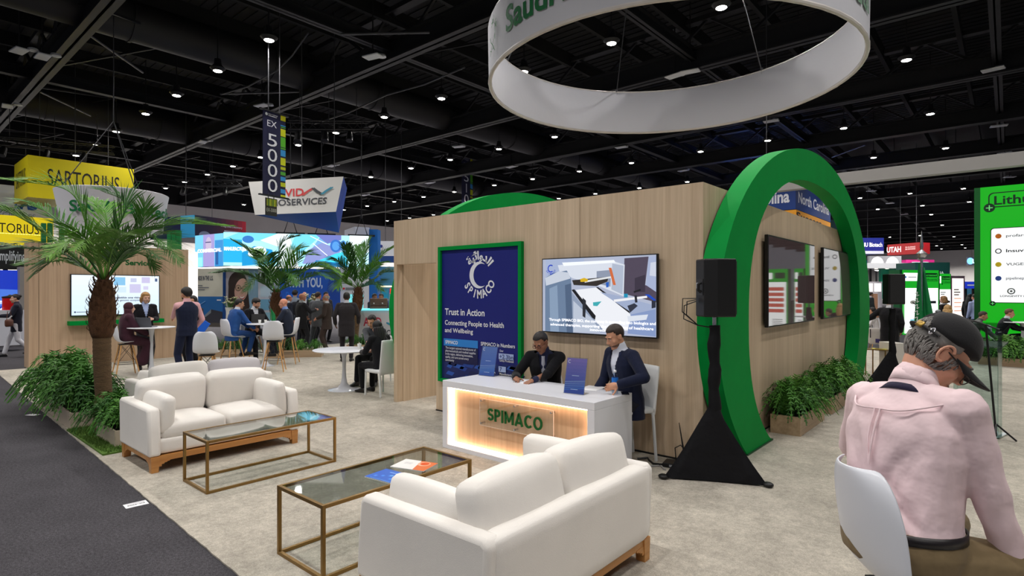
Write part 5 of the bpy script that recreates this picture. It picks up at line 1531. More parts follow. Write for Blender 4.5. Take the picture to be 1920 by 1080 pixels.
# standing crowd
person('bald man in a charcoal suit gesturing with one hand', stand(566, 17.2), facing(566, 66), h=1.76, pitch=2, skin_c=('pink', (206, 146, 122)), hair=('none', BLK), top=('jacket', (50, 50, 54)), shirt=(214, 216, 224), legs=(46, 46, 50), vox=.014, arms=((.10, .40, -.24), (-.2, .18, -.46)), build=1.05)
person('man in a pale grey suit standing with his back turned', stand(596, 18.0), facing(596, 18), h=1.80, pitch=2, yaw=-24, skin_c=('pink', (206, 146, 122)), hair=('short', (60, 46, 40)), top=('jacket', (96, 98, 104)), shirt=(200, 204, 212), legs=(74, 78, 84), vox=.014, vopen=0, feet=((.16, .18, .085), (-.18, -.2, .085)))
person('white bearded man in a dark brown suit facing the group', stand(612, 17.0), facing(612, -74), h=1.74, pitch=4, skin_c=('pink', (206, 146, 122)), hair=('fringe', (190, 184, 178)), top=('jacket', (62, 52, 48)), shirt=(206, 206, 214), legs=(62, 50, 46), vox=.014, beard=(214, 210, 206), arms=((.14, .22, -.44), (-.16, .24, -.46)))
person('man in a very dark suit seen squarely from behind', stand(650, 14.9), facing(650, 4), h=1.80, pitch=4, skin_c=('deep', (92, 62, 48)), hair=('short', (20, 18, 18)), top=('jacket', (40, 37, 40)), shirt=(190, 190, 200), legs=(38, 35, 38), vox=.013, vopen=0, build=1.1, hem=.26, arms=((.28, .16, -.52), (-.28, .10, -.54)))
person('man in a grey shirt with a black rucksack in the crowd', stand(553, 20.2), facing(553, 20), h=1.86, skin_c=('tan', (196, 146, 116)), hair=('full', (22, 20, 20)), top=('shirt', (128, 138, 152)), legs=(40, 44, 56), vox=.018)
q = at_d(556, 19.95); t = thing('rucksack', 'black rucksack on the back of the man in the grey shirt', 'rucksack', (q.x, q.y, 1.02), facing(553, 20)); MB().cushion((0, -.02, .22), (.30, .16, .46), .07, .03, axis=1, n=6).obj('bag', M('rucksack_cloth', (34, 36, 44), .8), t)
person('bald man far back in the crowd facing out', stand(571, 19.6), facing(571, 175), h=1.80, skin_c=('pink', (206, 146, 122)), hair=('fringe', (190, 184, 178)), top=('jacket', (40, 42, 50)), vox=.02)
person('ruddy man in a dark suit at the edge of the crowd', stand(541, 19.3), facing(541, 60), h=1.70, skin_c=('pink', (206, 146, 122)), hair=('fringe', (120, 90, 74)), top=('jacket', (40, 44, 58)), vox=.02)
person('dark haired man in a black suit behind the gesturing man', stand(588, 19.4), facing(588, 120), h=1.74, skin_c=('tan', (196, 146, 116)), hair=('short', (24, 20, 20)), top=('jacket', (26, 26, 30)), vox=.02)
person('man with black hair behind the white bearded man', stand(611, 20.4), facing(611, 150), h=1.80, skin_c=('tan', (196, 146, 116)), hair=('short', (24, 20, 20)), top=('jacket', (44, 44, 52)), vox=.02)
q = at_d(583, 18.6, 556); t = thing('flower_vase', 'vase of pale lilies standing amid the crowd', 'flowers', (q.x, q.y, 1.1), 0)
m = MB(); m.lathe([(.05, 0), (.06, .1), (.04, .26), (.055, .34)], 14); m.obj('vase', M('vase_white', (220, 222, 220), .3), t)
_lily = M('lily_petal', (236, 236, 196), .6)
def lilies(t, z, n, sd):
    r3 = random.Random(sd); st = MB(); bl = MB()
    for i in range(n):
        a = i * 2.4; d = Vector((math.cos(a), math.sin(a), 0)) * r3.uniform(.06, .20); top = d + Vector((0, 0, z + r3.uniform(.1, .3)))
        st.tube([(0, 0, z - .1), top], .006, 4)
        for j in range(5):
            b = j * 1.257; e = Vector((math.cos(b), math.sin(b), .5)) * .07; p = Vector((-math.sin(b), math.cos(b), 0)) * .02
            bl.add([top, top + e * .5 + p, top + e, top + e * .5 - p], [(0, 1, 2, 3)])
    st.obj('stems', LEAFS[1], t); bl.obj('lily_flowers', _lily, t, smooth=False)
lilies(t, .34, 14, 2)
q = at_d(430, 16.3); t = thing('flower_vase', 'vase of pale lilies behind the man in the bright blue suit', 'flowers', (q.x, q.y, CZ + .21), 0)
m = MB(); m.lathe([(.10, 0), (.12, .3), (.08, 1.0), (.11, 1.15)], 14); m.obj('vase', M('vase_white', (220, 222, 220), .3), t); lilies(t, 1.15, 18, 4)
# the seated couple at the low table
rz = facing(712, -38)
v = at_d(715, 10.15); side_chair('white chair under the long haired woman at the low round table', (v.x, v.y, CZ), rz, .46, .98)
person('woman with long black hair seated with her back turned at the low table', (v.x, v.y, CZ), rz, h=1.64, sit=.47, lean=10, pitch=10, skin_c=('olive', (206, 152, 122)), hair=('long', (20, 18, 20)), top=('jacket', (22, 22, 26)), legs=(20, 20, 24), vox=.011, vopen=0, build=.92, arms=((.12, .34, -.34), (-.14, .34, -.34)))
v = at_d(706, 11.5); ph = at_d(690, 10.75)
side_chair('white chair behind the man with the phone at the low round table', (v.x, v.y, CZ), facing(706, -150), .46, .92)
person('man in a dark grey shirt looking at his phone at the low round table', (v.x, v.y, CZ), facing(706, -152), h=1.80, sit=.47, lean=14, pitch=22, skin_c=('olive', (206, 152, 122)), hair=('short', (24, 20, 20)), top=('shirt', (58, 60, 66)), legs=(28, 28, 34), vox=.012, face=True, beard=(50, 38, 34), arms=(Vector((ph.x, ph.y, CZ + .80)), (-.14, .36, -.36)), hands=(.9, .6), feet=((.14, .50, .09), (-.22, .46, .09)))
o = MB().box((0, 0, 0), (.075, .15, .01), mat=Matrix.Rotation(.6, 3, 'X')).obj('smartphone', BLACKG); q = at_d(688, 10.72); o.location = (q.x, q.y, CZ + .815); tag(o, 'dark phone in the hand of the man at the low round table', 'phone')
# behind the counter
for lab, px, phi, hc in (('waiter in a dark shirt behind the AVID counter nearer the palm', 702, 150, (26, 22, 22)), ('waiter in a dark shirt behind the AVID counter nearer the booth', 715, -160, (30, 24, 22))):
    person(lab, stand(px, 19.6), facing(px, phi), h=1.74, skin_c=('brown', (150, 104, 80)), hair=('short', hc), top=('shirt', (40, 42, 54)), arms=((.16, .32, -.36), (-.16, .32, -.36)), vox=.018)
q = at_d(710, 18.8); t = thing('coffee_machine', 'brass and steel coffee machine on the AVID counter', 'coffee machine', (q.x, q.y, 1.24), facing(710, 0))
MB().b2((-.28, -.16, .0), (.28, .16, .10)).obj('base', M('coffee_brown', (110, 80, 66), .4), t, bev=.01); MB().b2((-.28, -.10, .10), (.28, .16, .36)).obj('body', M('coffee_brown', (110, 80, 66), .4), t, bev=.02)
for x in (-.15, .12): MB().tube([(x, -.1, .22), (x, -.24, .2)], .025, 8).obj('portafilter', CHROME, t)
# across the aisle
person('woman in a dark blazer and white trousers walking with a notebook', stand(30, 16.0), facing(30, -86), h=1.74, pitch=6, skin_c=('fair', (214, 170, 146)), hair=('bun', (34, 26, 24)), top=('jacket', (30, 32, 46)), shirt=(60, 56, 70), legs=(206, 206, 214), shoes=(24, 24, 28), vox=.013, build=.92, arms=((.08, .34, -.34), (-.10, .34, -.34)), feet=((.10, .26, .085), (-.08, -.34, .16)), knees=((.1, 1, 0), (-.1, 1, .0)), lanyard=(120, 120, 140))
q = at_d(16, 15.7, 598); o = MB().box((0, 0, 0), (.16, .03, .22), mat=Matrix.Rotation(.7, 3, 'X')).obj('notebook', P_((226, 228, 232))); o.location = q; o.rotation_euler = (0, 0, facing(30, -86)); tag(o, 'white notebook in the hands of the walking woman', 'notebook')
q = at_d(17, 15.6, 603); t = thing('handbag', 'brown handbag at the hip of the walking woman', 'handbag', q - Vector((0, 0, .14)), facing(30, -60)); MB().cushion((0, 0, .1), (.24, .10, .20), .04, .01, axis=1, n=5).obj('bag', M('tan_leather', (92, 54, 40), .5), t); MB().tube([(-.1, 0, .18), (-.06, 0, .42), (.06, 0, .42), (.1, 0, .18)], .008, 5).obj('strap', M('tan_leather', (92, 54, 40), .5), t)
person('man with glasses behind the white counter across the aisle', stand(5, 19.8), facing(5, 160), h=1.74, skin_c=('pink', (206, 146, 122)), hair=('short', (110, 96, 86)), top=('jacket', (40, 40, 46)), glasses=(30, 30, 34), vox=.018)
person('dark haired person bending at the counter across the aisle', stand(22, 19.9), facing(22, 70), h=1.66, lean=14, skin_c=('tan', (196, 146, 116)), hair=('long', (20, 18, 20)), top=('jacket', (26, 26, 32)), vox=.018, build=.92)
person('man at the edge of the oak panel beyond the aisle', stand(47, 21.5), facing(47, -120), h=1.82, skin_c=('tan', (196, 146, 116)), hair=('short', (24, 20, 20)), top=('jacket', (44, 46, 56)), vox=.02)
# beyond the arch and by the bright green wall
rz = facing(1876, 84)
shell_chair('white shell chair under the man before the bright green wall', stand(1874, 15.7), rz, .46)
person('man in a black suit seated in profile before the bright green wall', stand(1876, 15.7), rz, h=1.74, sit=.48, lean=16, pitch=6, skin_c=('pink', (206, 146, 122)), hair=('short', (96, 64, 44)), top=('jacket', (34, 36, 40)), legs=(30, 30, 34), vox=.013, arms=((.14, .44, -.30), (-.14, .40, -.34)), feet=((.12, .40, .10), (-.14, .34, .20)))
person('blonde woman in black seen from behind beyond the cap', stand(1777, 14.4), facing(1777, 14), h=1.68, sit=.62, skin_c=('fair', (214, 170, 146)), hair=('long', (176, 140, 88)), top=('jacket', (24, 24, 28)), vox=.015, vopen=0, build=.95)
v = at_d(1777, 14.4); shell_chair('white shell stool under the blonde woman beyond the cap', (v.x, v.y, CZ), facing(1777, 14), .60)
person('blonde woman in a dark dress standing before the lightboxes', stand(1770, 18.5), facing(1770, -60), h=1.66, skin_c=('fair', (214, 170, 146)), hair=('bob', (150, 112, 74)), top=('jacket', (40, 36, 36)), vox=.018, build=.92)
person('man in a grey shirt seated far off beside the bright green wall', stand(1818, 15.4), facing(1818, 80), h=1.70, sit=.48, lean=26, skin_c=('tan', (196, 146, 116)), hair=('short', (60, 44, 36)), top=('shirt', (92, 96, 92)), vox=.016)
v = at_d(1818, 15.4); shell_chair('white shell chair under the man in the grey shirt', (v.x, v.y, CZ), facing(1818, 80), .46)
person('man in a pale blue shirt standing beside the bright green wall', stand(1828, 20.5), facing(1828, -40), h=1.72, skin_c=('pink', (206, 146, 122)), hair=('short', (40, 32, 28)), top=('shirt', (170, 184, 226)), vox=.018)
person('woman in black beside the man in the pale blue shirt', stand(1818, 22.5), facing(1818, 30), h=1.70, skin_c=('tan', (196, 146, 116)), hair=('long', (20, 18, 20)), top=('jacket', (24, 24, 28)), vox=.02, build=.92)
person('man in a suit far beyond the arch by the bright screens', stand(1633, 30), facing(1633, 60), h=1.76, skin_c=('tan', (196, 146, 116)), hair=('short', (40, 32, 28)), top=('jacket', (50, 56, 58)), vox=.025)
person('person in black standing behind the farther loudspeaker stand', stand(1668, 12.9), facing(1668, 12), h=1.72, skin_c=('tan', (196, 146, 116)), hair=('short', (26, 22, 22)), top=('jacket', (24, 24, 28)), vox=.016, vopen=0, arms=((.2, .1, -.55), (-.34, .18, -.24)))
v = at_d(1668, 12.9) + Matrix.Rotation(facing(1668, 12), 3, 'Z') @ Vector((-.335, .21, 0)); t = thing('tote_bag', 'white tote bag hanging from the hand of the person in black', 'bag', (v.x, v.y, .60), facing(1649, 10))
MB().cushion((0, 0, .2), (.26, .08, .38), .03, .01, axis=1, n=6).obj('bag', M('tote_canvas', (214, 210, 208), .9), t)
for s_ in (-1, 1): MB().tube([(s_ * .08, 0, .37), (s_ * .05, 0, .58), (0, 0, .60)], .009, 5).obj('handle', M('tote_canvas', (214, 210, 208), .9), t)
A = Art(.003); A.rect(.02, .05, .13, .14, P_((60, 54, 120))); A.rect(-.09, .16, -.07, .36, P_((30, 28, 34))); A.obj('print', t, (0, -.052, 0))
person('woman in a white top seated beyond the arch', stand(1645, 18.2), facing(1645, -100), h=1.64, sit=.48, lean=12, skin_c=('tan', (196, 146, 116)), hair=('long', (24, 20, 20)), top=('shirt', (206, 204, 208)), legs=(40, 40, 48), vox=.018, build=.92)
v = at_d(1645, 18.2); shell_chair('grey shell chair under the woman in the white top', (v.x, v.y, CZ), facing(1645, -100), .46)

# ------------------------------------------------------------------ the man in the cap
def seg_folds(F):
    def f(co):
        d = np.zeros(len(co))
        for p, q, w, a in F:
            p = np.array(p); q = np.array(q); u = q - p; L2 = (u * u).sum()
            tt = np.clip(((co - p) @ u) / L2, 0, 1); r = np.linalg.norm(co - (p + tt[:, None] * u), axis=1)
            tap = np.sin(np.pi * np.clip(tt, .04, .96)) ** .6
            d += 3.6 * a * tap * (np.exp(-(r / w / 1.2) ** 2) - .5 * np.exp(-((r - 2.1 * w) / (w * 1.2)) ** 2))
        x, y, z = co.T
        d += .0022 * np.sin(z * 41 + 9 * np.sin(x * 11) + 4 * y) * np.clip((np.abs(x) - .17) / .06, 0, 1)
        d += .0015 * np.sin(z * 23 + x * 31 + 5 * np.sin(y * 17))
        return d
    return f
MP = at_d(1690, 2.14)
MZ = facing(1690, 42)
Bk = -.16
FOLDS = [((-.02, -.20, 1.42), (.0, -.17, 1.12), .010, .012), ((.05, -.2, 1.40), (.03, -.18, 1.20), .012, .006), ((-.10, -.2, 1.30), (.12, -.14, 1.02), .018, .010), ((.19, -.10, 1.36), (.02, -.17, 1.08), .020, .012), ((.21, -.08, 1.30), (.10, -.16, 1.02), .016, .010), ((-.19, -.10, 1.36), (-.06, -.17, 1.10), .018, .010), ((-.16, -.14, 1.12), (.16, -.13, .99), .016, .009), ((.22, -.06, 1.22), (.14, -.15, 1.0), .014, .010),
         ((.20, -.12, 1.44), (.30, -.08, 1.36), .014, .008), ((.24, -.14, 1.36), (.34, -.05, 1.32), .014, .009), ((.26, -.14, 1.30), (.36, -.06, 1.24), .013, .008), ((.27, -.15, 1.22), (.38, -.08, 1.20), .014, .009), ((.28, -.12, 1.14), (.38, -.02, 1.12), .014, .009), ((.30, -.08, 1.08), (.37, .06, 1.06), .014, .008), ((-.24, -.14, 1.34), (-.34, -.06, 1.28), .014, .008), ((-.26, -.14, 1.24), (-.36, -.06, 1.20), .014, .008)]
PINK = (236, 210, 214)
I = person('grey haired man in a pale pink shirt and black cap seated with his back turned', (MP.x, MP.y, CZ), MZ, h=1.88, sit=.812, lean=13, pitch=40, yaw=-30, roll=2, side=-5, build=1.10, tuck=True, skin_c=('ruddy', (214, 158, 132)), hair=('short', (128, 124, 120)), top=('shirt', PINK), legs=(124, 106, 78), shoes=(40, 34, 30), vox=.0075, face=True,
           disp=seg_folds(FOLDS), arms=((.245, .13, -.57), (-.27, .26, -.46)), hands=(.7, .7), feet=((.16, .40, .40), (-.16, .36, .40)), knees=((.5, 1, .3), (-.2, 1, .3)), poles=((.45, -.8, -.3), (-.9, -.5, -.3)))
shell_chair('white shell stool under the man in the cap', (at_d(1722, 2.10).x, at_d(1722, 2.10).y, CZ), MZ - .30, .765, True)
T, HP, sp, rt, fw, up, k, s = I['t'], I['HP'], I['sp'], I['rt'], I['fw'], I['up'], I['k'], I['s']
# cap, buckle, brim
CAPK = M('cap_black', (22, 21, 24), .85, bump=(160, .25, .003), sheen=.1)
m = MB(); R = []; nu, nv = 48, 26
for i in range(1, nv):
    a = -PI / 2 + PI * i / nv; row = []
    for j in range(nu):
        q = 2 * PI * j / nu; d = Vector((math.cos(a) * math.cos(q), math.cos(a) * math.sin(q), math.sin(a)))
        p = Vector((d.x * .094, d.y * .117, d.z * .118))
        lim = .012 + .012 * (p.y / .1) if p.y > -.03 else .008
        w = (p.z - lim) / .008 + .5
        if p.y < -.04: w = min(w, max((p.z + .004 - (.066 * max(0, 1 - (p.x / .055) ** 2))) / .006 + .5, -1) if abs(p.x) < .055 else 9)
        w = max(0, min(1, w)); f = .72 + .28 * w
        row.append(HP(p.x * f, -.012 + p.y * f, .034 + p.z * f))
    R.append(row)
m.rings(R); CAPO = m.obj('cap', CAPK, T, sharp=0)
m = MB(); m.tube([HP(.095 * math.sin(q), -.012 - .118 * math.cos(q), .030) for q in np.linspace(-1.1, 1.1, 17)], .011, 8, flat=.45); m.obj('cap_strap', CAPK, CAPO)
def strap_pt(q, z, o=.006): return HP((.095 + o) * math.sin(q), -.012 - (.118 + o) * math.cos(q), z)
m = MB(); m.grid([[strap_pt(q, z, .008) for q in np.linspace(.30, .56, 5)] for z in (.019, .041)]); m.obj('brass_buckle', M('buckle_brass', (170, 140, 70), .35, metal=.8), CAPO, solid=.004)
m = MB(); m.tube([strap_pt(.86 + .05 * math.cos(a), .030 + .012 * math.sin(a), .004) for a in np.linspace(0, 2 * PI, 13)], .003, 6, cap=False); m.obj('eyelet', CHROME, CAPO)
m = MB(); P = []
for i in range(9):
    f = i / 8; P.append([HP(.088 * (1 - .10 * f ** 2) * math.sin(q) * (1 - .0 * f), -.012 + (.112 * math.cos(q)) + .098 * f * max(0, math.cos(q * .92)) ** .7, .024 - .006 * f - .030 * (math.sin(q)) ** 2 * (.4 + .6 * f)) for q in np.linspace(-1.25, 1.25, 17)])
m.grid(P); m.obj('cap_brim', CAPK, CAPO, sharp=0, solid=.005)
m = MB(); m.ell(HP(0, -.012, .152), (.010, .010, .006), None, 10, 6); m.obj('cap_button', CAPK, CAPO)
# spectacles hanging low on the nose
m = MB()
for g in (1, -1):
    m.tube([HP(g * .034 + .026 * math.cos(q), .112, -.012 + .020 * math.sin(q)) for q in np.linspace(0, 2 * PI, 17)], .0022, 6, cap=False); m.tube([HP(g * .060, .108, -.008), HP(g * .080, .05, .004), HP(g * .087, -.01, .010)], .0026, 6)
m.tube([HP(-.009, .114, -.010), HP(.009, .114, -.010)], .0022, 6); m.obj('glasses', M('spectacle_steel', (70, 66, 66), .3, metal=.6), T)
# ear folds, hair tufts, collar, seam and lanyard
for g in (1, -1):
    m = MB(); m.tube([HP(g * (.089 + .003 * math.sin(a)), -.012 - .020 * math.cos(a), .0 + .030 * math.sin(a)) for a in np.linspace(-2.0, 2.6, 14)], [.005] * 14, 7)
    m.obj('ear_rim', skin('ruddy', (214, 158, 132)), T)
hm = M('hair_128_124_120', (128, 124, 120))
r4 = random.Random(5); m = MB()
for i in range(420):
    q = r4.uniform(-2.2, 2.2); z = r4.uniform(-.085, -.02); cz_ = math.sqrt(max(.15, 1 - ((z + .0) / .118) ** 2))
    a0 = (.0845 * math.sin(q) * cz_, -.012 - .1065 * math.cos(q) * cz_, .032 + z)
    o = Vector((math.sin(q), -math.cos(q), 0)); sw = r4.uniform(-.012, .012); L = r4.uniform(.6, 1.1)
    pts = [HP(*a0)]
    for f in (.35, .7, 1.0):
        zz = z - .030 * f * L; c2 = math.sqrt(max(.12, 1 - (zz / .118) ** 2)); lift = .003 * math.sin(PI * f) + .001; qq = q + sw * f * 9
        pts.append(HP((.0845 + lift) * math.sin(qq) * c2, -.012 - (.1065 + lift) * math.cos(qq) * c2, .032 + zz))
    m.tube(pts, [.0030, .0032, .0026, .0008], 5)
for i in range(90):
    x = r4.uniform(-.046, .046); z = .044 + r4.uniform(.0, .05) * (1 - (x / .05) ** 2)
    y = -.012 - .106 * math.sqrt(max(.1, 1 - (x / .086) ** 2 - ((z - .032) / .1) ** 2))
    m.tube([HP(x, y, z), HP(x * 1.1, y - .006, z - .006), HP(x * 1.2, y - .004, z - .018)], [.0032, .003, .001], 5)
m.obj('hair_locks', hm, T, sharp=0)
PK = cloth('wear_%d_%d_%d' % PINK, PINK)
m = MB(); P = []
for z0, r0, r1 in ((1.0, .068, .064), (1.09, .063, .060), (1.095, .067, .064), (1.02, .080, .077)):
    c = sp(z0) + fw * .004
    P.append([c + rt * r0 * s * math.sin(q) * 1.04 - fw * r1 * s * math.cos(q) - up * (.045 * (1 - math.cos(q)) / 2) for q in np.linspace(-2.7, 2.7, 29)])
m.grid(P); m.obj('collar', PK, I['topo'], sharp=0, solid=.004)
m = MB()
m.tube(spline([sp(.90) - rt * .20 * s + fw * -.045, sp(.80) - rt * .10 * s - fw * .128 * s, sp(.79) - fw * .136 * s, sp(.80) + rt * .10 * s - fw * .128 * s, sp(.90) + rt * .20 * s - fw * .045], 24), .0035, 6)
m.obj('yoke_seam', PK, I['topo'])
m = MB(); 
m.tube(spline([sp(.79) - fw * .137 * s - rt * .012, sp(.60) - fw * .150 * s - rt * .01, sp(.42) - fw * .146 * s], 12), .004, 6); m.tube(spline([sp(.79) - fw * .137 * s + rt * .012, sp(.60) - fw * .150 * s + rt * .010, sp(.42) - fw * .146 * s], 12), .004, 6); m.obj('back_pleat', PK, I['topo'])
m = MB(); P = []
for t0, rx, ry in ((1.0, .086, .080), (.957, .112, .094)):
    P.append([sp(t0) + rt * rx * s * math.sin(q) * 1.04 - fw * ry * s * math.cos(q) - up * (.05 * (1 - math.cos(q)) / 2 + .006) for q in np.linspace(-2.2, 2.2, 27)])
m.grid(P); m.obj('lanyard', cloth('strap_navy', (40, 36, 58)), T, solid=.003, sharp=0)
m = MB(); P = []
for z0 in (.045, .105):
    P.append([sp(z0) + rt * .179 * s * 1.11 * math.sin(q) - Vector((0, 1, 0)) * .142 * s * 1.11 * math.cos(q) for q in np.linspace(-PI, PI, 41)])
m.grid(P); BELT = m.obj('belt', M('belt_leather', (34, 30, 32), .4), T, solid=.005, sharp=0)
for g in (-.45, .1, .65):
    m = MB(); m.grid([[sp(z0) + rt * .183 * s * 1.11 * math.sin(q) - Vector((0, 1, 0)) * .146 * s * 1.11 * math.cos(q) for q in (g - .03, g + .03)] for z0 in (.03, .12)]); m.obj('belt_loop', cloth('legs_124_106_78', (124, 106, 78)), BELT, solid=.003)

# ================================================================== SIGNS AND STANDS ALL ROUND
Zup = Vector((0, 0, 1))
def panel(name, label, cat, A, B, pt_, pb_, px, thick, mat, paint=None, wires=0, lit=None, group=None, part='panel', wz=11.53, posts=0):
    """a board whose front runs from A to B (left to right for its reader), its top and bottom seen at rows pt_ and pb_ at column px"""
    A, B = Vector((A[0], A[1], 0)), Vector((B[0], B[1], 0))
    U = (B - A); L = U.length; U.normalize(); N = U.cross(Zup)
    d = A.x * _F[0] + A.y * _F[1]
    z1, z0 = EYE + (HOR - pt_) * d / FPX, max(.001, EYE + (HOR - pb_) * d / FPX)
    t = thing(name, label, cat, (A.x, A.y, z0), math.atan2(U.y, U.x), group)
    H = z1 - z0
    MB().b2((0, 0, 0), (L, thick, H)).obj(part, mat, t, smooth=False)
    if paint:
        a = Art(.004); paint(a, L, H); a.obj('lettering', t, (0, -.002, 0))
    for k in range(posts):
        x = L * (k + .5) / posts
        MB().b2((x - .06, thick * .3, -z0 + .002), (x + .06, thick * .3 + .12, 0)).obj('support_post', STEEL_K, t, smooth=False)
    for k in range(wires):
        x = L * (k + .5) / wires
        MB().tube([(x, thick / 2, H), (x, thick / 2, wz - z0)], .014, 5).obj('suspension_cable', WIRE, t)
    return t, L, H
BLUEP = P_((10, 44, 130)); YEL = P_((236, 218, 10), .5); INK = P_((24, 22, 24)); GREYW = P_((214, 215, 222)); RED = P_((206, 34, 44))
xp = lambda px, X: on_x(px, 545, X)
yp = lambda px, Y: on_y(px, 545, Y)

# --- far side of the aisle, behind the near palm
def sart(A, L, H):
    A.rect(0, 0, L, H, YEL); A.text('SARTORIUS', L * .17, H * .34, H * .40, INK, .0, w=L * .68)
t, L, H = panel('hanging_sign', 'yellow box sign reading SARTORIUS hanging above the near palm', 'sign', xp(52, -27), xp(251, -27), 290, 369, 52, 2.6, YEL, sart, 3)
a = Art(.004); a.text('SARTORIUS', .4, H * .34, H * .40, INK, 0, w=1.8); a.obj('side_lettering', t, (-.002, 2.6, 0), U=(0, -1, 0))
def sart2(A, L, H):
    A.rect(0, 0, L, H, E_((240, 214, 20), .8)); A.text('SARTORIUS', L * .1, H * .42, H * .32, INK, .0, w=L * .72); A.k -= 2
    A.rect(L * .05, H * .38, L * .85, H * .40, E_((255, 250, 150), 3))
panel('stand_wall', 'yellow lit stand wall with dark lettering behind the near palm fronds', 'stand', xp(-60, -26), xp(100, -26), 398, 456, 20, .4, YEL, sart2)
for k, px in enumerate((78, 90, 112)):
    panel('green_post', 'flat green post standing before the yellow lit wall', 'post', xp(px, -25), xp(px + 9, -25), 418, 652, px, .15, P_((0, 110, 60)), group='green posts before the yellow wall', part='post')
def lab(A, L, H):
    A.text('LAB', L * .62, H * .42, H * .36, P_((20, 70, 160)), .05, w=L * .25); A.text('SCIENCES', L * .45, H * .16, H * .13, P_((120, 130, 150)), 0, w=L * .4)
panel('hanging_sign', 'pale grey sign with blue LAB lettering below the yellow box sign', 'sign', xp(-90, -31), xp(92, -31), 336, 412, 30, .3, P_((196, 200, 212)), lab, 2)
def dk(A, L, H): A.text('Simplifying', L * .62, H * .38, H * .42, P_((200, 205, 210)), .015, w=L * .35)
panel('fascia_sign', 'black fascia board with pale lettering left of the oak panel'.replace(' left of', ' beside'), 'sign', xp(-120, -25.5), xp(52, -25.5), 455, 502, 20, .4, P_((14, 16, 18)), dk, posts=2)
def bl(A, L, H):
    A.rect(0, 0, L, H, E_((24, 60, 200), .9)); A.poly([(0, H * .1), (L, H * .4), (L, H * .62), (0, H * .66)], E_((80, 130, 240), .9)); A.circ(L * .9, H * .35, H * .12, E_((240, 240, 245), 1))
    A.text('experiments.', L * .42, H * .35, H * .09, E_((245, 245, 250), 1.3), .03, w=L * .42); A.text('integrated', L * .4, H * .2, H * .09, E_((245, 245, 250), 1.3), .03, w=L * .38)
panel('lit_wall', 'bright blue lit wall with white words across the charcoal aisle', 'screen', xp(-70, -25.2), xp(36, -25.2), 505, 606, 10, .2, BLACKP, bl)
panel('service_counter', 'white service counter across the aisle beside the walking woman', 'counter', xp(-60, -23), xp(46, -23), 583, 652, 20, .6, P_((214, 216, 226)))
panel('stand_column', 'grey stand column beside the bright blue wall', 'column', xp(37, -24.8), xp(53, -24.8), 500, 640, 40, .5, P_((140, 136, 132)))
p = xp(19, -23.2)
t = thing('drink_dispenser', 'red drink dispenser on the white counter across the aisle', 'dispenser', (p.x, p.y, EYE + (HOR - 583) * (p.x * _F[0] + p.y * _F[1]) / FPX), 0)
m = MB(); m.lathe([(.001, 0), (.18, 0), (.19, .05), (.19, .40), (.001, .40)], 20); m.obj('tank', P_((210, 20, 26), .2), t)
m = MB(); m.lathe([(.2, .40), (.2, .44), (.06, .47), (.03, .50)], 20); m.obj('lid', BLACKP, t)

# --- the oak panel with its screen, shelf and round sign
X0 = -17.45
a0, a1 = xp(54, X0), xp(353, X0)
t = thing('oak_display_panel', 'free-standing oak panel with a bright screen and green shelf behind the palm', 'partition', (X0, a0.y, CZ))
W(t, slab((X0 - .55, a0.y, CZ), (X0, a1.y, 3.0)).obj('panel', wood('panel_oak', (206, 176, 146), (176, 146, 118), 'Z', .55, 26, 4), t, smooth=False))
W(t, MB().b2((X0, a0.y + .18, .02), (X0 + .003, a0.y + .19, 3)).obj('panel_joint', M('joint_line', (120, 100, 80), .8), t, smooth=False))
p0, p1 = on_x(126, 623, X0), on_x(302, 623, X0)
W(t, MB().b2((X0, p0.y, 1.0), (X0 + .25, p1.y, 1.10)).obj('green_shelf', GREEN, t, smooth=False))
p0, p1 = on_x(245, 497, X0), on_x(298, 497, X0)
A = Art(.004); A.text('Services', 0, 0, .13, GREENT, .035, w=p1.y - p0.y); A.obj('lettering', t, Vector((X0, p0.y - a0.y - .12 + a0.y, p0.z)) - Vector(t.location), U=(0, 1, 0))
y0, y1, z0, z1 = on_x(131, 594, X0).y, on_x(298, 594, X0).y, 1.22, 2.26
t = thing('wall_screen', 'bright pale blue screen on the oak panel behind the palm trunk', 'screen', (X0, y0, z0), PI / 2)
MB().b2((0, -.06, 0), (y1 - y0, 0, z1 - z0)).obj('casing', BLACKP, t, smooth=False)
A = Art(.002); L, H = y1 - y0, z1 - z0
for k in range(8):
    f = k / 7; A.rect(.02, .02 + (H - .04) * k / 8, L - .02, .02 + (H - .04) * (k + 1) / 8, E_((int(214 + 20 * f), int(236 + 8 * f), 252), 1.15)); A.k -= 1
A.k += 1
for x, y, w, h, c in ((.46, .74, .13, .2, (140, 200, 240)), (.65, .82, .07, .1, (200, 206, 236)), (.78, .80, .1, .15, (206, 200, 236)), (.64, .55, .13, .22, (208, 204, 238)), (.80, .63, .06, .09, (214, 210, 240)), (.5, .56, .1, .14, (214, 236, 248)), (.3, .6, .1, .16, (210, 232, 248)), (.94, .84, .03, .08, (80, 100, 140))):
    A.rect(L * x, H * y, L * (x + w), H * (y + h), E_(c, 1.05)); A.k -= 1
A.k += 1
A.text('steps within one vision', L * .42, H * .41, H * .05, E_((20, 50, 120), .5), .025, w=L * .36); A.text('national genomic ecosystem', L * .42, H * .345, H * .05, E_((40, 70, 130), .5), .01, w=L * .36); A.rect(L * .06, H * .088, L * .2, H * .102, E_((60, 80, 120), .5))
A.circ(L * .045, H * .095, H * .02, E_((90, 110, 150), .5)); A.obj('picture', t, (0, -.061, 0))
panel('light_panel', 'bright white lit panel at the end of the oak partition', 'light panel', at_d(353.5, 17.5), at_d(366, 17.5), 472, 662, 355, .15, E_((255, 250, 245), 1.1))
rc = at_d(213, 16.6)
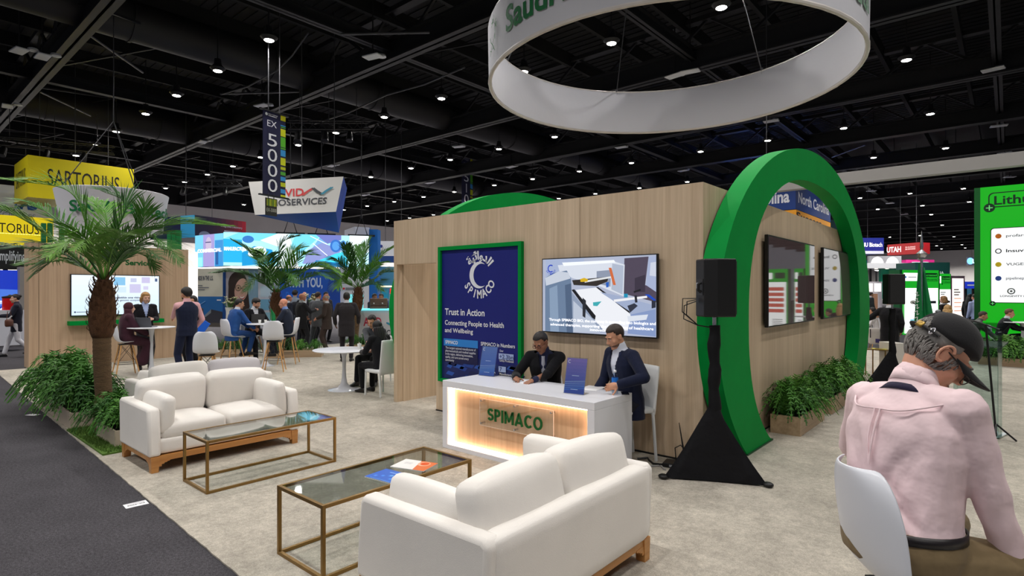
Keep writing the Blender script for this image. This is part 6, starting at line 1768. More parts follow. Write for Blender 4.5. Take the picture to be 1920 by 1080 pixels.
t = thing('hanging_ring_sign', 'round white fabric sign with green lettering just behind the near palm', 'sign', (rc.x, rc.y, 3.55))
RB = 1.28; ph = math.atan2(-rc.y, -rc.x); N = 64
prof = [(RB - .06, 0), (RB - .05, .05), (RB - .02, .45), (RB + .10, 1.1), (RB + .06, 1.12), (RB - .06, .45), (RB - .1, 0)]
m = MB(); m.rings([[Vector((r * math.cos(2 * PI * k / N), r * math.sin(2 * PI * k / N), z)) for r, z in prof] for k in range(N + 1)], cap=False); m.obj('fabric_band', FAB, t, sharp=50)
A = Art(.01); A.text('Saudi Biotech', 0, .42, .29, GREENS, .03, w=2.75)
A.obj('lettering', t, fn=lambda x, y, z: Vector(((RB + .03 + z + .06 * y) * math.cos(ph - .80 + x / RB), (RB + .03 + z + .06 * y) * math.sin(ph - .80 + x / RB), y)))
for k in range(3):
    an = ph + 2.1 * k + .4; m = MB(); m.tube([(RB * math.cos(an), RB * math.sin(an), 1.1), (0, 0, 3.2), (0, 0, 7.98)], .014, 5); m.obj('suspension_cable', WIRE, t)
for px in (317, 326, 334):
    panel('green_post', 'slim green lit post behind the oak partition', 'post', at_d(px - 4, 22), at_d(px + 3.2, 22), 432, 640, px, .12, P_((0, 124, 60)), group='green posts behind the oak partition', part='post')

# --- the stand with the great lit screen
def disc(A, L, H):
    n = 12
    for k in range(n):
        f = (k + .5) / n; A.rect(L * k / n, 0, L * (k + 1) / n, H, P_((int(22 + 150 * f ** 2), 20, int(56 - 10 * f)))); A.k -= 1
    A.k += 1
    A.circ(L * .18, H * .12, H * .3, P_((120, 130, 160)), 20, H * .2)
    A.text('Integrated Discovery', L * .92, H * .62, H * .10, P_((190, 190, 205)), .01, 'r')
    for i in (1, 2): A.rect(L * .55, H * (.64 - .24 * i), L * .9, H * (.70 - .24 * i), P_((170, 170, 190)))
t, L, H = panel('hanging_sign', 'navy to red box sign hanging behind the oak partition', 'sign', at_d(365, 26), at_d(461, 28.6), 403, 445, 365, 3.0, P_((16, 26, 70)), disc, 2)
MB().b2((-.02, -.01, 0), (0, .9, H)).obj('cyan_end', P_((50, 160, 220)), t, smooth=False)
LA, LB, LC = at_d(366, 21.4), at_d(419, 20.4), at_d(691, 22.0)
def led1(A, L, H):
    A.rect(0, 0, L, H, E_((120, 205, 240), 1.2)); A.rect(L * .3, 0, L * .7, H, E_((170, 160, 220), 1.1)); A.rect(L * .72, 0, L, H * .8, E_((60, 150, 220), 1.1)); A.circ(L * .5, H * .7, H * .16, E_((205, 190, 220), 1.1), 20, H * .22)
    A.rect(0, 0, L * .28, H * .3, E_((150, 230, 250), 1.3)); A.rect(L * .75, H * .05, L * .85, H * .5, E_((40, 100, 170), 1)); A.rect(L * .4, H * .74, L * .6, H * .77, E_((60, 70, 130), 1))
    A.text('COMMERCIAL', L * .12, H * .45, H * .10, E_((250, 252, 255), 1.6), .05, w=L * .84)
def led2(A, L, H):
    W_, CY, LC_, PU = E_((236, 250, 255), 1.6), E_((40, 180, 236), 1.2), E_((120, 216, 246), 1.3), E_((150, 160, 220), 1.1)
    A.rect(0, 0, L, H, E_((170, 232, 250), 1.35))
    A.rect(0, H * .1, L * .12, H * .8, CY); A.poly([(0, H * .8), (L * .1, H), (L * .35, H), (L * .3, H * .75)], LC_)
    A.circ(L * .16, H * .80, H * .16, E_((60, 130, 210), 1.1), 24, H * .11); A.poly([(L * .12, 0), (L * .34, H * .1), (L * .32, H * .5), (L * .2, H * .6), (L * .12, H * .4)], E_((30, 160, 226), 1.1))
    A.circ(L * .22, H * .42, H * .26, W_, 24, H * .16, .3); A.poly([(L * .24, H * .78), (L * .36, H), (L * .44, H), (L * .36, H * .6)], W_); A.poly([(L * .36, 0), (L * .5, 0), (L * .44, H * .9), (L * .37, H * .9)], W_)
    A.poly([(L * .48, H), (L * .66, H), (L * .52, H * .42), (L * .44, H * .55)], LC_); A.poly([(L * .52, H * .1), (L * .60, H * .05), (L * .72, H), (L * .66, H)], E_((130, 190, 240), 1.1))
    A.poly([(L * .53, H * .08), (L * .76, H * .2), (L * .80, H * .55), (L * .66, H * .75), (L * .56, H * .5)], PU); A.poly([(L * .62, H), (L * .8, H), (L * .8, H * .85), (L * .70, H * .72)], E_((120, 130, 205), 1.1))
    A.circ(L * .76, H * .66, H * .17, E_((60, 120, 210), 1.1), 24, H * .2); A.circ(L * .76, H * .66, H * .11, E_((90, 160, 232), 1.2), 24, H * .14); A.circ(L * .815, H * .68, H * .1, E_((80, 150, 226), 1.2), 20, H * .16)
    A.line([(L * .58, H * .95), (L * .70, H * .70)], H * .02, W_); A.line([(L * .60, H * .72), (L * .70, H * .35)], H * .02, W_)
    A.poly([(L * .60, H * .12), (L * .84, H * .02), (L * .84, H * .5), (L * .76, H * .42)], E_((70, 214, 246), 1.3)); A.poly([(L * .6, 0), (L * .86, 0), (L * .8, H * .12), (L * .62, H * .2)], E_((20, 130, 200), 1.1))
    A.rect(L * .86, 0, L, H, W_); A.poly([(L * .93, H * .3), (L, H * .5), (L, 0), (L * .9, 0)], E_((190, 238, 252), 1.5))
    A.text('MANUFACTURING', L * .006, H * .455, H * .10, E_((250, 252, 255), 1.7), .05, w=L * .17)
t, L, H = panel('led_screen', 'great cyan and white lit screen hung above the crowd, its short end face', 'screen', LA, LB, 442, 501, 366, .25, BLACKP, led1)
t, L, H = panel('led_screen', 'great cyan and white lit screen hung above the crowd, its long face with goggles', 'screen', LB, LC, 435, 498, 419, .25, BLACKP, led2)
for px in (537, 595, 672):
    f = (px - 419) / 272; x = L * f * 1.02
    m = MB(); m.tube([(x, .12, H + .75), (x, .12, 5.6)], .02, 6); m.tube([(x - .22, .12, H + .06), (x, .12, H + .78), (x + .22, .12, H + .06)], .018, 6); m.ell((x, .12, H + .75), (.05, .05, .08)); m.obj('hoist_chain', STEEL_K, t)
    MB().b2((x - .5, .02, H), (x + .5, .22, H + .06)).obj('hanging_bar', STEEL_K, t, smooth=False)
CREAM = P_((214, 212, 196))
def made(A, L, H):
    A.rect(0, H * .52, L, H, CREAM); A.rect(0, 0, L, H * .52, P_((40, 110, 180))); A.text('MADE IN THE U.S.', L * .06, H * .80, H * .075, P_((50, 60, 90)), .02, w=L * .6)
    for k, w in enumerate((.22, .45, .3)): A.rect(L * .06, H * (.70 - .035 * k), L * (.06 + w), H * (.715 - .035 * k), P_((110, 115, 125))); A.k -= 1
    A.k += 1
    A.rect(L * .8, H * .45, L * .95, H * .47, WP); A.poly([(L * .2, H * .12), (L * .6, H * .30), (L, H * .26), (L, H * .05), (L * .2, H * .05)], P_((60, 60, 70)))
    A.poly([(L * .2, H * .12), (L * .6, H * .30), (L * .6, H * .24), (L * .2, H * .09)], P_((130, 140, 150))); A.rect(0, 0, L, H * .07, P_((90, 84, 78))); A.line([(L * .1, H * .35), (L * .4, H * .44)], H * .012, P_((120, 170, 220)))
panel('graphic_wall', 'cream and blue printed wall reading MADE IN THE U.S.', 'wall graphic', at_d(366, 21.0), at_d(418, 20.6), 504, 612, 366, .3, P_((30, 80, 150)), made)
def woman(A, L, H):
    A.rect(0, 0, L, H, P_((196, 190, 196))); A.rect(L * .72, 0, L, H, P_((150, 190, 215)))
    HA, SK = P_((54, 38, 34)), P_((222, 176, 158))
    A.circ(L * .42, H * .70, L * .27, HA, 28, H * .24); A.poly([(L * .16, H * .70), (L * .68, H * .72), (L * .76, H * .25), (L * .6, 0), (L * .30, 0), (L * .14, H * .3)], HA)
    A.circ(L * .52, H * .58, L * .19, SK, 28, H * .23, -.15); A.circ(L * .43, H * .62, L * .085, P_((40, 60, 40)), 20, H * .06); A.circ(L * .61, H * .60, L * .075, P_((40, 60, 40)), 20, H * .055)
    A.circ(L * .43, H * .62, L * .072, P_((188, 150, 128)), 20, H * .050); A.circ(L * .61, H * .60, L * .064, P_((196, 158, 136)), 20, H * .046); A.circ(L * .44, H * .62, L * .022, IRIS, 12); A.circ(L * .61, H * .60, L * .02, IRIS, 12)
    A.line([(L * .50, H * .62), (L * .55, H * .615)], H * .012, HA); A.circ(L * .545, H * .53, L * .025, P_((206, 150, 134)), 14, H * .03)
    A.poly([(L * .44, H * .46), (L * .54, H * .43), (L * .65, H * .47), (L * .58, H * .40), (L * .5, H * .40)], P_((176, 70, 72))); A.poly([(L * .46, H * .455), (L * .54, H * .435), (L * .63, H * .463), (L * .57, H * .42), (L * .51, H * .42)], P_((240, 236, 232)))
    A.poly([(L * .3, 0), (L * .38, H * .2), (L * .7, H * .2), (L * .8, 0)], P_((60, 48, 50)))
panel('graphic_wall', 'printed wall with a smiling woman in glasses behind the suited men', 'wall graphic', at_d(418, 20.7), at_d(484, 21.1), 503, 600, 418, .2, P_((180, 170, 176)), woman)
def shelf(A, L, H):
    for k in range(4): A.rect(L * .1, H * (.08 + .22 * k), L * .9, H * (.26 + .22 * k), P_(((150, 200, 220), (120, 180, 210), (190, 214, 226), (205, 215, 225))[k])); A.k -= 1
panel('display_case', 'pale glass display case between the two printed walls', 'case', at_d(484, 21.0), at_d(526, 21.1), 503, 615, 484, .3, P_((200, 206, 216)), shelf)
def wyou(A, L, H):
    BB = P_((20, 84, 190)); A.rect(0, 0, L, H, BB); A.poly([(L * .68, 0), (L, 0), (L, H), (L * .85, H)], P_((16, 68, 166)))
    A.text('WITH YOU,', L * .08, H * .60, H * .20, P_((190, 210, 240)), .03, w=L * .62); A.text('Development', L * .1, H * .34, H * .15, P_((30, 110, 220)), .02, w=L * .5); A.text('Commercial', L * .1, H * .1, H * .15, P_((190, 210, 240)), .02, w=L * .5)
panel('graphic_wall', 'blue printed wall with white words behind the standing crowd', 'wall graphic', at_d(524, 20.6), at_d(638, 21.4), 503, 590, 524, .2, P_((20, 84, 190)), wyou)
def dispw(A, L, H):
    A.rect(L * .22, H * .30, L * .8, H * .62, E_((120, 220, 226), 1.1)); A.rect(L * .3, H * .34, L * .72, H * .44, E_((60, 150, 190), 1)); A.circ(L * .12, H * .7, L * .04, RED); A.rect(L * .18, H * .68, L * .6, H * .715, P_((120, 124, 130)))
panel('stand_wall', 'white stand wall with a small cyan display beside the palm trunk', 'stand', at_d(638, 21.6), at_d(692, 22.0), 500, 640, 638, .3, P_((206, 210, 220)), dispw)
t, L, H = panel('stand_tower', 'white and blue stand tower at the end of the great lit screen', 'tower', at_d(665, 22.6), at_d(693, 22.9), 425, 650, 665, 1.6, P_((206, 208, 222)))
MB().b2((L, 0, 0), (L + .02, 1.6, H)).obj('blue_side', P_((24, 80, 180)), t, smooth=False)
panel('stand_wall', 'blue stand wall behind the reception counter', 'stand', at_d(692, 22.4), at_d(708, 22.4), 430, 640, 692, .5, P_((20, 104, 190)))
def tec(A, L, H):
    A.rect(0, 0, L, H, P_((90, 160, 190))); A.rect(L * .05, H * .52, L * .4, H * .66, P_((60, 190, 220)))
    for k in range(5): A.poly([(L * (.02 + .07 * k), H * .25), (L * (.05 + .07 * k), H * .25), (L * (.10 + .07 * k), H * .52), (L * (.07 + .07 * k), H * .52)], P_((40, 44, 54))); A.k -= 1
    A.k += 1; A.rect(0, H * .50, L * .42, H * .53, P_((170, 176, 186))); A.rect(L * .42, H * .2, L, H * .62, P_((150, 196, 214))); A.rect(L * .45, H * .60, L, H * .68, E_((236, 40, 50), 1.1)); A.rect(L * .1, H * .70, L, H * .72, E_((255, 236, 190), 2))
panel('stand_wall', 'stand with a picture of a dark building and a red lit strip beside the booth', 'stand', at_d(706, 24), at_d(762, 24), 500, 640, 706, .3, P_((150, 180, 200)), tec)
def bos(A, L, H):
    A.rect(0, 0, L, H, P_((222, 224, 232))); A.rect(0, 0, L, H * .3, P_((24, 64, 130))); A.rect(L * .55, H * .22, L, H * .52, P_((24, 64, 130))); A.text('bo', L * .6, H * .28, H * .16, WP, .03); A.circ(L * .15, H * .76, H * .07, P_((50, 60, 140)))
panel('hanging_sign', 'white and navy sign peeping out beside the oak booth corner', 'sign', at_d(706, 27), at_d(766, 27), 452, 492, 706, .4, P_((222, 224, 232)), bos, 2)
def avidc(A, L, H):
    A.rect(0, 0, L, H * .97, P_((206, 206, 214))); A.text('AVID', L * .12, H * .52, H * .26, P_((188, 40, 70)), .02, w=L * .42); A.text('BIOSERVICES', L * .12, H * .22, H * .17, P_((60, 66, 74)), .02, w=L * .76)
    for k, c in enumerate(((40, 130, 170), (60, 150, 190))): A.line([(L * .66 + .05 * k, H * .62), (L * .74, H * .55), (L * .86 + .05 * k, H * .78)], H * .045, P_(c))
t, L, H = panel('reception_counter', 'white counter with AVID lettering and a glowing cyan edge', 'counter', at_d(672, 18.4), at_d(752, 18.4), 582, 642, 672, .6, P_((206, 206, 214)), avidc)
MB().b2((-.05, -.05, H), (L + .05, .65, H + .05)).obj('lit_edge', E_((120, 226, 236), 1.2), t, smooth=False)
# inverted wedge sign
def wedge():
    A, B = at_d(466, 19.2, 341), at_d(644, 19.9, 331)
    C, D = at_d(478, 18.9, 403), at_d(630, 19.6, 397)
    t = thing('hanging_sign', 'white wedge-shaped sign with AVID BIOSERVICES hanging above the lit screen', 'sign', A)
    m = MB(); U = (B - A); U.z = 0; U.normalize(); Nn = Zup.cross(U)
    E1, E2 = D + Nn * 1.4 + Vector((0, 0, -.05)), B + Nn * 2.6
    m.grid([[C.lerp(D, u / 8).lerp(A.lerp(B, u / 8), v / 4) for u in range(9)] for v in range(5)]); W(t, m.obj('front_face', P_((216, 214, 212)), t, smooth=False))
    m = MB(); k = D + Nn * 1.6 + Vector((0, 0, -.56)); m.poly([C, k, D]); m.poly([D, k, B + Nn * 2.4, B]); m.poly([A, B, B + Nn * 2.4]); W(t, m.obj('blue_underside', P_((18, 60, 150)), t, smooth=False))
    a = Art(.006); V = (A - C).normalized(); L = (D - C).length; o = C; Un = (D - C).normalized()
    H = (A - C).length
    a.text('AVID', L * .28, H * .50, H * .22, RED, .02, w=L * .30); a.text('BIOSERVICES', L * .20, H * .24, H * .18, P_((60, 62, 70)), .02, w=L * .66)
    for i, c in enumerate(((206, 60, 60), (60, 66, 74), (50, 140, 170))):
        x = L * (.56 + .11 * i); u = 1 if i != 1 else -1
        for q in range(2): a.line([(x + .05 * q, H * (.61 - .10 * u)), (x + L * .05 + .05 * q, H * .61), (x + L * .11 + .05 * q, H * (.61 + .09 * u))], H * .035, P_(c))
    def quad(x, y, z):
        u, v = x / L, y / H
        return (C.lerp(D, u)).lerp(A.lerp(B, u), v) - Nn * (.012 + z)
    W(t, a.obj('lettering', t, fn=quad))
    for f in (.2, .55, .9):
        p = A.lerp(B, f); m = MB(); m.tube([p + Nn * .1, Vector((p.x, p.y, 11.53))], .016, 5); W(t, m.obj('suspension_cable', WIRE, t))
wedge()
STR = ((.93, 1.0, (214, 214, 20)), (.865, .875, (60, 160, 220)), (.845, .855, (90, 180, 60)), (.74, .83, (206, 214, 20)), (.61, .73, (90, 184, 40)), (.585, .60, (90, 184, 40)), (.50, .575, (50, 150, 220)), (.39, .48, (206, 214, 20)), (.335, .37, (190, 200, 20)), (.27, .31, (80, 170, 50)), (.2, .25, (50, 150, 220)), (.13, .18, (190, 200, 20)), (.05, .10, (60, 150, 220)), (.0, .03, (206, 214, 20)))
def banner(label, A, B, pt_, pb_, px, digits):
    def paint(a, L, H):
        a.rect(0, 0, L, H, P_((28, 30, 66)))
        for y0, y1, c in STR: a.rect(L * .77, H * y0, L, H * y1, P_(c)); a.k -= 1
        a.k += 1
        a.circ(L * .14, H * .955, L * .055, WP); a.text('International', L * .22, H * .957, H * .014, WP, .01, w=L * .4); a.text('Convention', L * .22, H * .937, H * .014, WP, .01, w=L * .36)
        a.text('EX', L * .37, H * .815, H * .075, WP, .0, 'c', w=L * .42)
        for i, ch in enumerate(digits): a.text(ch, L * .38, H * (.585 - .18 * i), H * .15, WP, .0, 'c', w=L * (.08 if ch == '1' else .42))
    t, L, H = panel('hall_banner', label, 'banner', A, B, pt_, pb_, px, .02, P_((28, 30, 66)), paint, 2, part='cloth')
    MB().b2((-.1, -.03, H - .02), (L + .1, .05, H + .02)).obj('top_bar', STEEL_K, t, smooth=False); MB().b2((-.12, -.03, -.03), (L + .12, .05, .01)).obj('bottom_bar', STEEL_K, t, smooth=False)
banner('tall navy striped banner reading EX 5000 hanging before the wedge sign', at_d(493, 16.5), at_d(535, 17.2), 204, 364, 493, '5000')
banner('tall navy striped banner reading EX 5100 above the rounded green crown', at_d(866, 40), at_d(886, 41.5), 290, 405, 866, '5100')
banner('distant navy banner reading EX above the oak wall edge', at_d(1089, 60), at_d(1103, 62), 346, 432, 1089, '5200')
def exs(a, L, H):
    a.rect(0, 0, L, H, P_((40, 40, 36)))
    for k in range(7): a.rect(L * (.08 + .13 * k), H * .55, L * (.17 + .13 * k), H * .95, P_(((150, 160, 30), (100, 140, 40), (190, 200, 40))[k % 3])); a.k -= 1
    a.k += 1; a.text('EX-5000', L * .5, H * .22, H * .2, P_((190, 190, 180)), 0, 'c', w=L * .88)
panel('hall_banner', 'short dark banner reading EX-5000 below the tall one', 'banner', at_d(498, 16.56), at_d(519, 16.92), 370, 403, 498, .02, P_((40, 40, 36)), exs, 2, part='cloth', wz=4.70)

# --- beyond the arch
def nc(A, L, H):
    A.rect(0, 0, L, H, P_((22, 58, 130))); A.text('North Carolina', L * .06, H * .30, H * .42, WP, .02, w=L * .88)
def nc2(A, L, H):
    A.rect(0, 0, L, H, P_((22, 58, 130))); A.text('North Carolina', L * .1, H * .30, H * .46, WP, .03, w=L * .84)
c0 = at_d(1492, 30); c1 = on_x(1557, 545, c0.x); c2 = on_y(1330, 545, c0.y)
t, L, H = panel('hanging_sign', 'dark blue box sign reading North Carolina seen through the green arch', 'sign', c0, c1, 343, 392, 1492, (c0 - c2).length, P_((22, 58, 130)), nc, 2)
a = Art(.006); Ls = (c0 - c2).length; nc2(a, Ls, H); a.obj('end_lettering', t, (-.003, Ls, 0), U=(0, -1, 0))
def suc(A, L, H): A.rect(0, 0, L, H, P_((236, 160, 40))); A.text('Success', L * .0, H * .05, H * .75, P_((40, 34, 40)), .03, w=L * .7)
t, L2, H2 = panel('hanging_sign', 'orange board hanging under the dark blue box sign beyond the arch', 'sign', c0 + Vector((.02, .02, 0)), c1, 393, 411, 1492, 2.6, P_((236, 160, 40)), suc, 0)
a = Art(.006); suc(a, 2.6, H2); a.obj('end_lettering', t, (-.003, 2.6, 0), U=(0, -1, 0))
for x in (.5, 3.0): MB().tube([(x, .3, H2), (x, .3, H2 + .02)], .014, 5).obj('suspension_cable', WIRE, t)
panel('hanging_sign', 'dark teal sign peeping above the oak side wall in the arch', 'sign', at_d(1556, 36), at_d(1582, 36), 412, 455, 1556, 1.0, P_((10, 60, 70)), lambda A, L, H: A.rect(L * .1, H * .24, L * .85, H * .34, WP), 1)
t = thing('hanging_beam', 'long grey fabric beam hanging behind the top of the arch', 'beam', (-6.2, 18.2, 5.0))
MB().b2((0, 0, -.16), (14, .3, .16)).obj('beam_cover', P_((150, 148, 146)), t, smooth=False)
for x in (.6, 7, 13): MB().tube([(x, .15, .15), (x, .15, 6.53)], .014, 5).obj('suspension_cable', WIRE, t)
def snu(A, L, H):
    A.rect(0, 0, L, H, E_((24, 48, 170), .7)); A.rect(0, 0, L, H * .18, P_((200, 204, 220))); A.text('SNU Biotech', L * .06, H * .45, H * .25, P_((240, 242, 250)), .03, w=L * .88)
t, L, H = panel('hanging_sign', 'blue box sign reading SNU Biotech beyond the arch', 'sign', at_d(1609, 40), at_d(1657, 40), 446, 476, 1609, 2.2, P_((30, 50, 150)), snu, 2)
def utah(A, L, H): A.rect(0, 0, L, H, E_((206, 40, 44), .7)); A.text('UTAH', -L * .02, H * .28, H * .48, P_((240, 240, 244)), .03, w=L * .46); A.lines(['BUILDING', 'BUSINESS'], L * .58, H * .58, H * .12, H * .18, P_((240, 200, 200)), .01, w=L * .3)
panel('hanging_sign', 'red sign reading UTAH beside the blue box sign', 'sign', at_d(1664, 39), at_d(1724, 37), 459, 479, 1664, 1.0, P_((170, 26, 34)), utah, 2)
panel('hanging_sign', 'pink sign far off under the red one', 'sign', at_d(1699, 52), at_d(1752, 52), 487, 497, 1699, .6, P_((206, 40, 130)), lambda A, L, H: A.rect(L * .2, H * .3, L * .8, H * .6, WP), 1)
def ausl(A, L, H): A.text('AUSTRALIA', L * .15, H * .08, H * .22, P_((220, 235, 230)), .02, w=L * .68)
panel('stand_fascia', 'dark green stand fascia far behind the furled flag', 'stand', at_d(1716, 40), at_d(1781, 40), 492, 516, 1716, 2.0, P_((10, 66, 60)), ausl, posts=2)
t, L, H = panel('stand_fascia', 'long grey stand canopy with small lamps beyond the arch', 'stand', at_d(1618, 46), at_d(1748, 46), 493, 503, 1618, 4, P_((190, 192, 196)), posts=2)
for k in range(6): MB().lathe([(.001, -.02), (.12, -.02), (.12, 0)], 10, (L * (.1 + .16 * k), .6, 0)).obj('canopy_lamp', E_((255, 245, 225), 6), t)
panel('stand_wall', 'teal green stand wall under the grey canopy', 'stand', at_d(1652, 47), at_d(1720, 47), 503, 560, 1652, .3, P_((0, 130, 100)))
def arcs(A, L, H): 
    for x in (.25, .72): A.circ(L * x, 0, L * .2, E_((255, 252, 248), 2), 20, H * .9)
panel('lit_fascia', 'white fascia with two bright arches far beyond the green arch', 'stand', at_d(1630, 56), at_d(1690, 56), 480, 495, 1630, .3, P_((170, 172, 178)), arcs, posts=2)
panel('lit_sign', 'small white round lit letters on the far hall wall', 'sign', at_d(1815, 66), at_d(1832, 66), 482, 497, 1815, .2, P_((150, 160, 190)), lambda A, L, H: (A.circ(L * .25, H * .5, H * .42, E_((120, 190, 255), 2)), A.text('LH', L * .5, H * .25, H * .5, E_((200, 230, 255), 2), .03)), 1)
GL = E_((20, 210, 40), .62); DG = P_((0, 92, 46)); WL = E_((250, 252, 250), 1.5)
def cocre(big):
    def paint(A, L, H):
        A.rect(L * .06, 0, L * .97, H, GL); A.rect(L * .09, H * .83, L * .46, H * .955, WL); A.circ(L * .14, H * .89, H * .016, E_((30, 110, 170), 1)); A.rect(L * .2, H * .884, L * .4, H * .895, E_((60, 70, 90), .6))
        A.rrect(L * .48, H * .895, L * .93, H * .955, .03, P_((0, 84, 40))); A.text('Co-created', L * .5, H * .91, H * .03, E_((60, 214, 70), .7), .02, w=L * .41)
        A.rrect(L * .48, H * .825, L * .93, H * .885, .03, P_((0, 84, 40))); A.rrect(L * .49, H * .83, L * .92, H * .88, .03, GL); A.text('in Lithuania', L * .5, H * .84, H * .03, P_((0, 84, 40)), .02, w=L * .41); A.circ(L * .48, H * .815, H * .014, P_((0, 84, 40)))
        A.rect(L * .09, H * .02, L * .93, H * .72, WL); A.rect(L * .38, H * .66, L * .66, H * .674, P_((70, 76, 84))); A.rect(L * .38, H * .625, L * .6, H * .639, P_((70, 76, 84)))
        A.circ(L * .3, H * .5, L * .08, E_((150, 150, 140), .8), 16, H * .03); A.line([(L * .28, H * .5), (L * .45, H * .42)], H * .015, P_((40, 40, 44))); A.poly([(L * .34, H * .34), (L * .5, H * .36), (L * .62, H * .4), (L * .5, H * .40)], E_((30, 70, 200), .9)); A.rect(L * .22, H * .14, L * .5, H * .24, E_((140, 220, 235), 1)); A.rect(L * .2, H * .11, L * .52, H * .125, P_((40, 60, 90)))
        A.rect(L * .66, H * .48, L * .86, H * .52, P_((50, 56, 66)))
    return paint
t, L, H = panel('lightbox', 'bright green lightbox with white picture behind the furled flag', 'lightbox', at_d(1687, 24), at_d(1762, 24.6), 506, 630, 1687, .5, DG, cocre(1))
t, L, H = panel('lightbox', 'second green lightbox partly hidden behind the nearer one', 'lightbox', at_d(1748, 27), at_d(1783, 27.4), 513, 625, 1748, .8, DG, cocre(0))
def pink(A, L, H): 
    A.rect(L * .08, 0, L * .9, H * .95, E_((255, 240, 232), 1.3)); [A.rect(L * .2, H * (.72 - .05 * k), L * (.55 + .1 * (k % 2)), H * (.74 - .05 * k), P_((120, 110, 110))) for k in range(3)]
    for k in range(4): A.rect(L * .2, H * (.55 - .08 * k), L * .7, H * (.565 - .08 * k), E_((236, 150, 110), .9)); A.k -= 1
panel('lightbox', 'white and pink lightbox beyond the green ones', 'lightbox', at_d(1783, 29), at_d(1809, 29.4), 517, 625, 1783, .6, P_((196, 160, 180)), pink)
def bsig(A, L, H): A.rect(0, 0, L, H, E_((20, 50, 190), .9)); A.rect(L * .25, H * .4, L * .8, H * .58, P_((235, 240, 250)))
panel('fascia_sign', 'blue lit fascia far off beside the bright green wall', 'sign', at_d(1806, 36), at_d(1836, 36), 528, 541, 1806, .3, BLUEP, bsig, posts=2)
panel('stand_wall', 'teal blue stand wall under the far blue fascia', 'stand', at_d(1806, 37), at_d(1836, 37), 541, 600, 1806, .3, P_((70, 130, 160)))
panel('stand_wall', 'white stand wall with two bright screens beyond the arch', 'stand', at_d(1612, 40), at_d(1654, 40), 528, 600, 1612, .3, P_((170, 166, 172)), lambda A, L, H: (A.rect(L * .3, H * .72, L * .58, H * .95, E_((255, 250, 240), 1.4)), A.rect(L * .64, H * .72, L * .95, H * .95, E_((255, 250, 245), 1.4)), A.rect(L * .5, H * .1, L * .8, H * .66, P_((140, 104, 80)))))
panel('stand_column', 'blue column peeping out behind the far foot of the arch', 'column', at_d(1612, 30), at_d(1626, 30), 488, 620, 1612, .4, P_((30, 120, 190)))
panel('white_counter', 'white block table behind the head of the man in the cap', 'counter', at_d(1677, 12), at_d(1700, 12), 644, 720, 1677, .5, P_((214, 208, 200)))
# the bright green stand
def lith(A, L, H):
    GA = E_((24, 200, 30), .72); K = P_((10, 60, 36))
    A.rect(0, 0, L, H, GA)
    def frame(x0, y0, x1, y1, r=.12, w=.03): A.rrect(x0, y0, x1, y1, r, K); A.rrect(x0 + w, y0 + w, x1 - w, y1 - w, r - w / 2, GA)
    zz = lambda px, py: (on_y(px, py, 22).x + .38 * 0, on_y(px, py, 22).z)
    ox = xL
    q = lambda px, py: (zz(px, py)[0] - ox, zz(px, py)[1] - zB)
    x0, y0 = q(1853, 390); _, y1 = q(1853, 362)
    frame(x0, y0, x0 + 1.9, y1); tx, tb = q(1864, 384); A.text('Lithuania', tx, tb, q(1864, 368)[1] - tb, K, .02, w=1.45)
    def plus(px, py, r): 
        c = q(px, py); A.circ(*c, r, K); A.rect(c[0] - r * .6, c[1] - r * .1, c[0] + r * .6, c[1] + r * .1, E_((120, 230, 130), .8)); A.k -= 1; A.rect(c[0] - r * .1, c[1] - r * .6, c[0] + r * .1, c[1] + r * .6, E_((120, 230, 130), .8))
    px0, py0 = q(1857, 568); _, py1 = q(1857, 428)
    A.rrect(px0, py0, px0 + .98, py1, .08, K); A.rrect(px0 + .02, py0 + .02, px0 + .96, py1 - .02, .07, E_((250, 252, 252), 1.05))
    plus(1855, 390, .13); plus(1861, 569, .07)
    GT = P_((70, 76, 84))
    rows = (('profarma', 443, (240, 130, 30), GT), ('Insuvia', 471, (60, 60, 66), P_((40, 44, 50))), ('VUGENE', 496, (240, 214, 40), P_((50, 56, 64))), ('pipelinepharma', 522, (40, 80, 170), P_((50, 60, 90))), ('LONGEVITY LAB', 554, (140, 150, 150), P_((90, 96, 104))))
    for s, py, c, tc in rows:
        a, b = q(1872, py); 
        if s[0] == 'L':
            A.circ(*q(1896, py - 8), .09, P_(c)); A.circ(*q(1896, py - 8), .06, E_((250, 252, 252), 1.05)); A.circ(*q(1896, py - 8), .03, P_(c)); A.text(s, px0 + .22, b - .04, .05, tc, .02, w=.66)
        elif s[0] == 'I':
            A.arc(a, b, .05, .075, 0, 360, P_(c)); A.text(s, a + .17, b - .04, .09, tc, .02, w=.5)
        else:
            A.circ(a, b, .07, P_(c)); A.text(s, a + .17, b - .035, .075, tc, .01, w=.56 if s[0] != 'p' or s == 'profarma' else .68)
xL, xR = on_y(1838, 545, 22).x, .70
zB = CZ
t = thing('green_stand_wall', 'tall bright green lit wall with a white list of logos beside the hall end', 'stand', (xL, 22, CZ))
zT = on_y(1838, 352, 22).z
MB().b2((0, 0, 0), (xR - xL, .5, zT - CZ)).obj('wall', DG, t, smooth=False)
MB().b2((-.14, -.02, 0), (0, .5, zT - CZ)).obj('edge', P_((0, 104, 40)), t, smooth=False)
A = Art(.003); lith(A, xR - xL, zT - CZ); A.obj('lit_front', t, (0, -.002, 0))
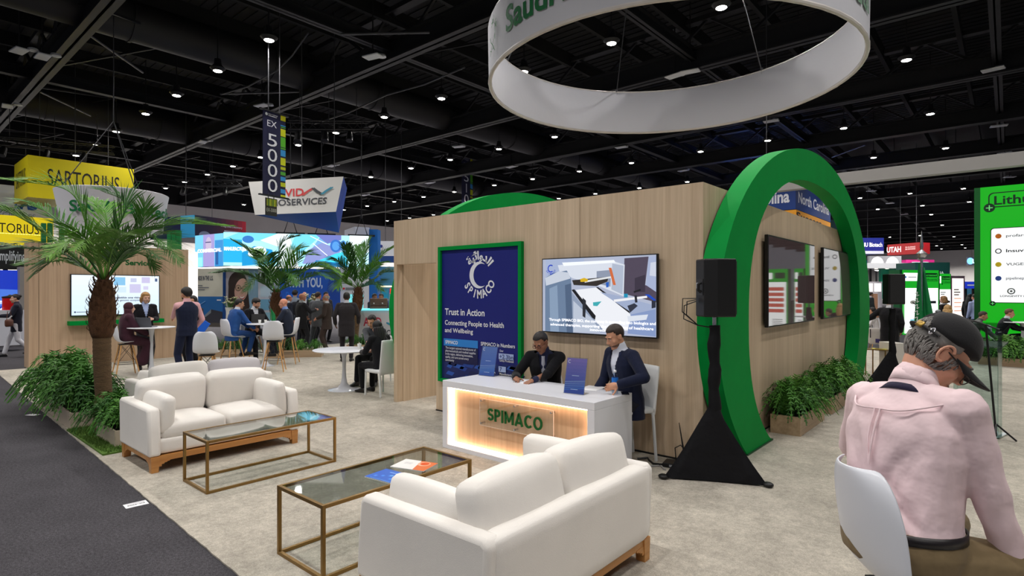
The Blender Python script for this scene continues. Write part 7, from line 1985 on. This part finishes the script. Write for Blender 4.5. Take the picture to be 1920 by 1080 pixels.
def redbars(A, L, H):
    A.rect(0, 0, L, H, GL); A.rect(L * .06, H * .05, L * .94, H * .82, WL); A.rrect(L * .1, H * .87, L * .5, H * .95, .03, P_((0, 84, 40))); A.rrect(L * .6, H * .86, L * .92, H * .95, .03, WL)
    for k in range(5): A.rrect(L * .14, H * (.70 - .075 * k), L * .86, H * (.75 - .075 * k), .03, E_((236, 110, 90), .9)); A.k -= 1
    A.k += 1
    for k in range(5): A.rect(L * .2, H * (.30 - .025 * k), L * .6, H * (.308 - .025 * k), P_((110, 116, 120))); A.k -= 1
    A.k += 1
for lab_, xa_, xb_ in (('low green lightbox next to the tall green wall', .76, 1.06), ('low green lightbox with salmon bars beyond the tall green wall', 1.28, 2.15)):
    t, L, H = panel('lightbox', lab_, 'lightbox', (xa_, 22), (xb_, 22), 500, 600, 1800, .4, DG)
    H = 2.62; o_ = [c for c in t.children][0]; t.location.z = CZ; o_.data = slab((0, 0, 0), (L, .4, H)).mesh('panel', DG, smooth=False); A = Art(.003); redbars(A, L, H); A.obj('lit_front', t, (0, -.002, 0))
v = at_d(1908, 15.4)
tulip_table('round table edge before the bright green wall', (v.x + .1, v.y), 1.0, .4, 'bar_table')
# lighting truss over the wedge sign
def truss(label, p, q, h=.32):
    p, q = Vector(p), Vector(q); t = thing('lighting_truss', label, 'truss', p); m = MB(); d = q - p; n = int(d.length / h)
    for o in ((0, 0, 0), (0, 0, h)): m.tube([Vector(o), d + Vector(o)], .03, 6)
    s = d.cross(Zup).normalized() * h
    m.tube([s, d + s], .03, 6); m.tube([s + Vector((0, 0, h)), d + s + Vector((0, 0, h))], .03, 6)
    for i in range(n): 
        a, b = d * i / n, d * (i + 1) / n; m.tube([a, b + Vector((0, 0, h))], .014, 5); m.tube([a + s + Vector((0, 0, h)), b + s], .014, 5)
    m.obj('truss_frame', STEEL_K, t)
    for f in (.15, .5, .85): MB().tube([d * f + Vector((0, 0, h)), d * f + Vector((0, 0, 9.4 - p.z))], .015, 5).obj('suspension_cable', WIRE, t)
    for f in (.12, .45, .75):
        c = d * f + s * .5 + Vector((0, 0, -.1)); MB().tube([c, c + Vector((.12, -.1, -.35))], [.10, .13], 10).obj('spotlight', BLACKP, t)
truss('black lighting truss hanging behind the tall striped banner', at_d(538, 21, 246), at_d(690, 22.5, 246))
truss('black lighting truss above the yellow box sign', at_d(-20, 23, 272), at_d(215, 25, 290))
truss('black lighting truss left of the wedge sign in the dark'.replace(' left of', ' beside'), at_d(330, 30, 350), at_d(455, 31, 350))
